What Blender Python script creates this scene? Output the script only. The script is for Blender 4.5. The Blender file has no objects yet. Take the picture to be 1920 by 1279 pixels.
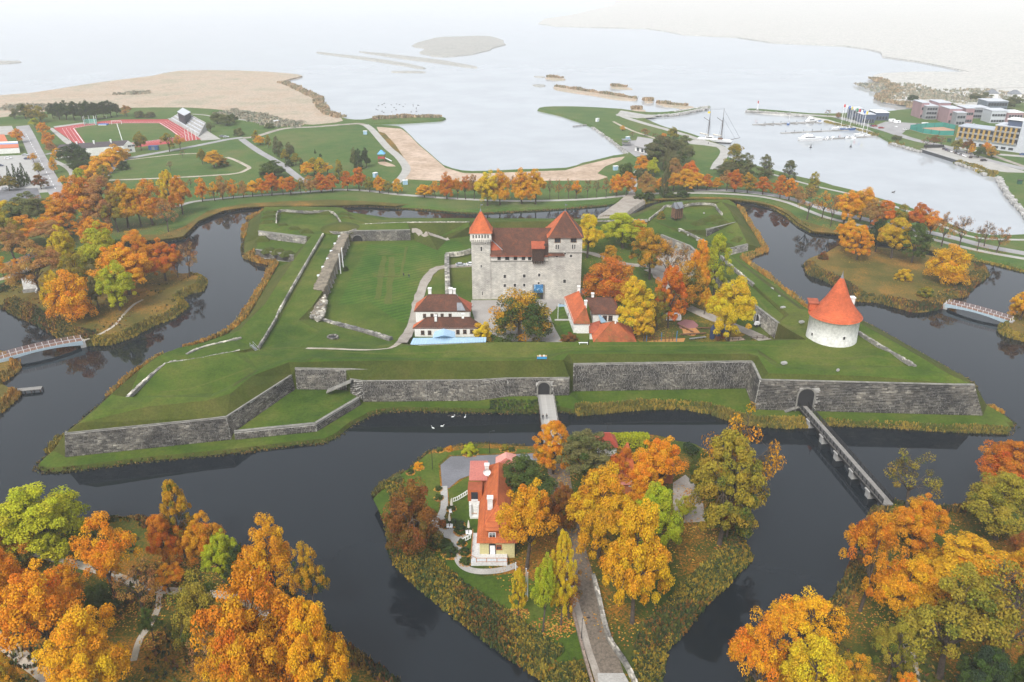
import bpy, math, random
from mathutils import Vector, Matrix
from mathutils.geometry import delaunay_2d_cdt
from mathutils.bvhtree import BVHTree
C=bpy.context; S=C.scene
R=math.radians
# ---------------------------------------------------------------- camera
CH=115.6; TH=R(24.9); FP=1493.0
cam=bpy.data.cameras.new('camera'); co=bpy.data.objects.new('camera',cam); S.collection.objects.link(co)
cam.lens=FP/1920*36; cam.sensor_width=36; cam.clip_end=60000; cam.clip_start=1
co.location=(0,0,CH); co.rotation_euler=(R(90)-TH,0,0); S.camera=co
# ---------------------------------------------------------------- world, sun, exposure
w=bpy.data.worlds.new('World'); S.world=w; w.use_nodes=True
nt=w.node_tree; nt.nodes.clear()
sky=nt.nodes.new('ShaderNodeTexSky'); sky.sky_type='NISHITA'; sky.sun_disc=False
sky.sun_elevation=R(48); sky.sun_rotation=R(205); sky.dust_density=6; sky.ozone_density=1.5
hs=nt.nodes.new('ShaderNodeHueSaturation'); hs.inputs['Saturation'].default_value=.35
mx=nt.nodes.new('ShaderNodeMix'); mx.data_type='RGBA'; mx.inputs[0].default_value=.62; mx.inputs[7].default_value=(6.6,7.1,7.8,1)
bg=nt.nodes.new('ShaderNodeBackground'); bg.inputs[1].default_value=.08
wo=nt.nodes.new('ShaderNodeOutputWorld')
nt.links.new(sky.outputs[0],hs.inputs['Color']); nt.links.new(hs.outputs[0],mx.inputs[6]); nt.links.new(mx.outputs[2],bg.inputs[0]); nt.links.new(bg.outputs[0],wo.inputs[0])
L=bpy.data.lights.new('sun','SUN'); L.energy=1.5; L.angle=R(18); L.color=(1,.97,.92)
so=bpy.data.objects.new('sun',L); S.collection.objects.link(so); so.rotation_euler=(R(42),0,R(-25))
S.view_settings.view_transform='Standard'; S.view_settings.look='None'; S.view_settings.exposure=1.12; S.view_settings.gamma=1
S.view_settings.use_curve_mapping=False
S.cycles.volume_bounces=3; S.cycles.max_bounces=6; S.cycles.use_denoising=True; S.cycles.denoiser='OPENIMAGEDENOISE'
HAZE=.00017; SEAC=(.375,.395,.415)  # SEAC: sea colour paled, distance haze painted into it
# ---------------------------------------------------------------- pixel -> place helpers
def ray(px,py):
    u=(px-960)/FP; v=(py-639.5)/FP
    return Vector((u, math.cos(TH)-v*math.sin(TH), -math.sin(TH)-v*math.cos(TH)))
def P(px,py,z=0.0):
    d=ray(px,py); t=(z-CH)/d.z
    return Vector((d.x*t,d.y*t,z))
def zat(y,py):                     # height at which a point at distance y shows on row py
    d=ray(960,py); return CH+d.z*y/d.y
def xat(y,z,px):
    zc=y*math.cos(TH)+(CH-z)*math.sin(TH); return (px-960)/FP*zc
def depth(p): return p.y*math.cos(TH)+(CH-p.z)*math.sin(TH)
rnd=random.Random(7)
# ---------------------------------------------------------------- materials
MT={}
def newmat(n):
    m=bpy.data.materials.new(n); m.use_nodes=True; MT[n]=m
    return m,m.node_tree,m.node_tree.nodes['Principled BSDF']
def N(nt,t,**k):
    n=nt.nodes.new('ShaderNode'+t)
    for a,b in k.items():
        if isinstance(b,(int,float,str,bool)) and hasattr(n,a): setattr(n,a,b)
        else: n.inputs[a].default_value=b
    return n
def ramp(nt,fac,stops,inter='LINEAR'):
    r=nt.nodes.new('ShaderNodeValToRGB'); r.color_ramp.interpolation=inter
    e=r.color_ramp.elements
    while len(e)<len(stops): e.new(.5)
    for i,(p,c) in enumerate(stops): e[i].position=p; e[i].color=(*c,1) if len(c)==3 else c
    nt.links.new(fac,r.inputs[0]); return r.outputs[0]
def mixc(nt,a,b,f,mode='MIX'):
    m=nt.nodes.new('ShaderNodeMix'); m.data_type='RGBA'; m.blend_type=mode
    for i,s in ((6,a),(7,b),(0,f)):
        if hasattr(s,'links') or hasattr(s,'is_linked'): nt.links.new(s,m.inputs[i])
        else: m.inputs[i].default_value=s if not isinstance(s,tuple) else ((*s,1) if len(s)==3 else s)
    return m.outputs[2]
def noise(nt,scale,detail=4,vec=None,rough=.6):
    n=N(nt,'TexNoise',Scale=scale,Detail=detail,Roughness=rough)
    if vec is None:
        tc=nt.nodes.new('ShaderNodeTexCoord'); vec=tc.outputs['Object']
    nt.links.new(vec,n.inputs['Vector']); return n.outputs['Fac']
def bump(nt,b,h,strength,dist=.1):
    n=N(nt,'Bump',Strength=strength,Distance=dist); nt.links.new(h,n.inputs['Height']); nt.links.new(n.outputs[0],b.inputs['Normal'])
def M(n,c,r=.8,var=.0,scale=.5,c2=None,metal=0,bmp=0,fine=3):
    m,nt,b=newmat(n)
    b.inputs['Roughness'].default_value=r; b.inputs['Metallic'].default_value=metal
    if c2 is None: c2=tuple(x*(1-var) for x in c)
    f=noise(nt,scale,5)
    col=ramp(nt,f,[(.35,c2),(.65,c)])
    f2=noise(nt,fine,3)
    g=ramp(nt,f2,[(.3,(.8,.8,.8)),(.7,(1.12,1.12,1.12))])
    nt.links.new(mixc(nt,col,g,1.0,'MULTIPLY'),b.inputs['Base Color'])
    if bmp: bump(nt,b,f2,bmp,.15)
    return m
def grassmat(n,g1,g2,g3,litter=None,lit=.55,stripes=None,fine=1.3):
    """turf: three greens/browns in patches at two scales, fine mottling, mowing stripes or fallen leaves where the place has them"""
    m,nt,b=newmat(n); b.inputs['Roughness'].default_value=.95; b.inputs['Specular IOR Level'].default_value=.15
    tc=nt.nodes.new('ShaderNodeTexCoord'); v=tc.outputs['Object']
    big=noise(nt,.022,5,v); mid=noise(nt,.11,6,v,.65); fn=noise(nt,fine,5,v,.75)
    c=ramp(nt,big,[(.38,g1),(.5,g2),(.64,g3)])
    c=mixc(nt,c,ramp(nt,mid,[(.34,g1),(.5,g2),(.68,g3)]),.5)
    if stripes:
        w=N(nt,'TexWave',Scale=stripes[0],Distortion=1.5,Detail=2.0); mp=N(nt,'Mapping'); mp.inputs['Rotation'].default_value=(0,0,stripes[1])
        nt.links.new(v,mp.inputs[0]); nt.links.new(mp.outputs[0],w.inputs[0])
        c=mixc(nt,c,ramp(nt,w.outputs['Fac'],[(.3,(.80,.84,.8)),(.7,(1.1,1.1,1.0))]),1.0,'MULTIPLY')
    c=mixc(nt,c,ramp(nt,fn,[(.28,(.6,.62,.6)),(.5,(.95,.95,.95)),(.75,(1.3,1.28,1.2))]),1.0,'MULTIPLY')
    if litter:
        lf=noise(nt,.06,4,v); sp=noise(nt,2.2,3,v,.8)
        a=N(nt,'Math',operation='MULTIPLY'); nt.links.new(lf,a.inputs[0]); nt.links.new(sp,a.inputs[1])
        f=ramp(nt,a.outputs[0],[(lit*.42,(0,0,0)),(lit*.62,(1,1,1))])
        oc=ramp(nt,noise(nt,3.1,2,v),[(.3,litter[0]),(.7,litter[1])])
        c=mixc(nt,c,oc,f)
    nt.links.new(c,b.inputs['Base Color'])
    bump(nt,b,fn,.5,.35)
    return m
def stonemat(n,cols,islands=True,patch=.12):
    """weathered limestone: each block its own tone, dark lichen and pale lime patches across the wall"""
    m,nt,b=newmat(n); b.inputs['Roughness'].default_value=.93
    tc=nt.nodes.new('ShaderNodeTexCoord'); v=tc.outputs['Object']
    if islands:
        ge=nt.nodes.new('ShaderNodeNewGeometry'); rd=ge.outputs['Random Per Island']; pv=ge.outputs['Position']
    else:
        oi=nt.nodes.new('ShaderNodeObjectInfo'); rd=oi.outputs['Random']; ge=nt.nodes.new('ShaderNodeNewGeometry'); pv=ge.outputs['Position']
    c=ramp(nt,rd,[(0,cols[0]),(.4,cols[1]),(.8,cols[2]),(1,cols[3])])
    p1=noise(nt,patch,6,pv,.7); p2=noise(nt,.9,5,pv,.7)
    c=mixc(nt,c,ramp(nt,p1,[(.38,(.45,.45,.48)),(.5,(.95,.93,.9)),(.62,(1.9,1.84,1.72))]),1.0,'MULTIPLY')
    c=mixc(nt,c,ramp(nt,p2,[(.3,(.55,.55,.56)),(.55,(1,1,1)),(.75,(1.5,1.5,1.48))]),1.0,'MULTIPLY')
    nt.links.new(c,b.inputs['Base Color']); return m
def coursed(n,c1,c2,mortar,cw,chh,stain=(.6,.58,.55),rough=.9,zs=1.0,msize=.02,big=.06,patchc=None):
    """masonry or roof tiles too small to tell apart from here: courses along z, joints along x+y"""
    m,nt,b=newmat(n); b.inputs['Roughness'].default_value=rough
    tc=nt.nodes.new('ShaderNodeTexCoord'); v=tc.outputs['Object']
    sx=nt.nodes.new('ShaderNodeSeparateXYZ'); nt.links.new(v,sx.inputs[0])
    ad=N(nt,'Math',operation='ADD'); nt.links.new(sx.outputs[0],ad.inputs[0]); nt.links.new(sx.outputs[1],ad.inputs[1])
    mz=N(nt,'Math',operation='MULTIPLY'); nt.links.new(sx.outputs[2],mz.inputs[0]); mz.inputs[1].default_value=zs
    cb=nt.nodes.new('ShaderNodeCombineXYZ'); nt.links.new(ad.outputs[0],cb.inputs[0]); nt.links.new(mz.outputs[0],cb.inputs[1])
    br=nt.nodes.new('ShaderNodeTexBrick'); nt.links.new(cb.outputs[0],br.inputs['Vector'])
    br.inputs['Scale'].default_value=1; br.inputs['Brick Width'].default_value=cw; br.inputs['Row Height'].default_value=chh; br.inputs['Mortar Size'].default_value=msize
    br.inputs['Color1'].default_value=(*c1,1); br.inputs['Color2'].default_value=(*c2,1); br.inputs['Mortar'].default_value=(*mortar,1)
    c=br.outputs[0]
    st=noise(nt,big,6,v,.7); s2=noise(nt,.55,5,v,.75)
    c=mixc(nt,c,ramp(nt,st,[(.34,stain),(.5,(.96,.96,.96)),(.68,(1.22,1.2,1.16))]),1.0,'MULTIPLY')
    c=mixc(nt,c,ramp(nt,s2,[(.3,(.74,.74,.74)),(.7,(1.18,1.18,1.18))]),1.0,'MULTIPLY')
    if patchc:
        c=mixc(nt,c,patchc,ramp(nt,noise(nt,.35,6,v,.7),[(.52,(0,0,0)),(.66,(.8,.8,.8))]))
    nt.links.new(c,b.inputs['Base Color'])
    bump(nt,b,s2,.3,.1)
    return m
GR=grassmat('turf',(.030,.064,.006),(.062,.102,.010),(.125,.125,.026))
GRL=grassmat('lawn_turf',(.030,.078,.006),(.054,.110,.010),(.130,.130,.030),stripes=(.12,R(58)))
GRS=grassmat('slope_turf',(.036,.052,.008),(.060,.075,.011),(.105,.096,.024),fine=1.7)
GRA=grassmat('autumn_turf',(.060,.062,.012),(.100,.088,.018),(.165,.110,.034),litter=((.24,.10,.02),(.32,.17,.03)),lit=.60)
GRD=grassmat('leafy_turf',(.026,.048,.006),(.050,.072,.010),(.085,.070,.014),litter=((.22,.075,.010),(.34,.15,.014)),lit=.55)
GRM=grassmat('court_turf',(.034,.056,.008),(.058,.075,.011),(.10,.09,.02),litter=((.24,.13,.015),(.32,.19,.02)),lit=.54)
GRP=grassmat('park_turf',(.046,.098,.020),(.072,.122,.026),(.125,.130,.042))
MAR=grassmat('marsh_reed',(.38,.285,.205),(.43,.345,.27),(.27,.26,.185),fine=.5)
MARP=grassmat('hazed_marsh',(.46,.445,.42),(.49,.475,.45),(.42,.42,.39),fine=.25)  # paled and greyed: the fading by distance haze is in this colour
MARI=grassmat('hazed_island_reed',(.33,.32,.30),(.36,.35,.325),(.30,.30,.28),fine=.25)  # pale grey of the distance haze painted into the reed colour
SAND=M('sand',(.50,.38,.29),.95,c2=(.36,.26,.18),scale=.05,fine=.4)
GRAV=M('gravel',(.36,.32,.275),.95,c2=(.25,.215,.18),scale=.25,bmp=.3)
DIRT=M('dirt_path',(.46,.40,.33),.95,c2=(.30,.26,.19),scale=.3)
ASPH=M('asphalt',(.17,.17,.185),.9,c2=(.13,.13,.14),scale=.15,bmp=.2)
ROADM=M('road_surface',(.33,.32,.32),.9,c2=(.26,.25,.25),scale=.1)
PALE=M('pale_paving',(.40,.385,.355),.9,c2=(.32,.305,.28),scale=.2)
COBB=M('cobbles',(.20,.16,.12),.9,c2=(.10,.08,.06),scale=1.6,bmp=.8,fine=5)
LIME=[(.05,.046,.041),(.08,.074,.065),(.115,.107,.094),(.21,.20,.175)]
STO=stonemat('rampart_stone',LIME); STOP=stonemat('rampart_block',LIME,False)
STW=stonemat('pale_rubble',[(.16,.15,.135),(.26,.25,.225),(.34,.325,.29),(.46,.44,.40)])
MORT=M('lime_mortar',(.52,.50,.46),.95,c2=(.22,.21,.195),scale=.35,bmp=.4)
COPE=M('coping_stone',(.27,.255,.225),.9,c2=(.15,.145,.13),scale=.6)
CASW=coursed('castle_limestone',(.58,.55,.49),(.46,.435,.385),(.30,.285,.26),1.1,.42,stain=(.66,.655,.67),msize=.04,big=.075)
CASP=coursed('castle_plaster',(.66,.63,.57),(.60,.57,.52),(.56,.53,.48),1.1,.4,stain=(.8,.79,.78))
TILD=coursed('old_roof_tile',(.125,.046,.025),(.082,.034,.021),(.055,.026,.018),.4,.30,stain=(.68,.66,.66),zs=1.3,big=.12,patchc=(.165,.052,.023))
TILO=coursed('new_roof_tile',(.52,.125,.038),(.44,.10,.033),(.33,.075,.028),.4,.30,stain=(.85,.83,.8),zs=1.3,big=.2)
TILM=coursed('mossy_roof_tile',(.34,.085,.022),(.26,.065,.02),(.16,.05,.02),.4,.3,stain=(.62,.66,.5),zs=1.3,big=.3,patchc=(.14,.095,.02))
TILR=coursed('red_roof_tile',(.40,.095,.04),(.32,.075,.035),(.22,.05,.03),.4,.3,stain=(.8,.78,.75),zs=1.3,big=.2)
TILS=coursed('scale_tile',(.56,.12,.04),(.48,.095,.032),(.34,.07,.028),.35,.38,stain=(.82,.8,.78),zs=1.1,big=.2)
WHT=M('lime_wash',(.80,.79,.76),.9,c2=(.72,.71,.68),scale=.25)
WHTS=M('weathered_lime_wash',(.80,.79,.76),.9,c2=(.68,.67,.64),scale=.30,fine=1.2)
WHP=M('white_paint',(.8,.8,.8),.5)
DARK=M('opening_shade',(.02,.02,.022),.6)  # near-black surfaces painted in for the shade inside openings
GLS=M('window_glass',(.03,.035,.045),.12)
WOOD=M('dark_timber',(.07,.035,.022),.85,c2=(.035,.018,.014),scale=1.5)
WODB=M('brown_timber',(.20,.10,.05),.85,c2=(.12,.06,.03),scale=1)
WODG=M('grey_timber',(.28,.265,.245),.9,c2=(.20,.19,.175),scale=.8)
WODP=M('pale_timber',(.42,.40,.37),.9,c2=(.33,.315,.29),scale=.7)
CONC=M('concrete',(.42,.41,.39),.9,c2=(.32,.31,.3),scale=.4)
IRON=M('black_iron',(.02,.02,.022),.6)
STEEL=M('galvanised_steel',(.42,.43,.45),.45,metal=.6)
BLUR=M('pale_blue_sheet',(.36,.52,.66),.55,c2=(.31,.47,.62),scale=.3)
GLSB=M('blue_skylight',(.30,.46,.58),.35)
ZINC=M('grey_zinc',(.20,.21,.23),.5,c2=(.14,.15,.165),scale=.4)
BARK=M('bark',(.10,.075,.055),.95,c2=(.05,.038,.03),scale=1.5,bmp=.5)
BARKP=M('pale_bark',(.42,.40,.36),.9,c2=(.22,.2,.17),scale=1.5)
TRK=M('red_track',(.40,.05,.05),.9,c2=(.34,.045,.045),scale=.05)
# ---------------------------------------------------------------- object helpers
def setp(o,label=None,cat=None,group=None,kind=None):
    if label: o['label']=label
    if cat: o['category']=cat
    if group: o['group']=group
    if kind: o['kind']=kind
    return o
def link(o,parent=None):
    S.collection.objects.link(o)
    if parent is not None: o.parent=parent
    return o
def thing(name,label,cat,loc=(0,0,0),rz=0,group=None):
    o=bpy.data.objects.new(name,None); o.empty_display_size=.5; o.location=loc; o.rotation_euler=(0,0,rz); link(o)
    return setp(o,label,cat,group)
class MB:
    """collects solids, then links them as one mesh object"""
    def __init__(s): s.v=[]; s.f=[]; s.mi=[]; s.cur=0; s.col=None
    def quad(s,a,b,c,d):
        n=len(s.v); s.v+=[tuple(a),tuple(b),tuple(c),tuple(d)]; s.f.append((n,n+1,n+2,n+3)); s.mi.append(s.cur)
    def tri(s,a,b,c):
        n=len(s.v); s.v+=[tuple(a),tuple(b),tuple(c)]; s.f.append((n,n+1,n+2)); s.mi.append(s.cur)
    def box(s,cx,cy,z0,sx,sy,h,rz=0):
        c,sn=math.cos(rz),math.sin(rz); n=len(s.v)
        for z in (z0,z0+h):
            for dx,dy in ((-.5,-.5),(.5,-.5),(.5,.5),(-.5,.5)):
                x=dx*sx; y=dy*sy; s.v.append((cx+x*c-y*sn,cy+x*sn+y*c,z))
        for q in ((3,2,1,0),(4,5,6,7),(0,1,5,4),(1,2,6,5),(2,3,7,6),(3,0,4,7)): s.f.append(tuple(n+i for i in q)); s.mi.append(s.cur)
        return s
    def prism(s,poly,z0,z1,top=True):
        n=len(s.v); k=len(poly)
        for z in (z0,z1):
            for p in poly: s.v.append((p[0],p[1],z if not callable(z) else z(p)))
        for i in range(k): j=(i+1)%k; s.f.append((n+i,n+j,n+k+j,n+k+i)); s.mi.append(s.cur)
        if top: s.f.append(tuple(n+k+i for i in range(k))); s.mi.append(s.cur)
        s.f.append(tuple(n+k-1-i for i in range(k))); s.mi.append(s.cur)
        return s
    def hexa(s,b,t):
        n=len(s.v); s.v+=[tuple(p) for p in b]+[tuple(p) for p in t]
        for q in ((3,2,1,0),(4,5,6,7),(0,1,5,4),(1,2,6,5),(2,3,7,6),(3,0,4,7)): s.f.append(tuple(n+i for i in q)); s.mi.append(s.cur)
        return s
    def tube(s,a,b,r0,r1=None,n=6,cap=True):
        a=Vector(a); b=Vector(b); r1=r0 if r1 is None else r1
        d=(b-a); 
        if d.length<1e-6: return s
        d=d.normalized(); u=d.orthogonal().normalized(); w=d.cross(u); k=len(s.v)
        for p,r in ((a,r0),(b,r1)):
            for i in range(n):
                t=2*math.pi*i/n; q=p+u*(r*math.cos(t))+w*(r*math.sin(t)); s.v.append(tuple(q))
        for i in range(n): j=(i+1)%n; s.f.append((k+i,k+j,k+n+j,k+n+i)); s.mi.append(s.cur)
        if cap: s.f.append(tuple(k+n+i for i in range(n))); s.mi.append(s.cur); s.f.append(tuple(k+n-1-i for i in range(n))); s.mi.append(s.cur)
        return s
    def lathe(s,prof,n=24,c=(0,0)):
        k=len(s.v)
        for r,z in prof:
            for i in range(n): t=2*math.pi*i/n; s.v.append((c[0]+r*math.cos(t),c[1]+r*math.sin(t),z))
        for a in range(len(prof)-1):
            for i in range(n):
                j=(i+1)%n; s.f.append((k+a*n+i,k+a*n+j,k+(a+1)*n+j,k+(a+1)*n+i)); s.mi.append(s.cur)
        return s
    def build(s,name,m,parent=None,kind=None,smooth=False,label=None):
        me=bpy.data.meshes.new(name); me.from_pydata(s.v,[],s.f)
        for x in (m if isinstance(m,(list,tuple)) else [m]): me.materials.append(x)
        if any(s.mi): me.polygons.foreach_set('material_index',s.mi)
        if smooth: me.polygons.foreach_set('use_smooth',[True]*len(s.f))
        if s.col:
            a=me.color_attributes.new('tint','FLOAT_COLOR','POINT'); a.data.foreach_set('color',[x for c in s.col for x in c])
        me.update()
        o=bpy.data.objects.new(name,me); link(o,parent)
        if kind: o['kind']=kind
        if label: o['label']=label
        return o
def clone(o,parent=None):
    c=o.copy(); S.collection.objects.link(c)
    if parent is not None: c.parent=parent
    for ch in list(o.children): clone(ch,c)
    return c
def relabel(o,label): o['label']=label; return o
# ---------------------------------------------------------------- terrain helpers
GROUND=[]            # (verts, faces) of everything one can stand on, for finding the ground under a pixel
def catmull(pts,step=3,closed=False):
    n=len(pts); out=[]
    rng=range(n if closed else n-1)
    for i in rng:
        p0=pts[(i-1)%n] if closed or i>0 else pts[0]; p1=pts[i]; p2=pts[(i+1)%n]; p3=pts[(i+2)%n] if closed or i<n-2 else pts[-1]
        for k in range(step):
            t=k/step
            out.append(tuple(.5*((2*b)+(c-a)*t+(2*a-5*b+4*c-d)*t*t+(3*b-a-3*c+d)*t**3) for a,b,c,d in zip(p0,p1,p2,p3)))
    if not closed: out.append(tuple(pts[-1]))
    return out
def area(p): return .5*sum(p[i][0]*p[(i+1)%len(p)][1]-p[(i+1)%len(p)][0]*p[i][1] for i in range(len(p)))
def inset(poly,d):
    n=len(poly); sg=1 if area(poly)>0 else -1; out=[]
    for i in range(n):
        a=Vector(poly[i-1][:2]); b=Vector(poly[i][:2]); c=Vector(poly[(i+1)%n][:2])
        e1=(b-a); e2=(c-b)
        if e1.length<1e-6: e1=e2.copy()
        if e2.length<1e-6: e2=e1.copy()
        e1.normalize(); e2.normalize()
        n1=Vector((-e1.y,e1.x))*sg; n2=Vector((-e2.y,e2.x))*sg
        m=n1+n2
        if m.length<.3: m=n1
        else: m=m/max(.5,m.dot(n1)) 
        out.append((b.x+m.x*d,b.y+m.y*d))
    return out
def cdt_fill(verts2,edges,zs):
    v,e,f,ov,oe,of=delaunay_2d_cdt([Vector(p) for p in verts2],edges,[],1,1e-4)
    out=[]
    for i,p in enumerate(v):
        if ov[i]: z=zs[ov[i][0]]
        else:
            z=None
            for a,b in edges:
                A=Vector(verts2[a]); B=Vector(verts2[b]); d=B-A; L2=d.length_squared
                if L2<1e-9: continue
                t=(p-A).dot(d)/L2
                if -.001<t<1.001 and (A+d*t-p).length<.01: z=zs[a]*(1-t)+zs[b]*t; break
            if z is None: z=zs[0]
        out.append((p.x,p.y,z))
    return out,[tuple(q) for q in f]
def world(pts,z=0): return [P(a,b,z)[:] for a,b in pts]
def land(name,pts,z,m,bank=1.6,step=3,jit=.25,kind='structure',parent=None,far=None):
    """a piece of ground standing out of the water: traced shoreline, sloping bank, flat top"""
    w=[(p[0],p[1]) for p in world(pts)]
    if step>1: w=[(x+rnd.uniform(-jit,jit),y+rnd.uniform(-jit,jit)) for x,y in catmull(w,step,True)]
    ins=inset(w,bank); n=len(w)
    vs,fs=cdt_fill(ins,[(i,(i+1)%n) for i in range(n)],[z]*n)
    mb=MB(); mb.v=list(vs); mb.f=[f for f in fs]; mb.mi=[0]*len(fs)
    for i in range(n):
        j=(i+1)%n; a=(*w[i],-.6); b=(*w[j],-.6)
        c=(*ins[j],z); d=(*ins[i],z)
        mb.quad(a,b,c,d) if area(w)>0 else mb.quad(b,a,d,c)
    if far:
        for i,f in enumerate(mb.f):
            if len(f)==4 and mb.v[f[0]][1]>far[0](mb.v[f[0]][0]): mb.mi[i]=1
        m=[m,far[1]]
    GROUND.append((mb.v,mb.f))
    return mb.build(name,m,parent,kind)
def sheet(name,pts,z,m,step=1,h=.0,kind='structure',parent=None,wpts=None,add=True):
    """a flat sheet lying z above zero (paving, court, beach)"""
    w=[(p[0],p[1]) for p in (wpts or world(pts,z))]
    if step>1: w=catmull(w,step,True)
    n=len(w); vs,fs=cdt_fill(w,[(i,(i+1)%n) for i in range(n)],[z]*n)
    mb=MB(); mb.v=list(vs); mb.f=fs; mb.mi=[0]*len(fs)
    for i in range(n):
        j=(i+1)%n; mb.quad((*w[i],z-.4),(*w[j],z-.4),(*w[j],z),(*w[i],z))
    if add: GROUND.append((mb.v,mb.f))
    return mb.build(name,m,parent,kind)
def ribbon(name,pts,width,m,z=None,step=4,lift=.05,kind='structure',jit=0,parent=None):
    """a path laid on the ground: pts are (px,py) or (px,py,z) down its middle"""
    c=[P(p[0],p[1],p[2] if len(p)>2 else z)[:] for p in pts]
    c=[Vector(p) for p in catmull(c,step)]
    mb=MB(); L=[];Rr=[]
    for i,p in enumerate(c):
        d=(c[min(i+1,len(c)-1)]-c[max(i-1,0)]); d.z=0; d.normalize(); nn=Vector((-d.y,d.x,0))
        wl=width/2*(1+rnd.uniform(-jit,jit)); wr=width/2*(1+rnd.uniform(-jit,jit))
        L.append(p+nn*wl+Vector((0,0,lift))); Rr.append(p-nn*wr+Vector((0,0,lift)))
    for i in range(len(c)-1):
        mb.quad(Rr[i],Rr[i+1],L[i+1],L[i])
        dz=Vector((0,0,-.25))
        mb.quad(Rr[i]+dz,Rr[i+1]+dz,Rr[i+1],Rr[i]); mb.quad(L[i+1]+dz,L[i]+dz,L[i],L[i+1])
    return mb.build(name,m,parent,kind)
_bvh=None
def gbvh():
    global _bvh
    if _bvh is None:
        V=[];F=[]
        for v,f in GROUND:
            n=len(V); V+=[tuple(p) for p in v]; F+=[tuple(n+i for i in q) for q in f]
        _bvh=BVHTree.FromPolygons(V,F)
    return _bvh
def G(px,py):
    """the ground point seen at a pixel (the water if no land is there)"""
    h=gbvh().ray_cast(Vector((0,0,CH)),ray(px,py))
    if h[0] is None: return P(px,py,0)
    return h[0]
def gz(x,y,z0=200):
    h=gbvh().ray_cast(Vector((x,y,z0)),Vector((0,0,-1))); return 0.0 if h[0] is None else h[0].z
# ================================================================ SETTING: water, haze, land
SPLIT=[(-1500,460),(0,405),(350,385),(600,372),(1000,374),(1300,362),(1450,357),(1530,388),(1620,412),(1760,446),(1885,470),(2800,560)]
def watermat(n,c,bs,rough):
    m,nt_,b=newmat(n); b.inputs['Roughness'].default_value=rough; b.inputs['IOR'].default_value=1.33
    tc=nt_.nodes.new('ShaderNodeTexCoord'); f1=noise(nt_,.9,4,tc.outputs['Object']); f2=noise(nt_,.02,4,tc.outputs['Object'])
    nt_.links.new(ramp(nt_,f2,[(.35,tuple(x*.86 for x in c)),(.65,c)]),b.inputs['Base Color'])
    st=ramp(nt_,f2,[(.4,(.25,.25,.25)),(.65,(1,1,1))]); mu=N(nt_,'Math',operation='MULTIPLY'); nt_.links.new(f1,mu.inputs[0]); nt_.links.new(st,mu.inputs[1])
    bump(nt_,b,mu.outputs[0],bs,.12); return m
_sp=[P(x,y,0) for x,y in SPLIT]
mb=MB(); mb.v=[(-7000,-250,0),(7000,-250,0)]+[tuple(p) for p in reversed(_sp)]; mb.v[2]=(7000,_sp[-1].y,0); mb.v[-1]=(-7000,_sp[0].y,0); mb.f=[tuple(range(len(mb.v)))]; mb.mi=[0]
mb.build('moat_water',watermat('moat_water',(.009,.013,.017),.045,.015),kind='structure')
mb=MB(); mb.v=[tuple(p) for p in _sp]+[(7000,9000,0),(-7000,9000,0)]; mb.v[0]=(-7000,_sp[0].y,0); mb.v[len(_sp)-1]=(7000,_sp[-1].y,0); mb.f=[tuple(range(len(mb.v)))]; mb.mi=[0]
mb.build('sea_water',watermat('hazed_sea_water',SEAC,.06,.08),kind='structure')  # pale diffuse colour carries the brightness of the far haze
mb=MB(); 
hm=bpy.data.materials.new('haze_air'); hm.use_nodes=True; hm.node_tree.nodes.clear()
o_=hm.node_tree.nodes.new('ShaderNodeOutputMaterial'); pv=hm.node_tree.nodes.new('ShaderNodeVolumePrincipled')
pv.inputs['Density'].default_value=HAZE; pv.inputs['Color'].default_value=(1,1,1,1); pv.inputs['Anisotropy'].default_value=0
hm.node_tree.links.new(pv.outputs[0],o_.inputs['Volume'])
mb.box(0,4350,-1.7,14200,9400,118.5); hz=mb.build('haze',hm,kind='stuff')

MAIN=[(-400,560),(0,545),(40,522),(90,492),(150,472),(225,456),(302,452),(343,447),(370,417),(403,400),(420,396),(461,390),(502,388),(620,388),(686,386),(751,390),(817,395),(883,400),(942,398),(1060,391.6),(1137,385),(1164,379),(1176,373),(1192,373),(1208,381),(1240,375.5),(1297,374),(1363,374.5),(1414,380),(1448,388),(1475,403),(1495,420),(1522,435),(1559,438.6),(1620,448),(1700,462),(1780,479),(1814,486),(1851,492),(1885,498),(1920,509),(2200,560),(2200,440),(1890,445),(1851,444),(1816,438),(1760,414),(1697,390),(1631,370),(1602,361),(1565,352),(1533,342.5),(1495,334),(1447,321),(1400,309),(1362,296),(1363,279),(1328,265.5),(1307,257),(1276,247.5),(1254,242.5),(1231,234),(1207,223),(1203,219.5),(1236,219.5),(1271,216),(1331,204),(1326,200.7),(1297,205.6),(1264,210.5),(1236,213),(1198,212),(1166,207),(1100,203),(1060,202),(1020,203),(1006,208),(1037,215),(1070,225),(1110,240),(1144,264),(1164,279),(1176,290),(1149,295),(1116,303),(1090,309),(1060,318),(976,321),(909,324),(868,323),(835,313),(811,292),(784,269),(764,249),(751,240),(714,237),(703,234.5),(732,233.7),(829,228),(828,221),(778,219.7),(700,224),(681,227),(654,226),(631,218),(614,215),(604,203),(598,195),(600,188),(571,175),(544,161),(531,156),(548,149.6),(568,144.5),(538,139.5),(450,134.5),(336,135),(286,144.5),(202,154.6),(134,165),(84,173),(0,181.5),(-400,205)]
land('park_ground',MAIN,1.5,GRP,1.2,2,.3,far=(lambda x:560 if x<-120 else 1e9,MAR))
_i=MAIN.index((654,226)); _mw=[(p[0],p[1]) for p in world([(-390,250),(0,224),(90,212),(220,206),(350,205),(420,210),(480,214),(560,236),(610,235.5),(645,230)]+MAIN[_i+1:])]
sheet('marsh',None,1.56,MAR,wpts=inset(_mw,.7),step=2)
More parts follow.
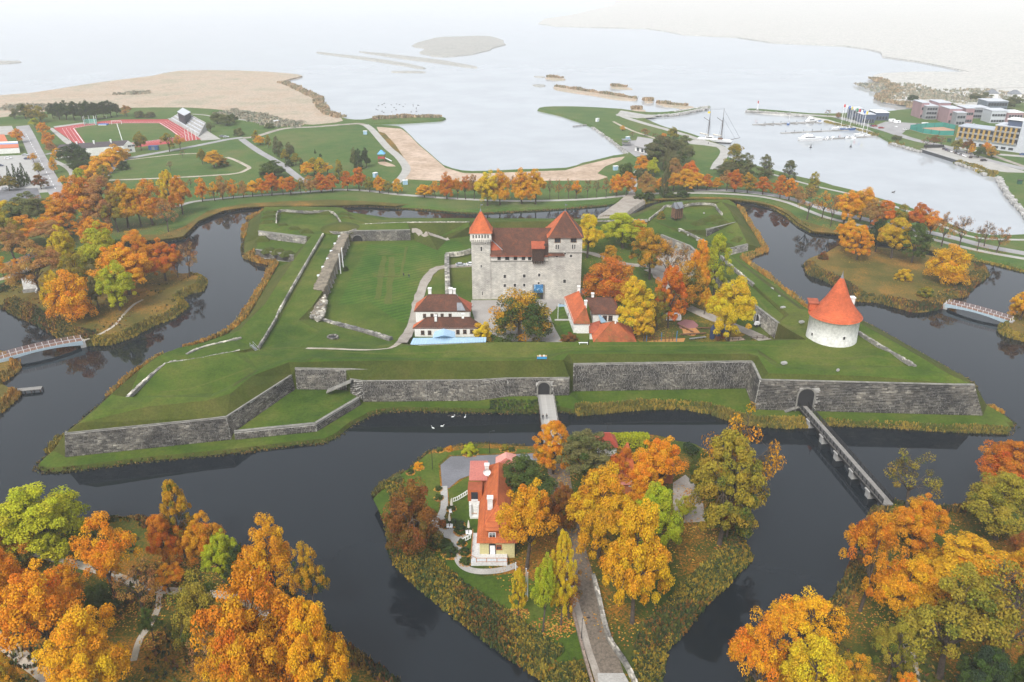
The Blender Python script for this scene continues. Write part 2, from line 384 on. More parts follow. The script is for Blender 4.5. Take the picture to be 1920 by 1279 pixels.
HARB=[(1398,209.6),(1404.6,205.5),(1462,209.6),(1519.6,214.5),(1570,215),(1630,211),(1659,211),(1690,208),(1715,205.5),(1717,201),(1689,197),(1661,193),(1653,188),(1655,181.5),(1683,171),(1660,158),(1636,148),(1650,139.5),(1734,136),(1811,136.5),(1801,133),(1717,116),(1653,107.6),(1650,99),(1582,87),(1448,81),(1381,70.6),(1280,65.6),(1211,54),(1043,50),(1020,36),(1150,10),(1250,-28),(1920,-28),(2600,-28),(2600,20),(2600,100),(2600,200),(2560,320),(2530,420),(2500,520),(2050,446),(1935,425),(1911,391),(1889,365.5),(1876,344),(1871,333),(1845,328),(1833,319.6),(1792,306),(1727,285),(1702,278.5),(1686,272),(1671,269.5),(1653,260.5),(1643,255),(1623,246),(1585,237.5),(1551,227.6),(1528,223.5),(1511,219.4),(1470,217),(1401,211)]
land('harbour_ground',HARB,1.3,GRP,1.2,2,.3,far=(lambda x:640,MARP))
_hw=[(p[0],p[1]) for p in world(HARB[8:HARB.index((2500,520))])]
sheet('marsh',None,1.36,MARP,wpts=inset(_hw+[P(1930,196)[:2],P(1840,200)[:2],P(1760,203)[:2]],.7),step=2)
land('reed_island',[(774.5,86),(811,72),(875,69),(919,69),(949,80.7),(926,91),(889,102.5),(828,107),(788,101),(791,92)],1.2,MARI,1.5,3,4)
for q in ([(674,97),(760,105),(830,114),(892,125),(885,128),(820,119),(750,110),(690,101)],[(595,98),(640,102.5),(715,112),(770,121),(797,127),(790,129.5),(740,121),(660,109),(600,101)],
          [(740,134),(790,134.5),(795,137),(740,136.5)],[(-40,115.5),(33,115),(36,118),(0,120.5),(-40,120.5)],[(1002,143.5),(1020,144.3),(1020,146),(1003,145)],[(1000,159.5),(1020,159.5),(1021,162.5),(1003,163)]):
    land('reed_island',q,.9,MARI,1.2,3,1.5)
REEDS=[[(1040,163),(1060,163),(1110,171),(1160,179),(1195,184),(1193,189),(1160,188),(1110,180),(1065,173),(1041,169)],[(1025,146),(1050,146),(1062,149.5),(1050,151.5),(1026,149)],[(1146,163),(1165,163),(1184,166),(1182,168.5),(1150,166.5)],
       [(1206,189),(1220,189.5),(1226,192.5),(1212,194)],[(1230,194.5),(1250,195),(1275,198),(1302,202),(1296,205),(1265,202.5),(1240,199)],[(1184,206),(1196,205),(1210,208),(1209,211),(1190,210.5)]]
for q in REEDS: land('reed_island',q,.8,MAR,1.0,3,1)
RISL=[(1503.5,497.5),(1515,516),(1549,528),(1580,548),(1603,565),(1643,568),(1683,578),(1710,586.5),(1750.6,583),(1777.5,575),(1784,561),(1808,558),(1831,534),(1853,517.6),(1848,505),(1828,497),(1790,491),(1720,480),(1640,467),(1575,464),(1556,470),(1535.5,481),(1512,488)]
land('islet_ground',RISL,1.7,GRA,1.8,3,.4)
LISL=[(-200,480),(-60,540),(-30,565),(0,576),(26,590),(49,601),(75,614),(105,629),(112,635),(156,648),(208,647),(249,632),(289,610),(323,598),(352,576),(338,561),(356,552),(381,545),(387,524),(363,518),(339,517),(300,499),(240,483),(150,484),(90,503),(40,531),(0,552),(-100,500)][2:-1]
land('islet_ground',[(-60,585)]+LISL,2.0,GRA,2.0,3,.4)
FISL=[(695,928),(734,897),(769,883),(777,872),(796,850),(835,842),(890,835),(933,835),(985,838),(1040,838),(1100,820),(1144,813),(1215,817),(1273,829),(1320,840),(1370,885),(1392,935),(1394,975),(1392,1010),(1412,1032),(1413,1049),(1382,1080),(1351,1112),(1328,1131),(1293,1178),(1250,1221),(1238,1279),(1240,1420),(1075,1420),(1015,1279),(952,1237),(894,1194),(827,1143),(765,1088),(738,1061),(728,1034),(726,1002),(718,975),(702,936)]
land('island_ground',FISL,2.4,GRD,3.2,3,.3)
BLP=[(-400,1040),(0,985),(162,985),(215,974),(280,971),(300,990),(400,1000),(467,1035),(520,1090),(600,1150),(617,1179),(656,1213),(679,1229),(718,1256),(753,1279),(900,1440),(-400,1440)]
land('park_ground',BLP,1.9,GRD,2.2,3,.3)
BRP=[(1640,950),(1668,942),(1742,957),(1792,957),(1850,945),(1920,930),(2300,900),(2300,1440),(1330,1440),(1345,1360),(1380,1300),(1450,1240),(1520,1180),(1568,1117),(1598,1060),(1624,985)]
land('park_ground',BRP,1.9,GRD,2.2,3,.3)
LEDG=[(-250,640),(0,669),(17,672),(32,680),(35,690),(28,700),(7,716),(10,724),(24,729),(36,737),(32,745),(11,765),(0,775),(-250,880)]
land('bank_ground',LEDG,1.5,GRA,1.4,2,.2)
REDG=[(2250,545),(1920,585),(1893,598),(1877,612),(1876,623),(1886,631),(1920,640),(2250,690)]
land('bank_ground',REDG,1.5,GRA,1.4,2,.2)
# ================================================================ FORTRESS earthworks: one surface over traced break lines
class Tin:
    def __init__(s): s.v=[]; s.z=[]; s.e=[]; s.k={}
    def pt(s,p):
        w=p if isinstance(p,Vector) else P(*p)
        k=(round(w.x*4),round(w.y*4))
        if k not in s.k: s.k[k]=len(s.v); s.v.append((w.x,w.y)); s.z.append(w.z)
        return s.k[k]
    def line(s,pts,closed=False):
        i=[s.pt(p) for p in pts]
        for a,b in zip(i,i[1:]+(i[:1] if closed else [])):
            if a!=b: s.e.append((a,b))
def off(pts,d):
    """shift a polyline sideways by d metres (positive: to its left)"""
    out=[]
    for i,p in enumerate(pts):
        a=pts[max(i-1,0)]; c=pts[min(i+1,len(pts)-1)]
        e1=(p-a) if i>0 else (c-p); e2=(c-p) if i<len(pts)-1 else (p-a)
        e1=Vector((e1.x,e1.y)).normalized(); e2=Vector((e2.x,e2.y)).normalized()
        n1=Vector((-e1.y,e1.x)); n2=Vector((-e2.y,e2.x)); m=n1+n2; m=m/max(.4,m.dot(n1))
        out.append(Vector((p.x+m.x*d,p.y+m.y*d,p.z)))
    return out
T=Tin()
WL=[(69,874),(73,883),(108,886),(213,874),(290,865),(366,857.5),(420,853),(470,847),(553,836.5),(610,831),(641,814.5),(663,796),(682,788),(717,774),(800,772),(923,775),(1004,775),(1050,771),(1089,778),(1141,771),(1200,765),(1280,764),(1331,773),(1368,786),(1412,796),(1475,800),(1519,797),(1555,797),(1653,801),(1763,808),(1890,813),(1894,801),(1905,799),(1872,773),(1838,755),(1824,720),(1787,697),(1702,650),(1614,602),(1562,592),(1519,584),(1455,533),(1393,488),(1435,471),(1405,421),(1387,392),(1368,377.5),(1330,376.5),(1290,378),(1245,381),(1215,391),(1188,404),(1150,411),(1100,412.5),(1000,412),(880,411.5),(763,411),(709,410),(661,404),(645,392),(600,390.5),(504,389),(492,394),(478,408),(462,420),(457,447),(455,470),(460,483),(480,490),(515,497),(503,520),(456,600),(415,632),(345,654),(299,668),(260,695),(206,743),(172,774),(140,800),(118,822),(95,850)]
wl=catmull([tuple(P(a,b,0)) for a,b in WL],2,True)
wl=[(x+rnd.uniform(-.2,.2),y+rnd.uniform(-.2,.2)) for x,y,_ in wl]
ins=inset(wl,1.0); n=len(wl)
T.line([Vector((x,y,-.5)) for x,y in wl],True); T.line([Vector((x,y,1.0)) for x,y in ins],True)
WALLS=[]   # (label, base points, top z, thickness, block length, course height, separate)
def W(pts): return [p if isinstance(p,Vector) else P(*p) for p in pts]
def scarp(pts,ztop,batter=.7,slant=(0,0)):
    """break lines at foot and head of a retaining wall; returns foot and head"""
    b=W(pts); t=off(b,batter)
    zt=ztop if isinstance(ztop,list) else [ztop]*len(b)
    t=[Vector((p.x,p.y,z)) for p,z in zip(t,zt)]
    if slant[0]: t[0]=t[0]+(t[1]-t[0]).normalized()*slant[0]
    if slant[1]: t[-1]=t[-1]+(t[-2]-t[-1]).normalized()*slant[1]
    T.line(b); T.line(t); return b,t
f_b,f_t=scarp([(122,857,1.2),(433,824,1.2),(553,730,3.3)],[7.8,7.8,7.8],slant=(1.2,0))
b3=W([(558,729.5,3.3),(650,731,3.3)]); T.line(b3); b3t=[Vector((p.x,p.y+.6,9.8)) for p in b3]; T.line([f_t[2]]+b3t)
low_b,low_t=scarp([(441,824.5,1.2),(594,809,1.2),(676,759,1.2)],3.4,.4)
g_b,g_t=scarp([(657,737,3.3),(682,753,1.2),(800,752,1.2),(896,751,1.2),(953,743,2.0),(1067,741,2.2)],7.6,.7)
c_b,c_t=scarp([(1074,733.5,1.5),(1399,728,1.5),(1414,767.5,1.2),(1843,779,1.2)],[10.2,10.2,10.4,10.4],.7,slant=(0,4.2))
# crest of the front rampart
CR=[(176,771,11),(279,762,11),(388,751,11),(432,738,11),(472,705,11),(542,679,11.3),(568,679,11.6),(640,677,12),(741,676,12.3),(900,677,12.3),(1056,675,12.3),(1066,663.5,12.3),(1160,663,12.3),(1404,663,12.3),(1421,668,12.2),(1441,700,11.7),(1627,705,11.6),(1780,702,11.6)]
T.line([f_t[0]]+W(CR)+[c_t[3]])
T.line([g_t[1]]+W([(741,676,12.3)])); T.line([g_t[-1]]+W([(1056,675,12.3)]))
T.line([c_t[1]]+W([(1404,663,12.3)])); T.line([c_t[2]]+W([(1441,700,11.7)]))
# inner crest, firing step
T.line(W([(586,672.5,12),(640,673,12.1),(800,675,12.3),(1010,673.5,12.3),(1070,661,12.3),(1160,660.5,12.3),(1412,659.5,12.3),(1424,664,12.2),(1456,690,11.7),(1560,695,11.6),(1735,696,11.6)]))
T.line(W([(239,749,9.4),(399,738,9.4),(439,719,9.4),(483,692,9.4),(531,672.5,9.7),(586,669,10.4),(640,669.5,10.7),(800,671,10.9),(1005,669.5,10.9),(1068,657,10.9),(1160,657.5,10.9),(1420,655,10.9),(1461,682.5,10.5),(1560,685,10.5),(1712,688.5,10.5)]))
T.line(W([(222,755.5,11),(395,744.5,11),(436,727,11),(480,697,11),(540,675,11.3)]))
# right flank of the right bastion: crest, parapet step
T.line(W([(1780,702,11.6),(1695,651.5,11.6),(1606,602.5,11.6),(1560,592.5,11)]))
T.line(W([(1717,686.5,11.6),(1650,646,11.6),(1606,619,11.5)])); T.line(W([(1712,688.5,10.5),(1645,650,10.7),(1602,624,10.8)]))
# left bastion: silhouette crest, parapet
T.line([f_t[0]]+W([(150,793,10),(178,770,11),(209,740,11),(263,692,11),(301,666,10.6),(335,652,9.5),(380,644,8.8),(430,634,8.4)]))
T.line(W([(237,744.5,11),(311,681,11),(350,675,10.9),(457,656,10.3),(476,652.5,9)]))
T.line(W([(239,749,9.8),(313,686,9.7),(352,680,9.7),(460,661,9.4),(480,657,8.4)]))
# left curtain: ridge, parapet, terreplein
T.line(W([(430,634,8.4),(447,620,8.4),(497,570,8.2),(525,526,8),(551,488,8),(584,443,8)]))
T.line(W([(350,655,1.4),(420,632,1.4),(461,599,1.4),(507,525,1.4),(522,500,1.4)]))
T.line(W([(606,438,8),(565,508,8),(525,579,8),(516,599,8.1),(484,652,8.8)]))
T.line(W([(611,440,6.7),(569,510,6.7),(529,581,6.7),(520,601,6.9),(489,654,7.6)]))
# casemate row behind the left curtain
T.line(W([(653,440,6.9),(634,480,6.9),(605,546,6.9),(585,575,6.6)])); 
T.line([P(655.5,456,3),P(636,500,3),P(610,566,3),P(604,598,3.1)])
T.line(W([(604,598,3.1),(640,612,3.2),(690,625,3.2),(733,640,3.2)]))
T.line(W([(560,600,6.6),(600,622,5.6),(650,641,5.2),(700,650,6.6)]))
# inner edge of the front terreplein and the foot of its bank in the court
E_=W([(489,657,8.6),(560,653,8.8),(640,655,9.6),(700,657,10.4),(740,655,10.8),(769,648.5,11),(844,645.5,11),(935,641.5,11),(1021,641.5,11),(1038,648,11),(1063,650,11),(1068,641.5,11),(1240,641.2,11),(1359,641,11),(1480,637.5,11),(1512,637,11)])
T.line(E_); T.line([Vector((p.x,p.y+13,3)) for p in E_[6:14]])
# rear curtain, court wall
rc_b,rc_t=scarp([(658,452.5,3),(770,450.5,3)],7.7,.5)
T.line(W([(775,450,3),(840,448,3),(900,440,3),(1100,438,3),(1200,442,3)]))
T.line([rc_t[1]]+W([(800,432,7.6),(880,425,7.5),(1100,424,7.5),(1180,425,7.4)]))
T.line(W([(679,424,7.6),(763,420.5,7.6),(879,419.3,7.6),(1100,417.5,7.6),(1196,414.5,7.6)]))
T.line(W([(679,420.5,8.6),(763,417,8.6),(879,416,8.6),(1100,414.5,8.6),(1190,411.5,8.6)]))
# rear left bastion
T.line(W([(485,432,8),(491,397,8.6),(504,392,8.8),(645,396.5,8.8),(662,418,8.6)]))
T.line(W([(520,422,7.2),(522,398,7.2),(624,400,7.2),(638,421,7.2)])); T.line(W([(517,419,8.6),(520,395.5,8.7),(626,397.3,8.7),(642,419,8.6)]))
u_b,u_t=scarp([(485,446.5,4.6),(575,458,4.6)],7.8,.4)
l_b,l_t=scarp([(480,480.5,1.8),(551,492,1.8)],4.7,.4)
# rear right bastion
T.line(W([(1192,407,8.2),(1215,394,8.6),(1249,384,8.6),(1300,380,8.8),(1352,378,8.8),(1367,392,8.6),(1383,419,8.2)]))
T.line(W([(1221,413,7.2),(1243,395,7.2),(1280,388,7.2),(1336,384.5,7.2),(1351,401,7.2)]))
v_b,v_t=scarp([(1324,444,4.6),(1380,430,4.6)],7.8,.4)
x_b,x_t=scarp([(1365,479.5,1.8),(1402,470,1.8)],4.7,.4)
T.line(W([(1273,431,8),(1322,454,8),(1352,480,8.2),(1413,533,8.6),(1480,590,9.5)]))
T.line(W([(1269,434,7.2),(1318,457,7.2),(1348,483,7.2),(1408,536,7.4),(1470,592,8.6)]))
T.line(W([(1370,480,8.0),(1432,530,8.4),(1500,580,9.6)])); T.line(W([(1389,492,1.4),(1449,535,1.4),(1508,580,1.4)]))
# casemates along the right side of the court
rk_b=W([(1236,458,3),(1290,480,3),(1345,535,3),(1404,593,3),(1452,635,3)]); T.line(rk_b)
rk_t=[Vector((p.x,p.y,z)) for p,z in zip(off(rk_b,.5),[7.4,7.4,7.4,8.0,8.6])]; T.line(rk_t)
for px,py in ((700,500),(750,480),(820,470),(700,560),(760,540),(820,600),(760,600),(1150,480),(1250,560),(1200,600),(1330,600),(1000,600),(870,520)): T.pt((px,py,3))
mbt=MB(); vs,fs=cdt_fill(T.v,T.e,T.z); mbt.v=vs; mbt.f=fs; mbt.mi=[0]*len(fs)
# steep faces carry the darker olive slope turf
for i,f in enumerate(fs):
    a,b_,c=(Vector(vs[k]) for k in f[:3]); nn=(b_-a).cross(c-a)
    if nn.length>0 and abs(nn.normalized().z)<.93: mbt.mi[i]=1
GROUND.append((vs,fs))
ramp_o=mbt.build('rampart_ground',[GR,GRS],kind='structure')
# causeway that carries the road over the moat behind
land('causeway',[(1130,402),(1154,385),(1170,372),(1178,366),(1192,366),(1198,373),(1212,381),(1200,389),(1184,401),(1170,412),(1120,413)],1.9,GRAV,1.2,3,.2)
# ---------------------------------------------------------------- masonry walls, block by block
UNIT=[]
for k in range(6):
    mb=MB(); r2=random.Random(40+k); c=.06
    bt=[(-.5,0,-.5),(.5,0,-.5),(.5,0,.5),(-.5,0,.5)]; j=lambda a:a+r2.uniform(-.035,.035)
    tp=[(j(-.5+c*.6),-1+r2.uniform(-.25,.25),j(-.5+c)),(j(.5-c*.6),-1+r2.uniform(-.25,.25),j(-.5+c)),(j(.5-c*.6),-1+r2.uniform(-.25,.25),j(.5-c)),(j(-.5+c*.6),-1+r2.uniform(-.25,.25),j(.5-c))]
    mb.v=bt+tp; mb.f=[(0,1,5,4),(1,2,6,5),(2,3,7,6),(3,0,4,7),(4,5,6,7)]
    me=bpy.data.meshes.new('block'); me.from_pydata(mb.v,[],mb.f); me.materials.append(STOP); UNIT.append(me)
def wall(name,label,base,top,bl=1.0,ch=.42,single=0,mats=None,cope=True,skip=None,thick=.5,group=None,seedv=1,body=MORT,stone=None):
    """retaining wall: mortar body, coping, and every block proud of it; the blocks that show largest are parts, the rest one part"""
    r2=random.Random(seedv); root=thing(name,label,'wall',tuple(base[0]),0,group); root['kind']='thing'; root.location=(0,0,0)
    bod=MB(); cop=MB(); jn=MB(); blocks=[]
    for (b0,b1,t0,t1) in zip(base,base[1:],top,top[1:]):
        d=b1-b0; d.z=0; ln=d.length; d.normalize(); nn=Vector((d.y,-d.x,0))   # outward
        B0=b0+nn*.12-Vector((0,0,.5)); B1=b1+nn*.12-Vector((0,0,.5)); A0=t0+nn*.12; A1=t1+nn*.12
        bod.hexa([B0,B1,B1-nn*thick,B0-nn*thick],[A0,A1,A1-nn*thick,A0-nn*thick])
        if cope: cop.hexa([A0+nn*.16,A1+nn*.16,A1-nn*.75,A0-nn*.75],[p+Vector((0,0,.22)) for p in (A0+nn*.16,A1+nn*.16,A1-nn*.75,A0-nn*.75)])
        hh=max((t0.z-b0.z),(t1.z-b1.z)); rows=max(1,int(hh/ch))
        for r in range(rows+1):
            x=-r2.random()*bl
            rh=ch
            while x<ln:
                w_=bl*r2.uniform(.6,1.45); a=max(x,0.0); e=min(x+w_,ln); x+=w_
                if e-a<.3: continue
                s=(a+e)/2/ln; zb=b0.z*(1-s)+b1.z*s; zt=t0.z*(1-s)+t1.z*s
                zz=zb+(r+.5)*rh
                if zz+rh*.5>zt: continue
                fr=(zz-zb)/(zt-zb); p=(b0.lerp(b1,s)).lerp(t0.lerp(t1,s),fr); p.z=zz; p=p+nn*.12
                if skip and skip(p): continue
                lean=math.atan2((t0-b0).dot(-nn),max(.1,zt-zb))
                blocks.append((FP*(e-a)/depth(p),p,e-a-.08,rh-.07,math.atan2(d.y,d.x),lean,r2.uniform(.05,.13)))
    bod.build('wall_core',body,root); 
    if cope: cop.build('coping',COPE,root)
    blocks.sort(key=lambda q:-q[0])
    for i,(s,p,w_,h_,rz,lean,dp) in enumerate(blocks):
        if i<single:
            o=bpy.data.objects.new('stone',UNIT[r2.randrange(6)]); o.location=p; o.scale=(w_,dp,h_); o.rotation_euler=(-lean,0,rz); link(o,root)
        else:
            u=UNIT[r2.randrange(6)]; mtx=Matrix.Translation(p)@Matrix.Rotation(rz,4,'Z')@Matrix.Rotation(-lean,4,'X')@Matrix.Diagonal((w_,dp,h_,1))
            n0=len(jn.v); jn.v+=[tuple(mtx@v.co) for v in u.vertices]; jn.f+=[tuple(n0+k for k in q.vertices) for q in u.polygons]; jn.mi+=[0]*len(u.polygons)
    if jn.v: jn.build('stone_courses',stone or STO,root,kind='stuff')
    return root
gate_p=P(1021,738,2.3); sally_p=P(1507,764,1.2)
def arch_skip(c,w_,h_): return lambda p: abs(p.x-c.x)<w_/2+.35 and abs(p.y-c.y)<4 and p.z<h_+.5
wall('bastion_wall','long grey stone face of the left front bastion at its pointed corner',f_b[:2],f_t[:2],single=300,seedv=1)
wall('flank_wall','oblique stone wall between left bastion and the sunken grass terrace',f_b[1:],f_t[1:],single=0,seedv=2)
wall('terrace_wall','low stone wall bent around the sunken grass terrace',low_b,low_t,single=0,seedv=3,ch=.46)
bk=W([(557,729.8,3.3),(650,731,3.3),(703,731.8,3.3)]); bkt=[Vector((p.x,p.y+.5,9.9)) for p in bk]
wall('curtain_wall','high dark rubble wall at the back of the sunken grass terrace',bk,bkt,single=0,seedv=4,bl=.9,ch=.42)
wall('gate_wall','long pale stone wall with the arched main gate above the wooden bridge',g_b,g_t,single=300,seedv=5,skip=arch_skip(gate_p,3.4,6.2))
wall('curtain_wall','tall black and white blotched wall between main gate and right bastion',c_b[:2],c_t[:2],single=300,seedv=6)
wall('flank_wall','short pale oblique stone wall left of the right bastion face',c_b[1:3],c_t[1:3],single=0,seedv=7)
wall('bastion_wall','long dark block wall of the right bastion with an arched sally port',c_b[2:],c_t[2:],single=300,seedv=8,bl=1.25,ch=.48,skip=arch_skip(sally_p,4.6,8.0))
wall('court_wall','grey rubble wall with a dark vault at the far end of the lawn',rc_b,rc_t,single=0,seedv=9,bl=.7,ch=.38)
wall('terrace_wall','upper pale retaining wall of the rear left bastion',u_b,u_t,single=0,seedv=10,bl=.9,stone=STW)
wall('terrace_wall','lower pinkish grey retaining wall of the rear left bastion',l_b,l_t,single=0,seedv=11,bl=.8,ch=.4)
wall('terrace_wall','upper dark retaining wall of the rear right bastion',v_b,v_t,single=0,seedv=12,bl=.9)
wall('terrace_wall','lower short retaining wall of the rear right bastion',x_b,x_t,single=0,seedv=13,bl=.9,stone=STW)
# ================================================================ TREES
def leafmat():
    m,nt,b=newmat('autumn_leaves'); b.inputs['Roughness'].default_value=.75; b.inputs['Specular IOR Level'].default_value=.2
    oi=nt.nodes.new('ShaderNodeObjectInfo'); at=nt.nodes.new('ShaderNodeAttribute'); at.attribute_name='tint'
    sp=nt.nodes.new('ShaderNodeSeparateColor'); nt.links.new(at.outputs['Color'],sp.inputs[0])
    # second colour of the same tree: the leaves that have not turned yet, more of them low in the crown
    gm=N(nt,'Math',operation='MULTIPLY_ADD'); nt.links.new(sp.outputs[2],gm.inputs[0]); gm.inputs[1].default_value=-.55; gm.inputs[2].default_value=.5
    g2=N(nt,'Math',operation='ADD'); nt.links.new(gm.outputs[0],g2.inputs[0]); nt.links.new(sp.outputs[1],g2.inputs[1])
    g3=N(nt,'Math',operation='MULTIPLY'); nt.links.new(g2.outputs[0],g3.inputs[0]); nt.links.new(oi.outputs['Alpha'],g3.inputs[1])
    f=ramp(nt,g3.outputs[0],[(.38,(0,0,0)),(.62,(1,1,1))])
    c=mixc(nt,oi.outputs['Color'],(.055,.085,.014),f)
    hsn=nt.nodes.new('ShaderNodeHueSaturation'); nt.links.new(c,hsn.inputs['Color'])
    h1=N(nt,'Math',operation='MULTIPLY_ADD'); nt.links.new(sp.outputs[1],h1.inputs[0]); h1.inputs[1].default_value=.05; h1.inputs[2].default_value=.475
    nt.links.new(h1.outputs[0],hsn.inputs['Hue'])
    v1=N(nt,'Math',operation='MULTIPLY_ADD'); nt.links.new(sp.outputs[0],v1.inputs[0]); v1.inputs[1].default_value=.85; v1.inputs[2].default_value=.55
    nt.links.new(v1.outputs[0],hsn.inputs['Value'])
    nt.links.new(hsn.outputs[0],b.inputs['Base Color'])
    tr=nt.nodes.new('ShaderNodeBsdfTranslucent'); nt.links.new(hsn.outputs[0],tr.inputs[0])
    ms=nt.nodes.new('ShaderNodeMixShader'); ms.inputs[0].default_value=.28
    out=nt.nodes['Material Output']; nt.links.new(b.outputs[0],ms.inputs[1]); nt.links.new(tr.outputs[0],ms.inputs[2]); nt.links.new(ms.outputs[0],out.inputs[0])
    return m
LEAF=leafmat()
m_,nt_,b_=newmat('bank_plants'); b_.inputs['Roughness'].default_value=.9; at=nt_.nodes.new('ShaderNodeAttribute'); at.attribute_name='tint'; nt_.links.new(at.outputs['Color'],b_.inputs['Base Color']); PLANT=m_
def rdir(r):
    while True:
        v=Vector((r.uniform(-1,1),r.uniform(-1,1),r.uniform(-1,1)))
        if .1<v.length<1: return v.normalized()
def leaf(mb,p,n,s,r,col):
    n=n.normalized(); u=n.orthogonal().normalized(); a=r.uniform(0,6.28); u=(Matrix.Rotation(a,3,n)@u); w=n.cross(u)
    s1=s*r.uniform(.7,1.25); s2=s*r.uniform(.5,.95); k=len(mb.v)
    for x,y in ((-1,0),(0,-1),(1,0),(0,1)): mb.v.append(tuple(p+u*(x*s1*.62)+w*(y*s2*.62))); mb.col.append(col)
    mb.f.append((k,k+1,k+2,k+3)); mb.mi.append(0)
def proto(seed,kind):
    """crown and trunk meshes of one growth form, about 14 m tall"""
    r=random.Random(seed); h=14.0; Rr=6.0; cr=MB(); cr.col=[]; tk=MB()
    cl=[]
    if kind=='round' or kind=='open':
        nl=r.randint(5,8); lobes=[]
        for i in range(nl):
            a=2*math.pi*(i+r.uniform(-.35,.35))/nl; q=r.uniform(.35,.62); lobes.append((Vector((math.cos(a)*Rr*q,math.sin(a)*Rr*q,h*r.uniform(.24,.60))),r.uniform(.36,.52)*Rr))
        lobes.append((Vector((r.uniform(-1,1),r.uniform(-1,1),h*.76)),Rr*.46)); lobes.append((Vector((r.uniform(-2,2),r.uniform(-2,2),h*.62)),Rr*.6))
        per=19 if kind=='round' else 13
        for c,q in lobes:
            for _ in range(per):
                d=rdir(r); 
                if d.z<-.35: d.z*=-.6
                cl.append((c+Vector((d.x*q,d.y*q,d.z*q*1.15))*r.uniform(.72,1.05),r.uniform(.65,1.15)))
        nleaf=195 if kind=='round' else 150; ls=.225
    elif kind=='tall':
        for i in range(130):
            z=r.uniform(.2,1)**.9; wd=math.sin(min(1,z*1.02)*math.pi*.93+.12)**.7
            a=r.uniform(0,6.28); q=Rr*wd*r.uniform(.55,1)*r.choice((1,1,.7)); cl.append((Vector((math.cos(a)*q,math.sin(a)*q,h*z*.97)),r.uniform(.6,1.05)))
        nleaf=170; ls=.235
    elif kind=='poplar':
        for i in range(70):
            z=r.uniform(.1,1); wd=(1-z)**.5*.9+.12
            a=r.uniform(0,6.28); q=Rr*wd*r.uniform(.4,1); cl.append((Vector((math.cos(a)*q,math.sin(a)*q,h*z*.95)),r.uniform(.8,1.5)))
        nleaf=120; ls=.34
    elif kind=='conifer':
        for lv in range(13):
            z=.08+.9*lv/13; q=Rr*(1-z)*.95+.25; k=max(3,int(9*(1-z)+2))
            for i in range(k):
                a=2*math.pi*(i+r.random())/k; e=q*r.uniform(.75,1.1); cl.append((Vector((math.cos(a)*e*.8,math.sin(a)*e*.8,h*z)),.9*(1-z*.5)))
        nleaf=110; ls=.34
    elif kind=='dome':
        for i in range(150):
            d=rdir(r); d.z=abs(d.z)**.8; q=r.uniform(.45,.95)*(1-.22*r.random()*abs(math.sin(3*math.atan2(d.y,d.x)+seed))); cl.append((Vector((d.x*Rr*q,d.y*Rr*q,h*(.10+.80*d.z*q))),r.uniform(.75,1.4)))
        nleaf=140; ls=.245
    elif kind=='bush':
        for i in range(46):
            d=rdir(r); d.z=abs(d.z); q=r.uniform(.55,.95); cl.append((Vector((d.x*Rr*q,d.y*Rr*q,h*(.08+.80*d.z*q))),r.uniform(1,1.9)))
        nleaf=190; ls=.46
    else:  # sparse / bare: mostly twigs
        nb=26
        for i in range(nb):
            d=rdir(r); d.z=abs(d.z)*1.1; q=r.uniform(.6,1); cl.append((Vector((d.x*Rr*q,d.y*Rr*q,h*(.42+.55*min(1,d.z)*q))),r.uniform(.8,1.5)))
        nleaf=80 if kind=='sparse' else 28; ls=.30
    cen=Vector((0,0,h*.5))
    for c,q in cl:
        t=min(1,max(0,.5+r.gauss(0,.22)))
        for _ in range(nleaf):
            d=rdir(r); 
            if kind not in ('sparse','bare') and d.z<-.5 and r.random()<.6: d.z=-d.z
            p=c+Vector((d.x*q,d.y*q,d.z*q*.8))*r.uniform(.45,1.08)**.6
            nn=d*.55+(p-cen).normalized()*.35+Vector((0,0,.35))+rdir(r)*.65
            leaf(cr,p,nn,ls,r,(min(1,max(0,.5+r.gauss(0,.2))),min(1,max(0,t+r.gauss(0,.08))),min(1,max(0,p.z/h)),1))
    # trunk, limbs, branches, twigs
    if kind=='conifer': tk.tube((0,0,-.4),(0,0,h*.97),.3,.04,6)
    elif kind=='bush':
        for c,q in cl[:10]: tk.tube((0,0,-.3),tuple(c),.12,.03,4)
    else:
        lean=Vector((r.uniform(-.5,.5),r.uniform(-.5,.5),h*.30)); rt=.36
        tk.tube((0,0,-.6),(0,0,.35),rt*1.5,rt*1.05,7); tk.tube((0,0,.35),tuple(lean),rt*1.05,rt*.8,7)
        fk=[]
        for i in range(7):
            a=2*math.pi*i/7+r.uniform(-.4,.4); e=lean+Vector((math.cos(a)*Rr*.34,math.sin(a)*Rr*.34,h*r.uniform(.14,.26))); tk.tube(tuple(lean),tuple(e),rt*.5,rt*.26,5); fk.append(e)
        e=lean+Vector((0,0,h*.36)); tk.tube(tuple(lean),tuple(e),rt*.62,rt*.25,5); fk.append(e)
        for c,q in cl[::1 if kind in('sparse','bare') else 3]:
            f=min(fk,key=lambda k:(k-c).length); mid=f.lerp(c,.55)+Vector((0,0,.35)); tk.tube(tuple(f),tuple(mid),rt*.22,rt*.13,4); tk.tube(tuple(mid),tuple(c),rt*.13,.03,4)
            if kind in ('sparse','bare'):
                for _ in range(9 if kind=='sparse' else 12):
                    s=mid.lerp(c,r.random()); d=rdir(r); d.z=abs(d.z)*.8+.1; tk.tube(tuple(s),tuple(s+d*r.uniform(.9,1.9)),.05,.02,3,False)
    def mesh(mb,nm,mt,tint):
        me=bpy.data.meshes.new(nm); me.from_pydata(mb.v,[],mb.f); me.materials.append(mt)
        if tint:
            a=me.color_attributes.new('tint','FLOAT_COLOR','POINT'); a.data.foreach_set('color',[x for c in mb.col for x in c])
        me.update(); return me
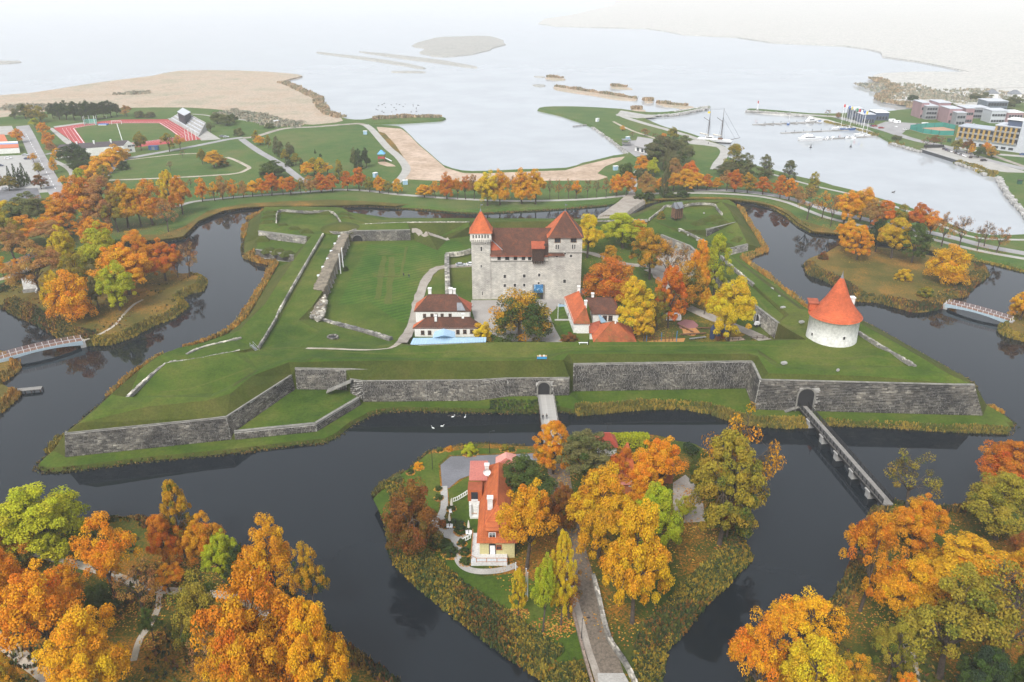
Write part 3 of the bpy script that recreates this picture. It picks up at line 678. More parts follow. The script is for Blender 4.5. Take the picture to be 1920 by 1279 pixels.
    return mesh(cr,'crown',LEAF,True),mesh(tk,'trunk',BARKP if kind=='birch' else BARK,False)
PROTO={}
for k,nv in (('round',6),('open',4),('tall',3),('poplar',2),('conifer',2),('bush',3),('dome',3),('sparse',3),('bare',2)):
    PROTO[k]=[proto(100+i*7+sum(map(ord,k)),k) for i in range(nv)]
COLS={'O':(.64,.265,.009,.22),'A':(.66,.335,.010,.28),'Y':(.62,.43,.014,.35),'L':(.40,.42,.016,.45),'R':(.56,.17,.010,.35),'K':(.30,.24,.022,.55),'G':(.085,.125,.02,.8),'D':(.026,.050,.022,.9),
      'U':(.24,.095,.014,.5),'B':(.38,.20,.055,.3),'V':(.15,.155,.05,.6),'M':(.56,.30,.012,.62),'C':(.50,.29,.012,.80)}
tr_=random.Random(5); TREEBASE=[]
def tree(px,by,ty,hw,col,kind,label,group=None,name=None,cat='tree',base=None,z=None):
    b=base or (P(px,by,z) if z is not None else G(px,by))
    hw=hw*(.93 if by>1040 and hw>30 else 1.15 if 320<by<545 and kind in('round','open','tall') else 1.04)
    s=FP/depth(b); ph=math.atan2(CH-b.z-5,b.y); r=hw/s
    need=(by-ty)/s; lo,hi=.5,45
    if base is not None or z is not None: need=need
    for _ in range(40):
        h=(lo+hi)/2; c=.6*h*math.cos(ph)+math.sqrt((r*math.sin(ph))**2+(.4*h*math.cos(ph))**2)
        if kind in('bush','dome'): c=.3*h*math.cos(ph)+math.sqrt((r*math.sin(ph))**2+(.65*h*math.cos(ph))**2)
        if c>need: hi=h
        else: lo=h
    ms=PROTO[kind]; cm,tm=ms[tr_.randrange(len(ms))]
    nm=name or {'conifer':'conifer_tree','bush':'shrub','poplar':'poplar_tree','bare':'bare_tree'}.get(kind,'autumn_tree')
    root=thing(nm,label,cat if kind!='bush' else 'shrub',tuple(b),tr_.uniform(0,6.28),group)
    root.scale=(r/5.1,r/5.1,h/13.2)
    t=bpy.data.objects.new('trunk',tm); link(t,root)
    cr=bpy.data.objects.new('crown',cm); link(cr,root)
    c=COLS[col]; j=tr_.uniform(.88,1.12); cr.color=(c[0]*j,c[1]*j*tr_.uniform(.93,1.07),c[2],c[3])
    TREEBASE.append((b,r)); return root
ORD=['first','second','third','fourth','fifth','sixth','seventh','eighth','ninth','tenth','eleventh','twelfth','thirteenth','fourteenth','fifteenth','sixteenth','seventeenth','eighteenth','nineteenth','twentieth']
CN={'O':'orange','A':'amber','Y':'yellow','L':'lime','R':'rust red','K':'olive','G':'green','D':'dark green','U':'rust brown','B':'brown','V':'grey green','M':'amber and green','C':'amber and green'}
def row(lst,phrase,group):
    """trees of one row, told apart by colour and by their place counted along the row"""
    for i,t in enumerate(lst): tree(*t[:6],'%s tree, %s from the left %s'%(CN[t[4]],ORD[i],phrase),group)
TR=[ # x, base y, top y, half width, colour, form, label
# islet in front of the gate
(777,1035,897,48,'U','dome','dark rust brown round tree alone on the shore left of the red roofed house'),
(1037,888,794,34,'O','tall','bright orange tree at the near end of the wooden gate bridge'),
(1100,910,805,54,'V','open','big grey olive tree between the gate bridge and the steep orange roof'),
(978,968,860,58,'G','round','green tree leaning over the middle of the red roofed house'),
(988,1066,908,56,'A','open','tall amber tree at the end wall of the red roofed house'),
(1056,1005,913,27,'U','round','rust brown tree squeezed between two amber trees by the cobbled lane'),
(1122,1045,885,56,'A','round','large amber tree left of the lane with a rounded top'),
(1185,1168,957,62,'A','round','largest amber tree, its crown hanging over the cobbled lane'),
(1203,965,872,34,'O','round','orange tree just below the steep orange roof'),
(1224,1047,909,44,'L','round','lime green tree behind the largest amber tree'),
(1232,925,817,44,'O','open','orange tree half covering the small house roof'),
(1349,1020,829,58,'K','tall','tall olive yellow tree with a thick pale trunk at the right shore of the islet'),
(1373,985,780,54,'M','sparse','thin amber tree with visible limbs, tallest on the right shore'),
(1362,1010,935,30,'U','open','low rust brown tree under the tall olive tree'),
(1280,985,930,18,'L','open','small lime tree in front of the grey gravel yard'),
(1165,920,838,26,'R','open','rust red tree between the two small orange roofs'),
(1309,930,850,20,'G','round','small green tree behind the tall olive tree'),
(972,1153,1075,15,'Y','tall','slim yellow birch in front of the house terrace'),
(1018,1185,1053,24,'L','open','lime yellow birch in the middle of the lawn edge by the lane'),
(1052,1172,1020,23,'Y','tall','yellow birch right beside the cobbled lane'),
(1066,1160,1069,25,'U','sparse','thin rust brown tree beside the lane wall'),
# park at the bottom left
(85,1045,903,86,'L','round','huge lime yellow tree at the water on the far left'),
(30,1070,974,54,'M','round','amber and green tree below the huge lime tree at the left edge'),
(111,1075,1000,22,'L','open','small lime tree right under the huge lime tree'),
(222,1138,974,54,'O','open','tall orange tree with dark forked trunks behind the park path'),
(268,1152,1056,36,'B','sparse','brown half bare tree right of the tall forked orange tree'),
(319,1066,967,33,'R','round','rust red tree left of the slim amber tree at the shore'),
(347,1045,917,26,'M','tall','slim amber tree with dark green skirt at the shore'),
(390,1062,967,36,'O','round','orange tree right of the slim amber tree at the shore'),
(420,1092,1003,28,'L','round','small bright lime tree in the middle of the left park'),
(457,1112,1032,24,'D','round','dark green tree beside the small bright lime tree'),
(520,1150,989,54,'A','open','tall amber tree leaning over the water in the left park'),
(590,1160,1032,32,'M','open','right half open amber tree at the very edge of the water'),
(388,1205,1075,58,'K','dome','olive yellow round tree at the centre of the leafy lawn'),
(319,1112,1057,28,'O','open','small orange tree beside the fork of the paths'),
(100,1252,1071,76,'O','open','big orange tree over the pale path at the lower left'),
(30,1195,1039,56,'O','round','orange tree at the left edge above the pale path'),
(135,1150,1062,36,'O','open','orange tree between the big left crowns and the tall forked one'),
(190,1330,1157,70,'A','round','bright amber tree cut by the bottom edge in the left park'),
(192,1162,1096,28,'G','round','dark green shrubby tree tucked under the orange crowns'),
(492,1340,1114,76,'O','round','very large orange tree at the bottom of the left park'),
(600,1345,1143,58,'A','round','amber tree at the bottom beside the water, right of the very large orange one'),
(402,1295,1197,38,'B','sparse','brownish bare tree left of the very large orange tree'),
(445,1370,1205,46,'A','open','amber tree at the bottom edge under the bare brown one'),
(574,1220,1150,26,'O','open','small orange crown between the amber trees near the water'),
(288,1202,1143,18,'G','open','little dark green tree on a bare trunk in the leafy lawn'),
(20,1330,1240,30,'M','open','amber and green tree in the lower left corner'),
# park at the bottom right
(1700,952,850,42,'K','sparse','almost bare olive brown tree at the far end of the long footbridge'),
(1880,935,827,52,'R','round','rust red round tree on the right shore behind the yellow one'),
(1866,1010,889,62,'K','round','broad yellow olive tree on the right shore'),
(1700,1045,934,48,'O','round','orange tree at the near end of the long footbridge'),
(1613,1145,971,50,'O','open','orange tree on the bank left of the footbridge end'),
(1788,1112,996,86,'A','round','wide amber tree in the middle of the right park'),
(1905,1130,1030,40,'A','open','amber tree at the right edge under the broad yellow one'),
(1900,1085,1003,30,'U','round','rust brown tree at the right edge between two lighter crowns'),
(1683,1185,1051,60,'A','round','amber tree with golden top left of the big olive tree'),
(1761,1270,1076,90,'K','open','very big olive yellow tree with pale branches at the lower right'),
(1860,1265,1084,80,'K','sparse','thin olive tree with many grey twigs at the right edge'),
(1496,1255,1113,65,'A','open','amber tree standing out over the water at the lower right'),
(1406,1345,1162,60,'O','open','orange tree at the bottom, furthest into the water on the right'),
(1508,1372,1213,68,'Y','round','yellow tree at the bottom edge of the right park'),
(1660,1292,1170,44,'K','open','olive tree beside the narrow brown path'),
(1827,1352,1221,58,'D','round','dark bluish green tree at the bottom right'),
(1905,1330,1205,36,'G','round','deep green tree in the lower right corner'),
(1682,1350,1268,24,'O','open','small orange crown peeping in at the bottom beside the brown path'),
(1590,1330,1232,40,'M','open','amber and green tree between the yellow and olive ones at the bottom'),
# islet on the left
(141,600,501,36,'O','dome','bright orange round tree at the front of the left islet'),
(113,597,515,18,'Y','open','narrow yellow tree hugging the bright orange round one'),
(243,552,460,44,'O','round','largest orange tree of the left islet'),
(225,582,497,29,'L','round','lime green tree in front of the largest orange tree of the islet'),
(311,526,454,26,'R','round','reddish orange tree on the right side of the left islet'),
(272,520,442,20,'O','round','small orange top between the two large orange trees of the islet'),
(356,519,455,17,'B','sparse','nearly bare yellowish tree at the tip of the left islet'),
(334,520,470,14,'B','bare','bare brown tree beside the reddish orange one on the islet'),
(192,522,427,32,'L','round','large lime tree at the back of the left islet'),
(134,520,430,23,'Y','round','yellow green tree left of the large lime tree'),
(80,556,454,42,'B','open','wide grey brown tree beside the stone monument'),
(151,560,477,28,'K','open','olive tree behind the bright orange round one'),
(186,578,518,20,'V','open','low grey green tree between the orange trees of the islet'),
(100,556,508,13,'Y','open','small yellow tree next to the stone monument'),
(36,515,485,11,'O','open','small orange tree by the park path at the left edge'),
(8,520,480,11,'A','open','small amber tree at the left edge by the road'),
# park beyond the moat on the left
(10,470,395,30,'K','round','olive tree at the left edge below the yellow crown'),(8,415,374,28,'Y','round','yellow crown at the left edge among orange ones'),
(57,425,364,34,'V','round','dark olive round tree between yellow and orange crowns'),(112,428,370,30,'O','round','orange tree beside the end of the straight road'),
(50,462,405,34,'O','open','orange and brown tree below the dark olive one'),(100,462,412,32,'B','open','brown tree in front of the orange ones near the islet'),
(30,492,425,26,'B','open','brown tree above the park path at the left edge'),
(160,430,340,32,'O','round','orange tree with broad crown right of the straight road'),(203,430,338,29,'B','tall','brown purple tree between two bright ones'),
(241,428,343,24,'A','round','golden tree, brightest above the left moat'),(222,435,365,20,'K','open','olive tree at the foot of the golden one'),
(287,422,340,28,'O','open','orange brown tree right of the golden one'),(322,395,325,15,'Y','tall','yellow pointed tree on the edge of the park'),
(343,402,335,18,'O','round','orange tree, last of the dense park on the left'),(265,425,362,18,'O','open','low orange tree between golden and brown crowns'),
(316,435,378,16,'B','sparse','bare reddish tree alone on the moat slope'),(185,470,412,24,'O','round','orange tree behind the lime one on the shore'),
(130,445,398,24,'O','open','small orange tree above the yellow green one'),(255,470,430,20,'O','open','orange tree at the back edge of the left islet channel'),
(70,392,365,15,'B','sparse','thin brown tree at the left end of the straight road'),
# shrubs and trees round the stadium
(174,338,302,17,'A','bush','amber bush, lowest of the round golden bushes'),(190,325,288,19,'A','bush','amber bush, second from the bottom of the golden bushes'),
(207,312,278,20,'A','bush','large golden bush in the middle of the golden bushes'),(222,300,268,18,'A','bush','golden bush nearest the white club house'),
(139,310,272,23,'D','round','dark green clump of trees left of the golden bushes'),(157,318,280,16,'D','round','dark green tree close to the golden bushes'),
(143,318,298,9,'G','bush','small green bush below the dark clump'),(233,318,299,9,'D','bush','round dark bush beside the curved road'),
(155,358,318,12,'L','tall','pale lime tree beside the bend of the path'),(198,345,312,11,'K','tall','olive tree under the golden bushes'),
(34,268,244,10,'O','round','orange tree beside the sports courts'),(82,252,230,10,'O','round','orange tree at the corner of the running track'),
(92,275,248,12,'O','round','orange tree along the straight road near the track'),(100,292,268,11,'B','open','brown orange tree along the straight road'),
(110,300,278,11,'A','open','amber tree along the straight road below the brown one'),(265,282,250,11,'K','round','olive tree in front of the running track'),
(318,285,250,12,'K','open','yellow olive tree at the near corner of the track'),(338,280,254,9,'A','open','small amber tree behind the flagpoles'),
(402,315,283,17,'A','round','golden round bush on the green lawn'),(380,308,281,9,'K','round','olive tree on the left of the golden bush'),(420,312,294,9,'M','bush','low amber bush right of the golden bush'),
(343,296,282,5,'B','bare','small bare tree on the lawn beside the path'),(320,320,302,6,'B','bare','small bare tree on the lawn below the path'),
(311,342,320,7,'D','conifer','small dark fir standing on the lawn path'),(358,352,335,6,'B','bare','bare twiggy tree behind the avenue'),
(480,266,245,6,'K','round','olive tree at the crossing of the roads'),(488,272,255,9,'A','round','golden tree at the crossing of the roads'),
(504,278,255,5,'K','tall','slim olive tree below the crossing'),(520,290,258,7,'V','poplar','grey poplar, first of the poplar group'),(528,298,268,8,'V','poplar','grey poplar, darker, in the poplar group'),
(543,302,270,11,'V','round','grey green tree in the middle of the poplar group'),(536,305,282,8,'K','round','yellowish tree in front of the poplar group'),(555,310,288,9,'K','round','yellow olive tree at the right end of the poplar group'),
(543,312,298,7,'D','bush','dark bush at the foot of the poplar group'),(567,322,300,5,'D','poplar','dark slim tree beside the yellow olive tree'),
(515,332,302,20,'G','round','wide dark green tree on the bend of the lawn path'),(498,332,312,11,'G','bush','green bush left of the wide dark green tree'),
(578,332,305,10,'A','round','amber tree above the avenue'),(590,328,298,10,'K','tall','olive birch above the avenue'),(602,330,298,9,'Y','tall','yellowish birch above the avenue'),(614,328,306,8,'A','open','small amber birch above the avenue'),
(637,338,302,9,'K','poplar','olive poplar above the avenue'),(665,312,280,9,'V','round','grey olive round tree on the beach lawn'),(673,318,282,9,'D','poplar','dark fir like tree on the beach lawn'),(687,314,280,9,'D','round','dark round tree on the beach lawn'),
(591,288,280,2.6,'D','conifer','tiny dark fir on the open lawn'),(601,294,287,2.4,'D','bush','tiny dark bush on the open lawn'),
# behind and right of the castle
(1101,483,405,23,'Y','round','yellow tree right behind the big castle tower'),(1167,465,399,32,'L','round','large yellow green tree behind the castle'),(1196,455,412,16,'O','open','orange side of the yellow green group behind the castle'),
(1218,524,435,29,'M','round','amber brown tree with round crown in the rear court'),(1143,515,462,17,'M','round','small amber tree behind the red one'),
(1143,562,478,44,'R','dome','big red orange tree beside the castle wall'),(1188,630,525,34,'Y','round','bright yellow tree beside the orange roofed house'),(1207,640,592,16,'Y','round','low yellow bough tree in front of the bright yellow one'),
(1230,620,545,20,'K','open','olive tree behind the bright yellow one'),(1252,615,506,27,'R','tall','red orange tree left of the white van'),(1284,580,485,33,'M','dome','dark green tree with amber top in the court'),
(1249,535,458,20,'B','sparse','thin brown tree in the rear court'),(1276,525,462,15,'B','sparse','thin pinkish tree by the vaulted casemates'),(1306,560,456,20,'O','round','tall orange tree beside the lime one'),
(1338,556,449,24,'L','tall','tall lime green tree near the right rampart'),(1365,639,527,38,'Y','round','yellow tree over the playground'),
(976,640,534,57,'C','dome','large amber and green tree in front of the castle gate',None,None,'tree',P(976,640,3)),(905,640,598,16,'Y','bush','yellow bush at the corner of the lower white house'),(1068,639,622,13,'U','bush','dark brown bush by the path to the gate'),(1240,410,393,6,'K','bush','small olive bush by the causeway'),(1320,590,540,12,'A','open','small amber tree under the tall orange one'),
# islet on the right
(1588,470,415,20,'A','round','golden tree at the left of the right islet'),(1606,487,427,19,'O','tall','bright orange tree in front of the golden one on the right islet'),(1641,472,413,17,'D','round','dark green tree on the right islet between orange and yellow'),
(1671,484,411,27,'Y','round','yellow tree with a bare trunk on the right islet'),(1709,492,424,22,'G','tall','grey green tree right of the yellow one'),(1774,530,454,34,'A','dome','big amber tree at the right end of the islet'),
(1693,525,500,13,'Y','bush','small yellow bush in the grass of the right islet'),(1735,556,535,13,'K','bush','olive bush at the front of the right islet'),(1543,486,470,8,'U','bush','rust bush at the left tip of the right islet'),
(1912,600,545,22,'A','round','amber tree at the end of the small white footbridge'),
# beyond the moat, right
(1211,368,326,15,'B','round','brown orange tree at the causeway'),(1245,318,256,36,'V','round','big grey green tree group beside the beach house'),(1280,305,258,22,'V','round','grey green round tree right of the big group'),
(1245,372,283,9,'V','poplar','grey green pointed tree before the big group'),(1205,325,293,13,'O','round','orange tree beside the beach road'),(1225,332,298,11,'L','round','yellow green tree beside the beach road'),(1200,336,312,10,'V','bush','grey bush beside the beach road'),
(1174,332,302,13,'G','bush','green bush at the corner of the sand'),(1158,340,324,6,'Y','bush','yellow shrub beside the green bush'),(1264,345,298,13,'B','round','brown tree behind the orange row'),(1290,345,305,15,'R','round','red orange tree top behind the orange row'),
(1262,262,240,11,'K','round','olive tree at the edge of the quay road'),(1244,268,250,8,'O','round','orange tree above the beach house'),(1229,262,250,7,'B','bare','purple bare tree above the beach house'),(1209,255,241,7,'B','open','brown small tree on the mole lawn'),(1185,258,247,6,'B','bare','small bare tree on the mole lawn'),(1167,245,236,5,'A','open','tiny amber tree on the mole lawn'),
(1374,325,275,21,'K','poplar','tall yellow olive poplar by the harbour'),(1396,330,290,20,'V','poplar','grey green poplar by the harbour'),(1362,330,303,17,'V','round','grey round tree before the poplars'),(1433,333,293,15,'V','poplar','single olive poplar on the harbour bank'),(1478,340,304,15,'V','poplar','second single poplar further along the harbour bank'),(1524,360,325,12,'K','poplar','smallest yellow poplar on the harbour bank'),
(1200,372,360,10,'G','bush','left green shrub beside the causeway'),(1216,374,358,10,'D','bush','dark green shrub beside the causeway'),(1255,372,358,11,'G','bush','green shrub under the orange row'),(1280,370,354,11,'D','bush','dark shrub under the orange row'),
]
for t in TR: tree(*t)
AV1=[(380,378,335,11,'O','open'),(403,377,342,9,'A','open'),(418,375,331,12,'B','open'),(438,373,337,9,'O','open'),(457,371,340,8,'B','open'),(474,369,340,11,'A','round'),(492,368,335,10,'O','round'),(510,367,327,15,'R','round'),(531,366,333,10,'O','open'),(546,366,332,13,'R','round'),(565,365,336,8,'K','open'),(582,363,330,12,'B','open'),(603,361,327,13,'R','round'),(624,360,328,12,'R','round')]
row(AV1,'in the avenue above the left moat','avenue trees along the moat road')
AV2=[(652,358,322,10,'R','round'),(674,358,315,13,'R','round'),(693,360,332,9,'K','open'),(712,362,332,10,'O','round'),(728,363,340,9,'K','open'),(746,365,337,8,'A','tall'),(796,370,346,13,'A','round'),(816,371,341,9,'O','open'),(838,373,328,14,'R','round'),(858,373,335,9,'O','open'),(873,374,332,11,'R','open'),(889,374,330,10,'B','open'),(914,386,324,20,'Y','round'),(938,384,324,16,'A','round'),(960,374,330,8,'B','sparse'),(978,382,322,18,'A','round'),(1004,383,322,17,'A','round')]
row(AV2,'in the avenue behind the castle','avenue trees along the moat road')
AV3=[(1031,374,336,7,'B','bare'),(1047,374,337,7,'B','sparse'),(1066,373,337,9,'B','sparse'),(1080,373,339,10,'O','open'),(1101,372,337,8,'B','bare'),(1118,371,338,7,'B','bare'),(1136,371,336,8,'B','sparse'),(1155,368,329,13,'O','open'),(1174,366,326,14,'O','round')]
row(AV3,'of the thin avenue left of the causeway','avenue trees along the moat road')
AV4=[(1239,360,334,11,'O','round'),(1262,358,326,14,'A','round'),(1288,357,318,17,'A','round'),(1308,356,324,15,'A','round'),(1325,356,328,13,'R','round'),(1343,357,334,9,'A','round'),(1362,358,322,13,'B','open'),(1377,360,320,14,'R','round'),(1401,362,327,12,'M','round'),(1430,365,332,13,'R','round'),(1462,372,332,11,'R','tall'),(1479,375,337,12,'O','tall'),(1496,380,350,11,'B','open'),(1513,412,356,17,'B','sparse'),(1541,410,362,13,'O','sparse'),(1557,425,366,11,'B','bare'),(1582,418,362,19,'A','round'),(1612,415,356,21,'A','round'),(1630,430,375,17,'B','open'),(1655,430,378,20,'R','round')]
row(AV4,'of the avenue beyond the right moat','avenue trees along the moat road')
AV5=[(1685,436,384,15,'K','open'),(1717,440,386,20,'R','round'),(1742,448,396,15,'O','open'),(1765,462,400,17,'B','sparse'),(1797,468,406,17,'B','bare'),(1832,470,425,11,'B','bare'),(1845,462,415,12,'B','bare'),(1868,474,425,15,'B','sparse')]
row(AV5,'at the far right corner of the moat','avenue trees along the moat road')
WOOD1=[(100,222,196,9,'D','round'),(112,224,194,11,'D','round'),(125,225,192,12,'D','round'),(140,226,193,13,'D','round'),(155,226,195,11,'D','round'),(168,226,191,12,'D','round'),(182,224,193,11,'D','round'),(196,222,192,10,'D','round'),(209,220,191,11,'D','round'),(220,218,196,8,'V','round')]
row(WOOD1,'in the wood behind the track','dark trees of the wood behind the track')
WOOD2=[(28,222,206,9,'V','round'),(48,222,196,12,'V','round'),(62,228,198,13,'K','open'),(78,230,200,11,'K','open'),(66,240,222,9,'L','round'),(238,218,198,11,'B','open'),(262,220,206,8,'V','bush'),(282,220,208,9,'V','bush'),(395,248,230,7,'V','open'),(408,232,212,12,'V','round'),(425,235,216,14,'V','round'),(438,230,214,8,'G','round'),(448,254,238,8,'V','bush'),(505,240,230,8,'V','bush')]
row(WOOD2,'of scattered trees along the marsh','grey green trees along the marsh')
RB_=[(1711,188,177,9,'D','bush'),(1757,196,186,8,'V','bush'),(1783,200,192,8,'V','bush'),(1830,186,174,13,'V','bush'),(1852,183,171,10,'V','bush'),(1885,204,186,14,'V','round'),(1902,200,180,12,'V','round'),(1736,280,256,9,'B','bare'),(1750,276,254,9,'U','open'),(1763,276,256,8,'B','bare'),(1793,285,262,10,'K','round'),(1812,288,262,11,'U','open'),(1820,290,270,6,'A','open'),(1834,296,274,10,'G','round'),(1848,290,268,9,'O','round'),(1858,296,275,10,'M','round'),(1681,262,252,9,'V','bush'),(1551,218,206,5,'B','bare'),(1571,222,211,5,'B','open')]
row(RB_,'on the harbour land','trees on the harbour land')
CON=[(21,345,312,6,'D','conifer'),(34,352,308,7,'D','conifer'),(42,350,315,8,'D','conifer'),(47,342,306,7,'D','conifer'),(2,346,324,8,'U','conifer'),(55,345,322,5,'D','conifer')]
row(CON,'of the firs on the far left car park','firs on the car park')
CAR_=[(18,358,332,13,'K','round'),(78,355,328,11,'U','round'),(64,305,288,7,'A','open'),(72,320,305,7,'K','open'),(75,330,308,7,'K','open'),(103,325,298,6,'A','tall'),(122,350,330,8,'A','open'),(136,362,345,9,'D','bush'),(130,385,352,8,'A','tall')]
row(CAR_,'lining the straight road','small trees lining the straight road')
# ================================================================ BUILDING helpers
_wc={}
def window(parent,p,rz,w_,h_,fm=None,pm=None,bars=True,name='window'):
    """frame with reveal and glazing bar, its pane a sub-part; p is the middle of the sill line on the wall face"""
    fm=fm or WHP; pm=pm or GLS; k=(round(w_,2),round(h_,2),fm.name,pm.name,bars)
    if k not in _wc:
        f=MB(); t=min(.14,w_*.14)
        f.box(0,-.05,-.10,w_+.24,.18,.10); f.box(0,-.02,h_-t,w_,.12,t); f.box(-w_/2+t/2,-.02,0,t,.12,h_-t); f.box(w_/2-t/2,-.02,0,t,.12,h_-t)
        if bars: f.box(0,-.02,0,.06,.08,h_-t); f.box(0,-.025,h_*.6,w_-2*t,.08,.06)
        me=bpy.data.meshes.new(name); me.from_pydata(f.v,[],f.f); me.materials.append(fm)
        g=MB(); g.box(0,.0,.0,w_-2*t*.9,.05,h_-t); mg=bpy.data.meshes.new('pane'); mg.from_pydata(g.v,[],g.f); mg.materials.append(pm)
        _wc[k]=(me,mg)
    me,mg=_wc[k]
    o=bpy.data.objects.new(name,me); o.location=p; o.rotation_euler=(0,0,rz); link(o,parent)
    q=bpy.data.objects.new('pane',mg); link(q,o); return o
def opening(parent,p,rz,w_,h_,name='window',sur=None,pane=True):
    """small unglazed opening: stone surround round a flat dark pane painted as the shade of a recess"""
    k=('op',round(w_,2),round(h_,2),(sur or COPE).name)
    if k not in _wc:
        f=MB(); t=.16
        f.box(0,-.03,-t,w_+2*t,.16,t); f.box(0,-.03,h_,w_+2*t,.16,t); f.box(-w_/2-t/2,-.03,0,t,.16,h_); f.box(w_/2+t/2,-.03,0,t,.16,h_)
        me=bpy.data.meshes.new(name); me.from_pydata(f.v,[],f.f); me.materials.append(sur or COPE)
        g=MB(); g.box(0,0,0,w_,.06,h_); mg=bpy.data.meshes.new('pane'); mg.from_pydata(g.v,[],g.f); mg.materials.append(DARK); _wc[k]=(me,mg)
    me,mg=_wc[k]; o=bpy.data.objects.new(name,me); o.location=p; o.rotation_euler=(0,0,rz); link(o,parent)
    q=bpy.data.objects.new('pane',mg); link(q,o); return o
def roofmesh(mb,A,B,Cc,D,R1,R2,ov=.45,th=.18,mi=None):
    cen=(A+B+Cc+D)/4; e=[]
    for p in (A,B,Cc,D):
        d=Vector((p.x-cen.x,p.y-cen.y,0)); e.append(p+d.normalized()*ov*1.4-Vector((0,0,ov*.45)))
    a,b,c,d=e; mi=mi or (0,0,0,0)
    for k,f in zip(mi,((a,b,R1),(b,c,R2,R1),(c,d,R2),(d,a,R1,R2))):
        mb.cur=k
        if len(f)==3: mb.tri(*f)
        else: mb.quad(*f)
    mb.cur=0; dz=Vector((0,0,-th)); l=[a,b,c,d]
    for i in range(4): mb.quad(l[i]+dz,l[(i+1)%4]+dz,l[(i+1)%4],l[i])
    mb.quad(d+dz,c+dz,b+dz,a+dz)
def chimney(parent,p,w_=.9,h_=2.2,m=None):
    mb=MB(); mb.box(0,0,-1.2,w_,w_,h_+1.2); mb.box(0,0,h_,w_+.24,w_+.24,.22); o=mb.build('chimney',m or WHTS,parent); o.location=p; return o
def house(name,label,A,B,D,R1,R2,z0,wm,rm,cat='house',ov=.45,wins=(),chims=(),mi=None,wallz=None,group=None,ridge=None):
    A,B,D,R1,R2=[P(*q) if not isinstance(q,Vector) else q for q in (A,B,D,R1,R2)]
    D.z=A.z; B.z=A.z; Cc=B+D-A; R2.z=R1.z
    root=thing(name,label,cat,(0,0,0),0,group); root['kind']='thing'
    mb=MB(); mb.prism([A,B,Cc,D],z0-.5,A.z); w_=mb.build('wall',wm,root)
    mb=MB(); roofmesh(mb,A,B,Cc,D,R1,R2,ov,mi=mi); ro=mb.build('roof',rm,root)
    rg=MB(); rg.tube(R1+Vector((0,0,.03)),R2+Vector((0,0,.03)),.16,n=5); 
    for p,r in ((A,R1),(B,R1),(Cc,R2),(D,R2)):
        if (p-r).length>.5: rg.tube(p,r,.12,n=4)
    rg.build('ridge_tiles',ridge or (rm[0] if isinstance(rm,(list,tuple)) else rm),ro)
    rzs={'AB':math.atan2(B.y-A.y,B.x-A.x),'DA':math.atan2(A.y-D.y,A.x-D.x),'BC':math.atan2(Cc.y-B.y,Cc.x-B.x)}
    for face,t,z,ww,hh,*k in wins:
        p,q={'AB':(A,B),'DA':(D,A),'BC':(B,Cc)}[face]; c=p.lerp(q,t); c.z=z; rz=rzs[face]; n_=Vector((math.sin(rz),-math.cos(rz),0)); c=c+n_*.03
        if k and k[0]=='door':
            d=MB(); d.box(0,0,0,ww,.14,hh); o=d.build('door',k[1],root); o.location=c; o.rotation_euler=(0,0,rz)
        else: window(w_,c,rz,ww,hh,WHP if not(k and k[0]=='dark') else WOOD)
    for p in chims: chimney(ro,P(*p[:3]),*(p[3:]))
    return root,w_,ro
# ================================================================ CASTLE
YF=P(905,561.5,3).y
def FX(px,py,y=None): y=y or YF; z=zat(py,y); return xat(y,z,px),z
def fz(py,y=None): return zat(py,y or YF)
cas=thing('castle','great square grey limestone castle with two towers in the middle of the fort','castle',(0,0,0)); cas['kind']='thing'
xl=FX(885,520)[0]; xa=FX(920,500)[0]; xb=FX(1028,470)[0]; xr=FX(1090,500)[0]; DEP=42.0; zE=fz(473); zB=1.6; zS=fz(484.5)
mb=MB(); mb.prism([(xl+.4,YF+.25),(xr-.3,YF+.25),(xr-.3,YF+DEP),(xl+.4,YF+DEP)],zB,zS-3)
mb.prism([(xl+.4,YF+.25),(xr-.3,YF+.25),(xr-.3,YF+11),(xl+.4,YF+11)],zS-3.001,zS); mw=mb.build('main_wall',CASW,cas)
mb=MB(); mb.prism([(xl+.6,YF+.40),(xr-.5,YF+.40),(xr-.5,YF+10.8),(xl+.6,YF+10.8)],zS,zE-.9); mb.build('parapet_wall',CASP,mw)
mb=MB(); mb.box((xa+xb)/2,YF+.16,zS-.12,xb-xa,.3,.24); mb.build('string_course',COPE,mw)
# openings under the eaves between plastered piers
xx=[FX(p,478)[0] for p in (921,932.5,939,947,955,963,970,978,985,990,996)]
mb=MB(); 
for a,b in zip(xx[0::2],xx[1::2]): mb.box((a+b)/2,YF+.30,zS+.15,b-a,.25,zE-zS-.75)
mb.build('pier',CASP,mw)
for a,b in zip(xx[1::2],xx[2::2]):
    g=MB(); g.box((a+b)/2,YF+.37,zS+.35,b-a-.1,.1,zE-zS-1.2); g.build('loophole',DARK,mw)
# main roofs round the yard
yr=YF+5.8; zR=zat(421.5,yr)
mb=MB()
def gable(x0,x1,y0,y1,ze,zr,along='x'):
    if along=='x':
        ym=(y0+y1)/2; mb.quad((x0,y0,ze),(x1,y0,ze),(x1,ym,zr),(x0,ym,zr)); mb.quad((x1,y1,ze),(x0,y1,ze),(x0,ym,zr),(x1,ym,zr)); mb.tri((x0,y1,ze),(x0,y0,ze),(x0,ym,zr)); mb.tri((x1,y0,ze),(x1,y1,ze),(x1,ym,zr))
    else:
        xm=(x0+x1)/2; mb.quad((x1,y0,ze),(x1,y1,ze),(xm,y1,zr),(xm,y0,zr)); mb.quad((x0,y1,ze),(x0,y0,ze),(xm,y0,zr),(xm,y1,zr)); mb.tri((x0,y0,ze),(x1,y0,ze),(xm,y0,zr)); mb.tri((x1,y1,ze),(x0,y1,ze),(xm,y1,zr))
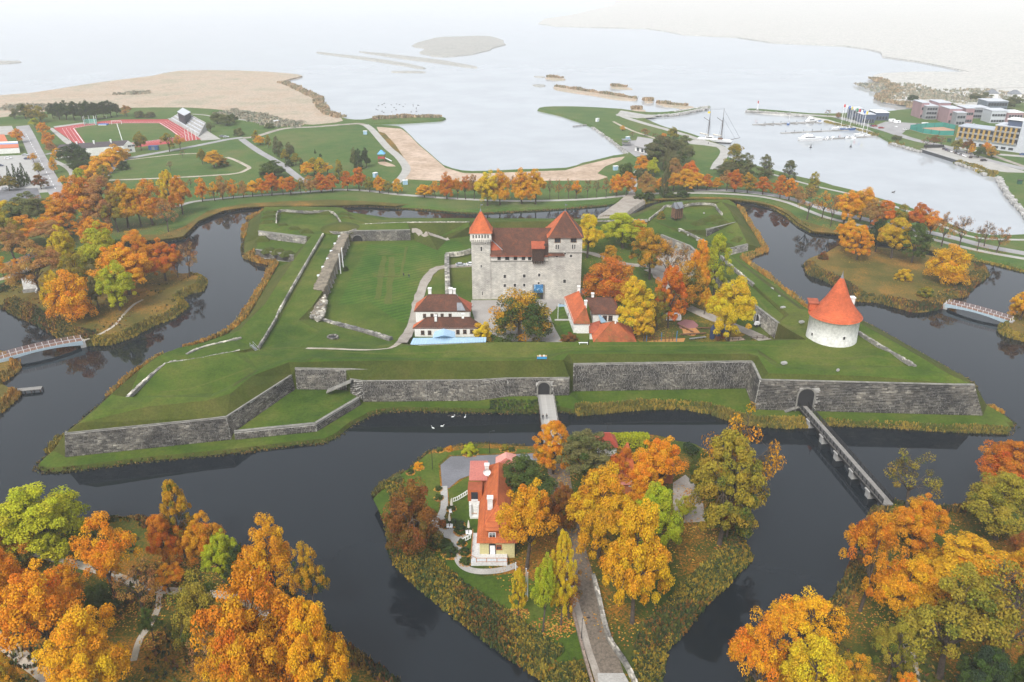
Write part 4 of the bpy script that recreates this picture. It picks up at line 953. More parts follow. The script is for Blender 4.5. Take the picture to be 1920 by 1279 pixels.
zR=min(zR,zE+9.5); zRb=min(zR-1.2,zat(436,YF+DEP-5)); print('castle',zE,zR,zRb,zS)
gable(xa-.2,xb+6,YF-.55,2*yr-YF+.55,zE-.2,zR); gable(xl+1,xr-1,YF+DEP-11,YF+DEP+.3,min(zE-.5,zRb-4),zRb); gable(xl+.2,xl+11,YF+9,YF+DEP-6,min(zE-.5,zRb-4),zRb,'y'); gable(xr-11,xr-.2,YF+12,YF+DEP-6,min(zE-.5,zRb-4),zRb,'y')
ro=mb.build('roof',TILD,cas)
mb=MB(); mb.box((xa+xb)/2,YF-.62,zE-.32,xb-xa-.2,.16,.22); mb.build('gutter',TILR,ro)
# the lighter hipped end of the roof against the slender tower, with its valley flashing
mb=MB(); q=[FX(920,447),FX(943,471)]; e=.10
def onroof(px,py):   # point on the front roof slope
    d=ray(px,py); n_=Vector((0,-(zR-zE+.2),yr-YF+.55)); p0=Vector((0,YF-.55,zE-.2)); t=(p0-Vector((0,0,CH))).dot(n_)/d.dot(n_); return Vector((0,0,CH))+d*t
a,b,c=onroof(920.5,449),onroof(942,469.5),onroof(920.5,470); up=Vector((0,-.08,.10))
mb.tri(a+up,c+up,b+up); mb.build('roof_slope',TILR,ro)
mb=MB(); mb.tube(a+up*1.6,b+up*1.6,.18,n=4); mb.build('valley_flashing',STEEL,ro)
def tower(label,x0,x1,y0,y1,ztop,zband,apex_y,eave_y,band=True,rm=TILO,mats=None):
    mb=MB(); mb.prism([(x0,y0),(x1,y0),(x1,y1),(x0,y1)],zB,ztop); t=mb.build('tower',CASW,cas,label=label)
    cx,cy=(x0+x1)/2,(y0+y1)/2
    if band:
        g=MB(); g.prism([(x0-.35,y0-.35),(x1+.35,y0-.35),(x1+.35,y1+.35),(x0-.35,y1+.35)],zband,ztop+.6); g.build('battlement',CASP,t)
        cb=MB(); n_=9
        for i in range(n_):
            x=x0+(x1-x0)*(i+.5)/n_; cb.box(x,y0-.22,zband-.75,.42,.5,.75)
            y=y0+(y1-y0)*(i+.5)/n_; cb.box(x1+.22,y,zband-.75,.5,.42,.75); cb.box(x0-.22,y,zband-.75,.5,.42,.75)
        cb.build('corbel',CASP,t)
        for i in range(6):
            x=x0+(x1-x0)*(i+.75)/6.5; d=MB(); d.box(x,y0-.37,ztop-1.15,.42,.08,1.25); d.build('loophole',DARK,t)
            y=y0+(y1-y0)*(i+.75)/6.5; d=MB(); d.box(x1+.37,y,ztop-1.15,.08,.42,1.25); d.build('loophole',DARK,t)
    ze=fz(eave_y,y0-.5); o_=.75 if band else .6
    za=zat(apex_y,cy); mb=MB(); ap=Vector((cx,cy,za)); l=[Vector(p) for p in ((x0-o_,y0-o_,ze),(x1+o_,y0-o_,ze),(x1+o_,y1+o_,ze),(x0-o_,y1+o_,ze))]
    # four slopes with a slight kick at the eaves
    k=[p.lerp(ap,.10)+Vector((0,0,-.45)) for p in l]
    for i in range(4):
        mb.cur=(mats or (0,0,0,0))[i]; j=(i+1)%4
        mb.quad(l[i],l[j],k[j],k[i]); mb.tri(k[i],k[j],ap)
    mb.cur=0; mb.quad(l[3],l[2],l[1],l[0]); r=mb.build('roof',rm if isinstance(rm,list) else [rm],t)
    hp=MB(); 
    for p in k: hp.tube(p,ap,.13,n=4)
    hp.build('ridge_tiles',TILO,r)
    f=MB(); f.tube(ap-Vector((0,0,.5)),ap+Vector((0,0,.5)),.4,.12,6); f.tube(ap,ap+Vector((0,0,2.6)),.06,.03,5); f.box(ap.x+.35,ap.y,ap.z+1.9,.8,.05,.4); f.build('weather_vane',ZINC,r)
    return t
tl=tower('slender tall tower with white battlement and orange roof',xl,xa,YF,YF+(xa-xl),fz(434),fz(443),389,431.5,True,[TILO,TILR],(0,0,0,0))
tr2=tower('massive tower with steep dark red roof',xb,xr,YF+.12,YF+13.2,fz(441),0,389.5,440.5,False,[TILD,TILD,TILO],(0,1,1,2))
mb=MB(); mb.box((xb+xr)/2,YF+.05,fz(468.5),xr-xb+.2,.3,.25); mb.build('string_course',COPE,tr2)
mb=MB(); mb.box((xl+xa)/2,YF-.05,fz(451.5),xa-xl+.2,.3,.22); mb.build('string_course',COPE,tl)
for px,py,w_,h_ in ((946.5,517,.9,1.3),(983,516,1.0,1.3),(1011,514,.8,1.2),(946.5,535,.9,1.2),(965.5,534.5,.9,1.3),(983,534,.8,1.2),(1010,529,.7,.8)):
    x,z=FX(px,py); opening(mw,(x,YF+.2,z-.2),0,w_,h_,sur=CASP)
for px,py,w_,h_ in ((1045.5,447.5,2.2,2.2),(1075.5,447,2.2,2.2)):
    x,z=FX(px,py); window(tr2,(x,YF+.1,z-.2),0,w_,h_,WODB)
for px,py,w_,h_ in ((1043.4,460.5,.7,1.7),(1046.4,460.5,.7,1.7),(1074,460,.7,1.7),(1077,460,.7,1.7),(1044,476.5,.8,.8),(1070.5,476,.9,1.0),(1059.5,471,.7,.8),(1058.5,526.5,1.0,1.4)):
    x,z=FX(px,py); opening(tr2,(x,YF+.08,z-.2),0,w_,h_,sur=CASP)
for px,py,w_,h_ in ((902.5,463,.6,1.7),(902.3,495,.45,1.1),(910,449.5,.5,.5),(904.5,550,.35,1.6)):
    x,z=FX(px,py); opening(tl,(x,YF-.02,z-.4),0,w_,h_,sur=CASP)
# timber hoarding over the gate
hx0=FX(997.5,473)[0]; hx1=FX(1020,473)[0]; hx2=FX(1027.5,473)[0]
hb=MB(); hb.box((hx0+hx1)/2,YF-.55,fz(484,YF-1),hx1-hx0,1.6,fz(461,YF-1)-fz(484,YF-1)); hb.box((hx1+hx2)/2,YF+.3,fz(474),hx2-hx1,1.2,fz(452)-fz(474)); hrd=hb.build('hoarding',WOOD,cas)
pk=MB(); 
for i in range(16): pk.box(hx0+(hx1-hx0)*(i+.5)/16,YF-1.39,fz(484,YF-1),(hx1-hx0)/16*.8,.07,fz(462,YF-1)-fz(484,YF-1))
pk.build('boarding',WOOD,hrd,kind='stuff')
rf=MB(); zt=fz(447.5,YF+2); zb=fz(461,YF-1.7); rf.hexa([(hx0-.3,YF-1.8,zb),(hx1+.3,YF-1.8,zb),(hx1+.3,YF+2.2,zt),(hx0-.3,YF+2.2,zt)],[(hx0-.3,YF-1.8,zb+.2),(hx1+.3,YF-1.8,zb+.2),(hx1+.3,YF+2.2,zt+.2),(hx0-.3,YF+2.2,zt+.2)]); rf.build('roof',TILR,hrd)
rf=MB(); rf.hexa([(hx1+.35,YF-.5,zb+.4),(hx2,YF-.5,zb+.4),(hx2,YF+2,zt-.2),(hx1+.35,YF+2,zt-.2)],[(hx1+.35,YF-.5,zb+.6),(hx2,YF-.5,zb+.6),(hx2,YF+2,zt),(hx1+.35,YF+2,zt)]); rf.build('roof',TILD,hrd)
br_=MB()
for i in range(5): x=hx0+(hx1-hx0)*(i+.5)/5; br_.box(x,YF-.45,fz(487.5),.3,1.6,.5)
br_.build('bracket',WOOD,hrd)
# gate with its banner
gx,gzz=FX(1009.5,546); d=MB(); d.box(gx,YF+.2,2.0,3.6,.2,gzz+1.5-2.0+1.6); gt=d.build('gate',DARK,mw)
d=MB(); d.box(gx-2.0,YF+.05,2,.45,.5,7); d.box(gx+2.0,YF+.05,2,.45,.5,7); d.build('gate_surround',COPE,mw)
bnm,nt_,b=newmat('blue_banner'); 
tcx=nt_.nodes.new('ShaderNodeTexCoord'); vf=noise(nt_,.9,3,tcx.outputs['Object']); nt_.links.new(ramp(nt_,vf,[(.42,(.03,.13,.30)),(.58,(.05,.22,.42)),(.68,(.45,.55,.62))]),b.inputs['Base Color'])
d=MB(); z0=fz(546.5); z1=fz(530.5); d.box(gx,YF-.06,z0,3.5,.06,z1-z0); tag_=d.build('banner',bnm); setp(tag_,'blue printed banner hanging over the castle gate','banner')
# ================================================================ HOUSES in the court
def pz(px,py,z): return P(px,py,z)
hA=P(780,583,7.6); hB=P(879,583,7.6); hR1=P(803,553,12); hR2=P(856,550,12); dpt=2*((hR1.y+hR2.y)/2-hA.y)
def rect_house(name,label,xl_,xr_,ey,ez,rxl,rxr,ry,rz_,z0,wm,rm,**k):
    A=P(xl_,ey,ez); B=P(xr_,ey,ez); B.y=A.y; R1=P(rxl,ry,rz_); R2=P(rxr,ry,rz_); R2.y=R1.y
    D=A+Vector((0,2*(R1.y-A.y),0))
    # ridge runs along the front: order corners so that the hips are the short ends
    return house(name,label,B,B+Vector((0,D.y-A.y,0)),A,R2,R1,z0,wm,rm,**k)
def front_windows(wall_o,Y,lst,w_,h_,fm=None):
    for px,py in lst:
        z=zat(py,Y); window(wall_o,(xat(Y,z,px),Y-.03,z-h_/2),0,w_,h_,fm)
r1,w1,ro1=rect_house('white_house','white house with brown tiled roof, behind the blue roof',779,880,582.5,7.6,803,854,552.5,12.2,3,WHT,[TILD,TILD,TILO,TILR],mi=(3,1,2,1),chims=[(806,549,12.6,1.1,1.6),(845,548,12.4,1.2,1.4),(852,549,12.3,.9,1.3)])
YA=P(779,582.5,7.6).y; front_windows(w1,YA,[(796,589.5),(810,589),(818,589),(829,589),(844,589)],1.1,1.5,WODB)
A_=P(857,549,12.3); mb=MB(); a,b,c=P(856,550,12.25),P(857,582.5,7.75),P(873,582.5,7.75); mb.tri(a+Vector((0,-.2,.1)),b+Vector((0,-.2,.1)),c+Vector((0,-.2,.1))); mb.build('roof_slope',ZINC,ro1)
r2,w2,ro2=rect_house('white_house','long low white house with dark roof, nearest the blue roof',777,900,614.5,6.4,800,882,595,9.6,3,WHT,[TILD,TILO],mi=(0,0,1,0),chims=[(817,596,9.7,.8,.8),(868,594,9.7,.8,.9)])
YA2=P(777,614.5,6.4).y; front_windows(w2,YA2,[(792.5,621),(805.5,621),(858.5,619.5),(871.5,619),(884.5,618.5)],1.2,1.5,WODB)
# glazed blue hall: long lean-to and cross gable
bh=thing('blue_roofed_hall','low hall with pale blue sheet roof against the grass rampart','hall',(0,0,0)); bh['kind']='thing'
a,b=P(769,647,5.2),P(911,642,5.2); c,d=P(912,633,5.9),P(775,634.5,5.9)
mb=MB(); mb.prism([(a.x+.3,a.y+.2),(b.x-.3,b.y+.2),(c.x-.3,c.y-.2),(d.x+.3,d.y-.2)],2.5,5.0); mb.build('wall',WHT,bh)
mb=MB(); mb.hexa([a,b,c,d],[p+Vector((0,0,.15)) for p in (a,b,c,d)]); hr=mb.build('roof',BLUR,bh)
sm=MB()
for i in range(1,28): t=i/28; sm.tube(a.lerp(b,t)+Vector((0,0,.2)),d.lerp(c,t)+Vector((0,0,.2)),.06,n=4)
sm.build('seam',STEEL,hr,kind='stuff')
mb=MB(); l=[P(811,634,5.9),P(854,633,5.9),P(853,622,6.6),P(815,622,6.6)]; rg=P(832,616,7.8); rf_=P(832,629,7.8)
mb.quad(l[0],rf_,rg,l[3]); mb.quad(rf_,l[1],l[2],rg); mb.tri(l[0],l[1],rf_); mb.tri(l[2],l[3],rg); mb.build('roof',BLUR,bh)
# orange-roofed group on the right
house('orange_roofed_house','white house with long bright orange roof, right of the gate path',(1076,604,7.2),(1106,604,7.2),(1058.5,557,7.2),(1097.5,575,11.2),(1085,546,11.2),3,WHT,[TILO,TILM,TILR],mi=(1,2,2,0),chims=[(1085,543.5,11.4,.9,1.3),(1098,571,11.4,.9,1.3)],
  wins=[('DA',.2,4.6,1,1.4),('DA',.36,4.6,1,1.4),('DA',.52,4.6,1,1.4),('DA',.68,4.6,1,1.4),('DA',.84,4.6,1,1.4),('DA',.44,3.0,1.2,2.2,'door',WOOD)])
A=P(1112,587,7.2); B=P(1160,587,7.2); R1=P(1098,558.5,11.0); R2=P(1147,557.5,11.0); dp=2*(R1.y-A.y)
_,w3,_=house('brown_roofed_wing','white wing with dark brown roof behind the bright orange one',B,B+Vector((0,dp,0)),A,R2,R1,3,WHT,[TILD,TILR],mi=(1,0,0,0),chims=[(1111,556.5,11.2,.9,1.2)])
YB=A.y; front_windows(w3,YB,[(1134,594),(1144.5,594)],1.5,2.0,WODB)
A=P(1115,640,5.2); B=P(1191,640,5.2); R1=P(1148,603,9.6); R2=P(1155,604,9.6); R2.y=R1.y; dp=2*(R1.y-A.y)
house('mossy_roofed_house','low house with mossy orange hipped roof tucked behind the rampart',B,B+Vector((0,dp,0)),A,R2,R1,2.5,WHT,[TILM,TILO],mi=(1,1,1,0),chims=[(1154,603.5,9.7,.5,.4)])
A=P(1106,622,5.8); B=P(1128,622,5.8); R1=P(1113,606,7.6); R2=P(1124,602,7.6)
house('annex','small orange roofed link between the orange house and the mossy one',A,B,P(1106,607,5.8),R1,R2,3,WHT,[TILR],cat='annex')
mb=MB(); a,b,c,d=P(1121,588,6.8),P(1131,596,5.6),P(1137,604,5.6),P(1127,606,6.4); mb.hexa([a,d,c,b],[p+Vector((0,0,.12)) for p in (a,d,c,b)])
o=mb.build('glass_canopy',GLSB); setp(o,'pale blue canopy in the corner of the orange roofed houses','canopy')
# ================================================================ ROUND CANNON TOWER
fr=P(1557,651,10.9); rad=7.45; tcx_,tcy=xat(fr.y+rad,11,1558.5),fr.y+rad
ct=thing('cannon_tower','round white tower with a tall conical orange roof on the right bastion','tower',(tcx_,tcy,10.5)); ct['kind']='thing'
zw=zat(596,fr.y-.5)-10.5
mb=MB(); mb.lathe([(rad+.12,-1.5),(rad+.10,.0),(rad+.02,zw*.3),(rad-.05,zw-.5),(rad+.25,zw-.35),(rad+.3,zw+.1),(rad-1,zw+.2)],48); cw=mb.build('wall',WHTS,ct,smooth=True)
za=zat(501,tcy)-10.5; print('ctower',za,zw,tcy,zat(607,fr.y-.5))
prof=[(rad+.62,zw-.15)]+[(rad*(1-t)**1.0*(1-.18*math.sin(math.pi*t))*1.02+.6*(1-t)**5+.05,zw-.15+(za-zw)*t) for t in [i/14 for i in range(1,15)]]
mb=MB(); mb.lathe(prof,48); cr_=mb.build('roof',TILS,ct,smooth=True)
rr=MB(); k=0
for i in range(1,26):
    t=i/27; z=zw-.15+(za-zw)*t; r_=rad*(1-t)*(1-.18*math.sin(math.pi*t))*1.02+.6*(1-t)**5+.09; rr.lathe([(r_+.02,z-.06),(r_-.06,z+.12)],40)
rr.build('tile_course',TILS,cr_,kind='stuff')
mb=MB(); mb.lathe([(.62,za-1.3),(.3,za-.2),(.12,za+.4),(.05,za+1.4),(0,za+1.5)],10); mb.build('finial',ZINC,cr_)
for px,py,w_,h_ in ((1533,619.5,.75,1.0),(1582.5,626,.75,1.0),(1530,643.5,.55,.8),(1579,648.5,.55,.8)):
    x0=xat(tcy-rad,zat(py,tcy-rad),px)-tcx_; a=math.asin(max(-.95,min(.95,x0/rad))); yy=-math.cos(a)*rad; z=zat(py,tcy+yy)-10.5
    opening(cw,(math.sin(a)*(rad+.04),yy-.04,z-.3),a,w_,h_,sur=WHTS)
cx_=xat(tcy+4,14,1600); mb=MB(); c0=P(1600.5,596,14); top=zat(546,tcy+3); mb.box(6.2,4.2,zw-.5,1.5,1.5,top-10.5-zw); mb.box(6.2,4.2,top-11.0,1.75,1.75,.3); mb.build('chimney',WHTS,ct)
mb=MB(); mb.hexa([(-7.9,1.5,zw+.6),(-5.6,1.0,zw+.6),(-5.2,3.2,zw+.6),(-7.5,3.8,zw+.6)],[(-7.9,1.5,zw+3.1),(-5.6,1.0,zw+3.1),(-5.2,3.2,zw+3.4),(-7.5,3.8,zw+3.4)]); dm=mb.build('dormer',TILS,ct)
mb=MB(); mb.hexa([(-8.3,1.2,zw+3.0),(-5.2,.6,zw+3.0),(-4.9,3.6,zw+3.6),(-8,4.2,zw+3.6)],[(-8.3,1.2,zw+3.2),(-5.2,.6,zw+3.2),(-4.9,3.6,zw+3.8),(-8,4.2,zw+3.8)]); mb.build('roof',TILR,dm)
# ================================================================ ARCHES in the ramparts
def arch(label,c,w_,h_,dep=5,rz=0,ring=True,zb=None):
    root=thing('archway',label,'archway',tuple(c),rz); root['kind']='thing'
    n=12; pr=[(-w_/2,-.3),(-w_/2,h_-w_/2)]+[(-math.cos(math.pi*i/n)*w_/2,h_-w_/2+math.sin(math.pi*i/n)*w_/2) for i in range(1,n)]+[(w_/2,h_-w_/2),(w_/2,-.3)]
    mb=MB()
    for (x0,z0),(x1,z1) in zip(pr,pr[1:]): mb.quad((x0,-.25,z0),(x1,-.25,z1),(x1,dep,z1),(x0,dep,z0))
    mb.build('vault',CONC,root)
    mb=MB(); k=len(pr)
    mb.v=[(x,-.02,z) for x,z in pr]; mb.f=[tuple(range(k))]; mb.mi=[0]; mb.build('passage',DARK,root)  # flat dark sheet paints the shade of the passage
    if ring:
        for i in range(n):
            a0,a1=math.pi*i/n,math.pi*(i+1)/n; f=lambda a,r:(-math.cos(a)*r,h_-w_/2+math.sin(a)*r); r0,r1=w_/2,w_/2+.42; q=[f(a0,r0),f(a1-.03,r0),f(a1-.03,r1),f(a0,r1)]
            m_b=MB(); m_b.hexa([(x,-.32,z) for x,z in q],[(x,.1,z) for x,z in q]); m_b.build('voussoir',COPE,root)
        mb=MB(); mb.box(-w_/2-.21,-.11,-.3,.42,.42,h_-w_/2+.3); mb.box(w_/2+.21,-.11,-.3,.42,.42,h_-w_/2+.3); mb.build('jamb',COPE,root)
    return root
def onbase(base,px):   # point of a wall foot at a column
    for a,b in zip(base,base[1:]):
        for i in range(60):
            p=a.lerp(b,i/60); q=(p.x/depth(p))*FP+960
            if abs(q-px)<2.2: return p,math.atan2(b.y-a.y,b.x-a.x)
    return base[0],0
p,rz=onbase(g_b,1021.5); arch('arched main gate at the land end of the wooden bridge',(p.x,p.y-.25,p.z),3.4,4.6,3,rz)
p,rz=onbase(c_b[2:],1507); arch('tall arched sally port where the long footbridge starts',(p.x,p.y-.3,p.z+.3),4.4,7.0,3,rz)
p,rz=onbase(rc_b,672); arch('low dark vault at the left end of the court wall',(p.x,p.y-.2,p.z),4.5,3.0,2,rz,False)
# casemate front along the right of the court, with its openings
cf=wall('casemate_wall','pale vaulted casemate front along the right side of the court',rk_b,rk_t,single=0,seedv=21,bl=.9,ch=.42,stone=STW)
for px,py,w_,h_,lab in ((1407.5,590,2.2,3.4,'tall dark casemate door beside the yellow playground tree'),(1418,601,.9,3.2,'narrow slit door between the two casemate doors'),(1422.5,604,2.2,3.6,'dark arched casemate door nearest the cannon tower'),(1398,581,1.6,3.0,'casemate door half hidden by the yellow tree'),(1246,461,3.0,3.2,'dark casemate arch at the rear of the court')):
    p,rz=onbase(rk_b,px); n_=Vector((math.sin(rz),-math.cos(rz),0)); arch(lab,tuple(p+n_*.25),w_,h_,1.5,rz,False)
# ================================================================ low ruined and parapet walls
def lowwall(name,label,pts,w_,h_,m=None,cat='wall',rough=.25,cap=None,seed=3,group=None,blocks=True):
    """low rubble wall along a traced line, its stones uneven along the top"""
    r=random.Random(seed); c=[Vector(q) for q in catmull([tuple(P(*p)) for p in pts],3)]
    root=thing(name,label,cat,tuple(c[0]),0,group); root['kind']='thing'; root.location=(0,0,0)
    core=MB(); st=MB()
    for a,b in zip(c,c[1:]):
        d=(b-a); ln=d.length; rz=math.atan2(d.y,d.x); mid=(a+b)/2
        core.box(mid.x,mid.y,mid.z-.8,ln+.1,w_,h_+.72,rz)
        k=max(1,int(ln/.9)); nn=Vector((-d.y,d.x,0)).normalized(); rows=max(2,int(w_/.8))
        if blocks:
            for i in range(k):
                for j in range(rows):
                    p=a.lerp(b,(i+.5)/k)+nn*((j+.5)/rows-.5)*w_*1.05; st.box(p.x,p.y,p.z-.1,ln/k*r.uniform(.75,1.0),w_/rows*r.uniform(.75,1.05),h_+r.uniform(-rough,rough)*.6+.1,rz+r.uniform(-.12,.12))
    core.build('wall_core',m or COPE,root)
    if st.v: st.build('rubble_stone',STW if m is None else m,root,kind='stuff')
    return root
lowwall('parapet_wall','long thin white parapet along the left rampart',[(606,438,8),(565,508,8),(525,579,8),(516,599,8.1),(484,652,8.8)],.55,.28,STW)
lowwall('parapet_wall','grey parapet zigzag round the grass of the left front bastion',[(237,747,10.6),(272,714,10.6),(312,682.5,10.6),(351,677,10.5),(400,668,10.2),(458,657,9.8)],.9,.3)
lowwall('parapet_wall','short broken stone line on the left shoulder of the left bastion',[(350,665,9.4),(377,653,9),(410,645,8.8),(452,634,8.6)],.9,.4)
lowwall('parapet_wall','stone parapet slanting along the right edge of the right bastion',[(1606,620.5,11.4),(1650,648,11.6),(1690,671,11.7),(1716,686.5,11.8)],.9,.35)
lowwall('parapet_wall','straight stone parapet of the right rampart',[(1352,481,8),(1380,507,8.2),(1413,534,8.4)],.9,.5)
lowwall('parapet_wall','stone parapet with white covers on the rear right bastion',[(1273,430,8),(1298,442,8),(1322,454,8)],.9,.6)
lowwall('parapet_wall','stone parapet framing the rear left bastion',[(518,419,8.4),(521,396.5,8.6),(545,395,8.7),(575,397,8.7),(600,396,8.7),(625,398,8.6),(640,419,8.4)],.55,.3,STW)
lowwall('parapet_wall','stone parapet framing the rear right bastion by the windmill',[(1217,411,8.2),(1240,393,8.5),(1250,385.5,8.6),(1275,387,8.7),(1300,382,8.8),(1337,382.5,8.8),(1345,391,8.6),(1354,401,8.3)],.6,.3,STW)
lowwall('parapet_wall','long stone parapet along the rear rampart',[(679,421.5,8.3),(720,419,8.4),(763,417.5,8.5),(820,417,8.5),(880,416.5,8.5)],.5,.3,STW)
lowwall('parapet_wall','stone parapet of the rear rampart right of the castle',[(1100,415.5,8.3),(1150,414,8.3),(1214,412.5,8.3)],.5,.3,STW)
lowwall('ruined_wall','low white ruined wall across the hollow beside the left lawn',[(601,600,3.4),(620,606,3.4),(650,613,3.4),(690,624,3.4),(720,633,3.5),(733,637,3.5)],1.8,.7,STW)
lowwall('ruined_wall','narrow white wall top from the white houses to the slender tower',[(840,556,4.5),(839,530,4.5),(838,500,4.5),(838,480,4.5)],1.9,1.0,STW)
lowwall('ruined_wall','short white wall top turning toward the slender tower',[(836,478,4.5),(860,476.5,4.5),(883,471,4.5)],1.4,1.0,STW)
lowwall('ruined_wall','curved white kerb round the grassy mound on the rear left bastion',[(613,428,7.8),(620,434.5,7.6),(640,436,7.6),(655,434,7.8),(668,430,8)],.7,.3,STW)
# the great ruined wall beside the lawn, with its broken round end
cs=thing('casemate_ruin','long broad ruined stone wall along the left side of the lawn','ruin',(0,0,0)); cs['kind']='thing'
lft=W([(641,437,7.2),(614,483,7.2),(588,541,7.2)]); rgt=W([(653,440,7.2),(634,480,7.2),(606,545,7.2)]); bs=W([(655.5,456.5,2.8),(636,501,2.8),(611,565,2.8)])
mb=MB()
for i in range(2):
    mb.hexa([Vector((lft[i].x,lft[i].y,5)),bs[i],bs[i+1],Vector((lft[i+1].x,lft[i+1].y,5))],[lft[i],rgt[i],rgt[i+1],lft[i+1]])
RUIN=M('ruin_rubble',(.27,.225,.165),.95,c2=(.13,.11,.08),scale=.35,bmp=.6,fine=1.4); mb.build('wall_core',RUIN,cs)
r=random.Random(9); st=MB(); mo=MB()
for i in range(900):
    t=r.random()*2; k=int(t); f=t-k; a=lft[k].lerp(lft[k+1],f); b=rgt[k].lerp(rgt[k+1],f); p=a.lerp(b,r.random()); s=r.uniform(.5,1.3); st.box(p.x,p.y,p.z-.2,s,s*r.uniform(.6,1),.2+r.uniform(.0,.09),r.uniform(0,3))
for i in range(700):
    t=r.random()*2; k=int(t); f=t-k; a=rgt[k].lerp(rgt[k+1],f); b=bs[k].lerp(bs[k+1],f); p=a.lerp(b,r.random()); s=r.uniform(.5,1.1); st.box(p.x,p.y,p.z-.25,.35,s,.4,math.atan2(rgt[k+1].y-rgt[k].y,rgt[k+1].x-rgt[k].x)+1.57)
st.build('rubble_stone',RUIN,cs,kind='stuff')
# buttresses on the court face
for i in range(13):
    t=.12+1.8*i/13; k=int(t); f=t-k; b=bs[k].lerp(bs[k+1],f); tpp=rgt[k].lerp(rgt[k+1],f); m_b=MB(); m_b.hexa([b+Vector((-.2,-.5,0)),b+Vector((.7,-.5,0)),b+Vector((.7,.5,0)),b+Vector((-.2,.5,0))],[tpp+Vector((-.1,-.5,-.3)),tpp+Vector((.1,-.4,-.5)),tpp+Vector((.1,.4,-.5)),tpp+Vector((-.1,.4,-.3))]); m_b.build('buttress',STW,cs)
# broken end: heap of rubble in a ring
ru=MB(); ring=[(588,543),(606,546),(612,565),(606,590),(596,600),(578,590),(560,586),(547,578),(546,571),(560,564),(580,560)]
rp=[P(x,y,5.5) for x,y in ring]
mb=MB(); cen=sum(rp,Vector())/len(rp)
for a,b in zip(rp,rp[1:]+rp[:1]): mb.tri(a,b,cen+Vector((0,0,.8))); mb.quad(Vector((a.x,a.y,2)),Vector((b.x,b.y,2)),b,a)
mb.build('broken_end',RUIN,cs)
for i in range(520):
    a=rp[r.randrange(len(rp))]; b=rp[r.randrange(len(rp))]; p=a.lerp(b,r.random())
    s=r.uniform(.4,1.2); ru.box(p.x,p.y,4.9+r.uniform(0,.5),s,s*r.uniform(.6,1),r.uniform(.3,.8),r.uniform(0,3))
for (a,b) in zip(rp[5:],rp[6:]):
    for i in range(14): p=a.lerp(b,r.random()); s=r.uniform(.6,1.4); ru.box(p.x+r.uniform(-.5,.5),p.y+r.uniform(-.5,.5),4.8,s,s,r.uniform(.9,1.5),r.uniform(0,3))
ru.build('rubble_stone',STW,cs,kind='stuff')
def drape(name,pts,w_,m,seed=1):
    r=random.Random(seed); c=[Vector(p) for p in catmull([tuple(G(a,b)) for a,b in pts],8)]; mb=MB(); q=[]
    for i,p in enumerate(c):
        d=c[min(i+1,len(c)-1)]-c[max(i-1,0)]; nn=Vector((-d.y,d.x,0)).normalized(); row=[]
        for k in range(5):
            e=p+nn*w_*(k/4-.5)*r.uniform(.85,1.1); row.append(Vector((e.x,e.y,gz(e.x,e.y)+.09)))
        q.append(row)
    for a,b in zip(q,q[1:]):
        for k in range(4): mb.quad(a[k],b[k],b[k+1],a[k+1])
    return mb.build(name,m,kind='structure')
# ================================================================ BRIDGES
def railing(root,pts,h_,m,step,rails=(1.0,.5),w_=.09,side=0,post='post',pm=None,rail='rail'):
    """posts as parts, the rails between them as one part"""
    L=0; pm=pm or m; acc=[pts[0]]; tot=sum((b-a).length for a,b in zip(pts,pts[1:])); n_=max(1,round(tot/step)); 
    pos=[]; d_=tot/n_; run=0; k=0; 
    for i in range(n_+1):
        t=i*d_
        run=0
        for a,b in zip(pts,pts[1:]):
            l=(b-a).length
            if t<=run+l+1e-6: pos.append(a.lerp(b,min(1,(t-run)/l))); break
            run+=l
    pmesh=None
    for p in pos:
        if pmesh is None:
            mb=MB(); mb.box(0,0,0,w_,w_,h_); pmesh=bpy.data.meshes.new(post); pmesh.from_pydata(mb.v,[],mb.f); pmesh.materials.append(pm)
        o=bpy.data.objects.new(post,pmesh); o.location=p; link(o,root)
    mb=MB()
    for a,b in zip(pos,pos[1:]):
        for f in rails: mb.tube(a+Vector((0,0,h_*f)),b+Vector((0,0,h_*f)),w_*.42,n=4)
    mb.build(rail,m,root)
def deck(root,a,b,w_,m,pl=.45,th=.22,name='plank',n_parts=300,zf=None):
    """boards across the deck, each one a part"""
    d=b-a; ln=Vector((d.x,d.y,0)).length; rz=math.atan2(d.y,d.x); n_=int(ln/pl); me=None; r=random.Random(3); jn=MB()
    mb=MB(); mb.box(0,0,-th,pl-.05,w_,th); me=bpy.data.meshes.new(name); me.from_pydata(mb.v,[],mb.f); me.materials.append(m)
    for i in range(n_):
        t=(i+.5)/n_; p=a.lerp(b,t); p.z+=(zf(t) if zf else 0)+r.uniform(-.02,.02)
        o=bpy.data.objects.new(name,me); o.location=p; o.rotation_euler=(0,0,rz+r.uniform(-.004,.004)); o.scale=(1,r.uniform(.985,1.0),1); link(o,root)
    return rz,ln
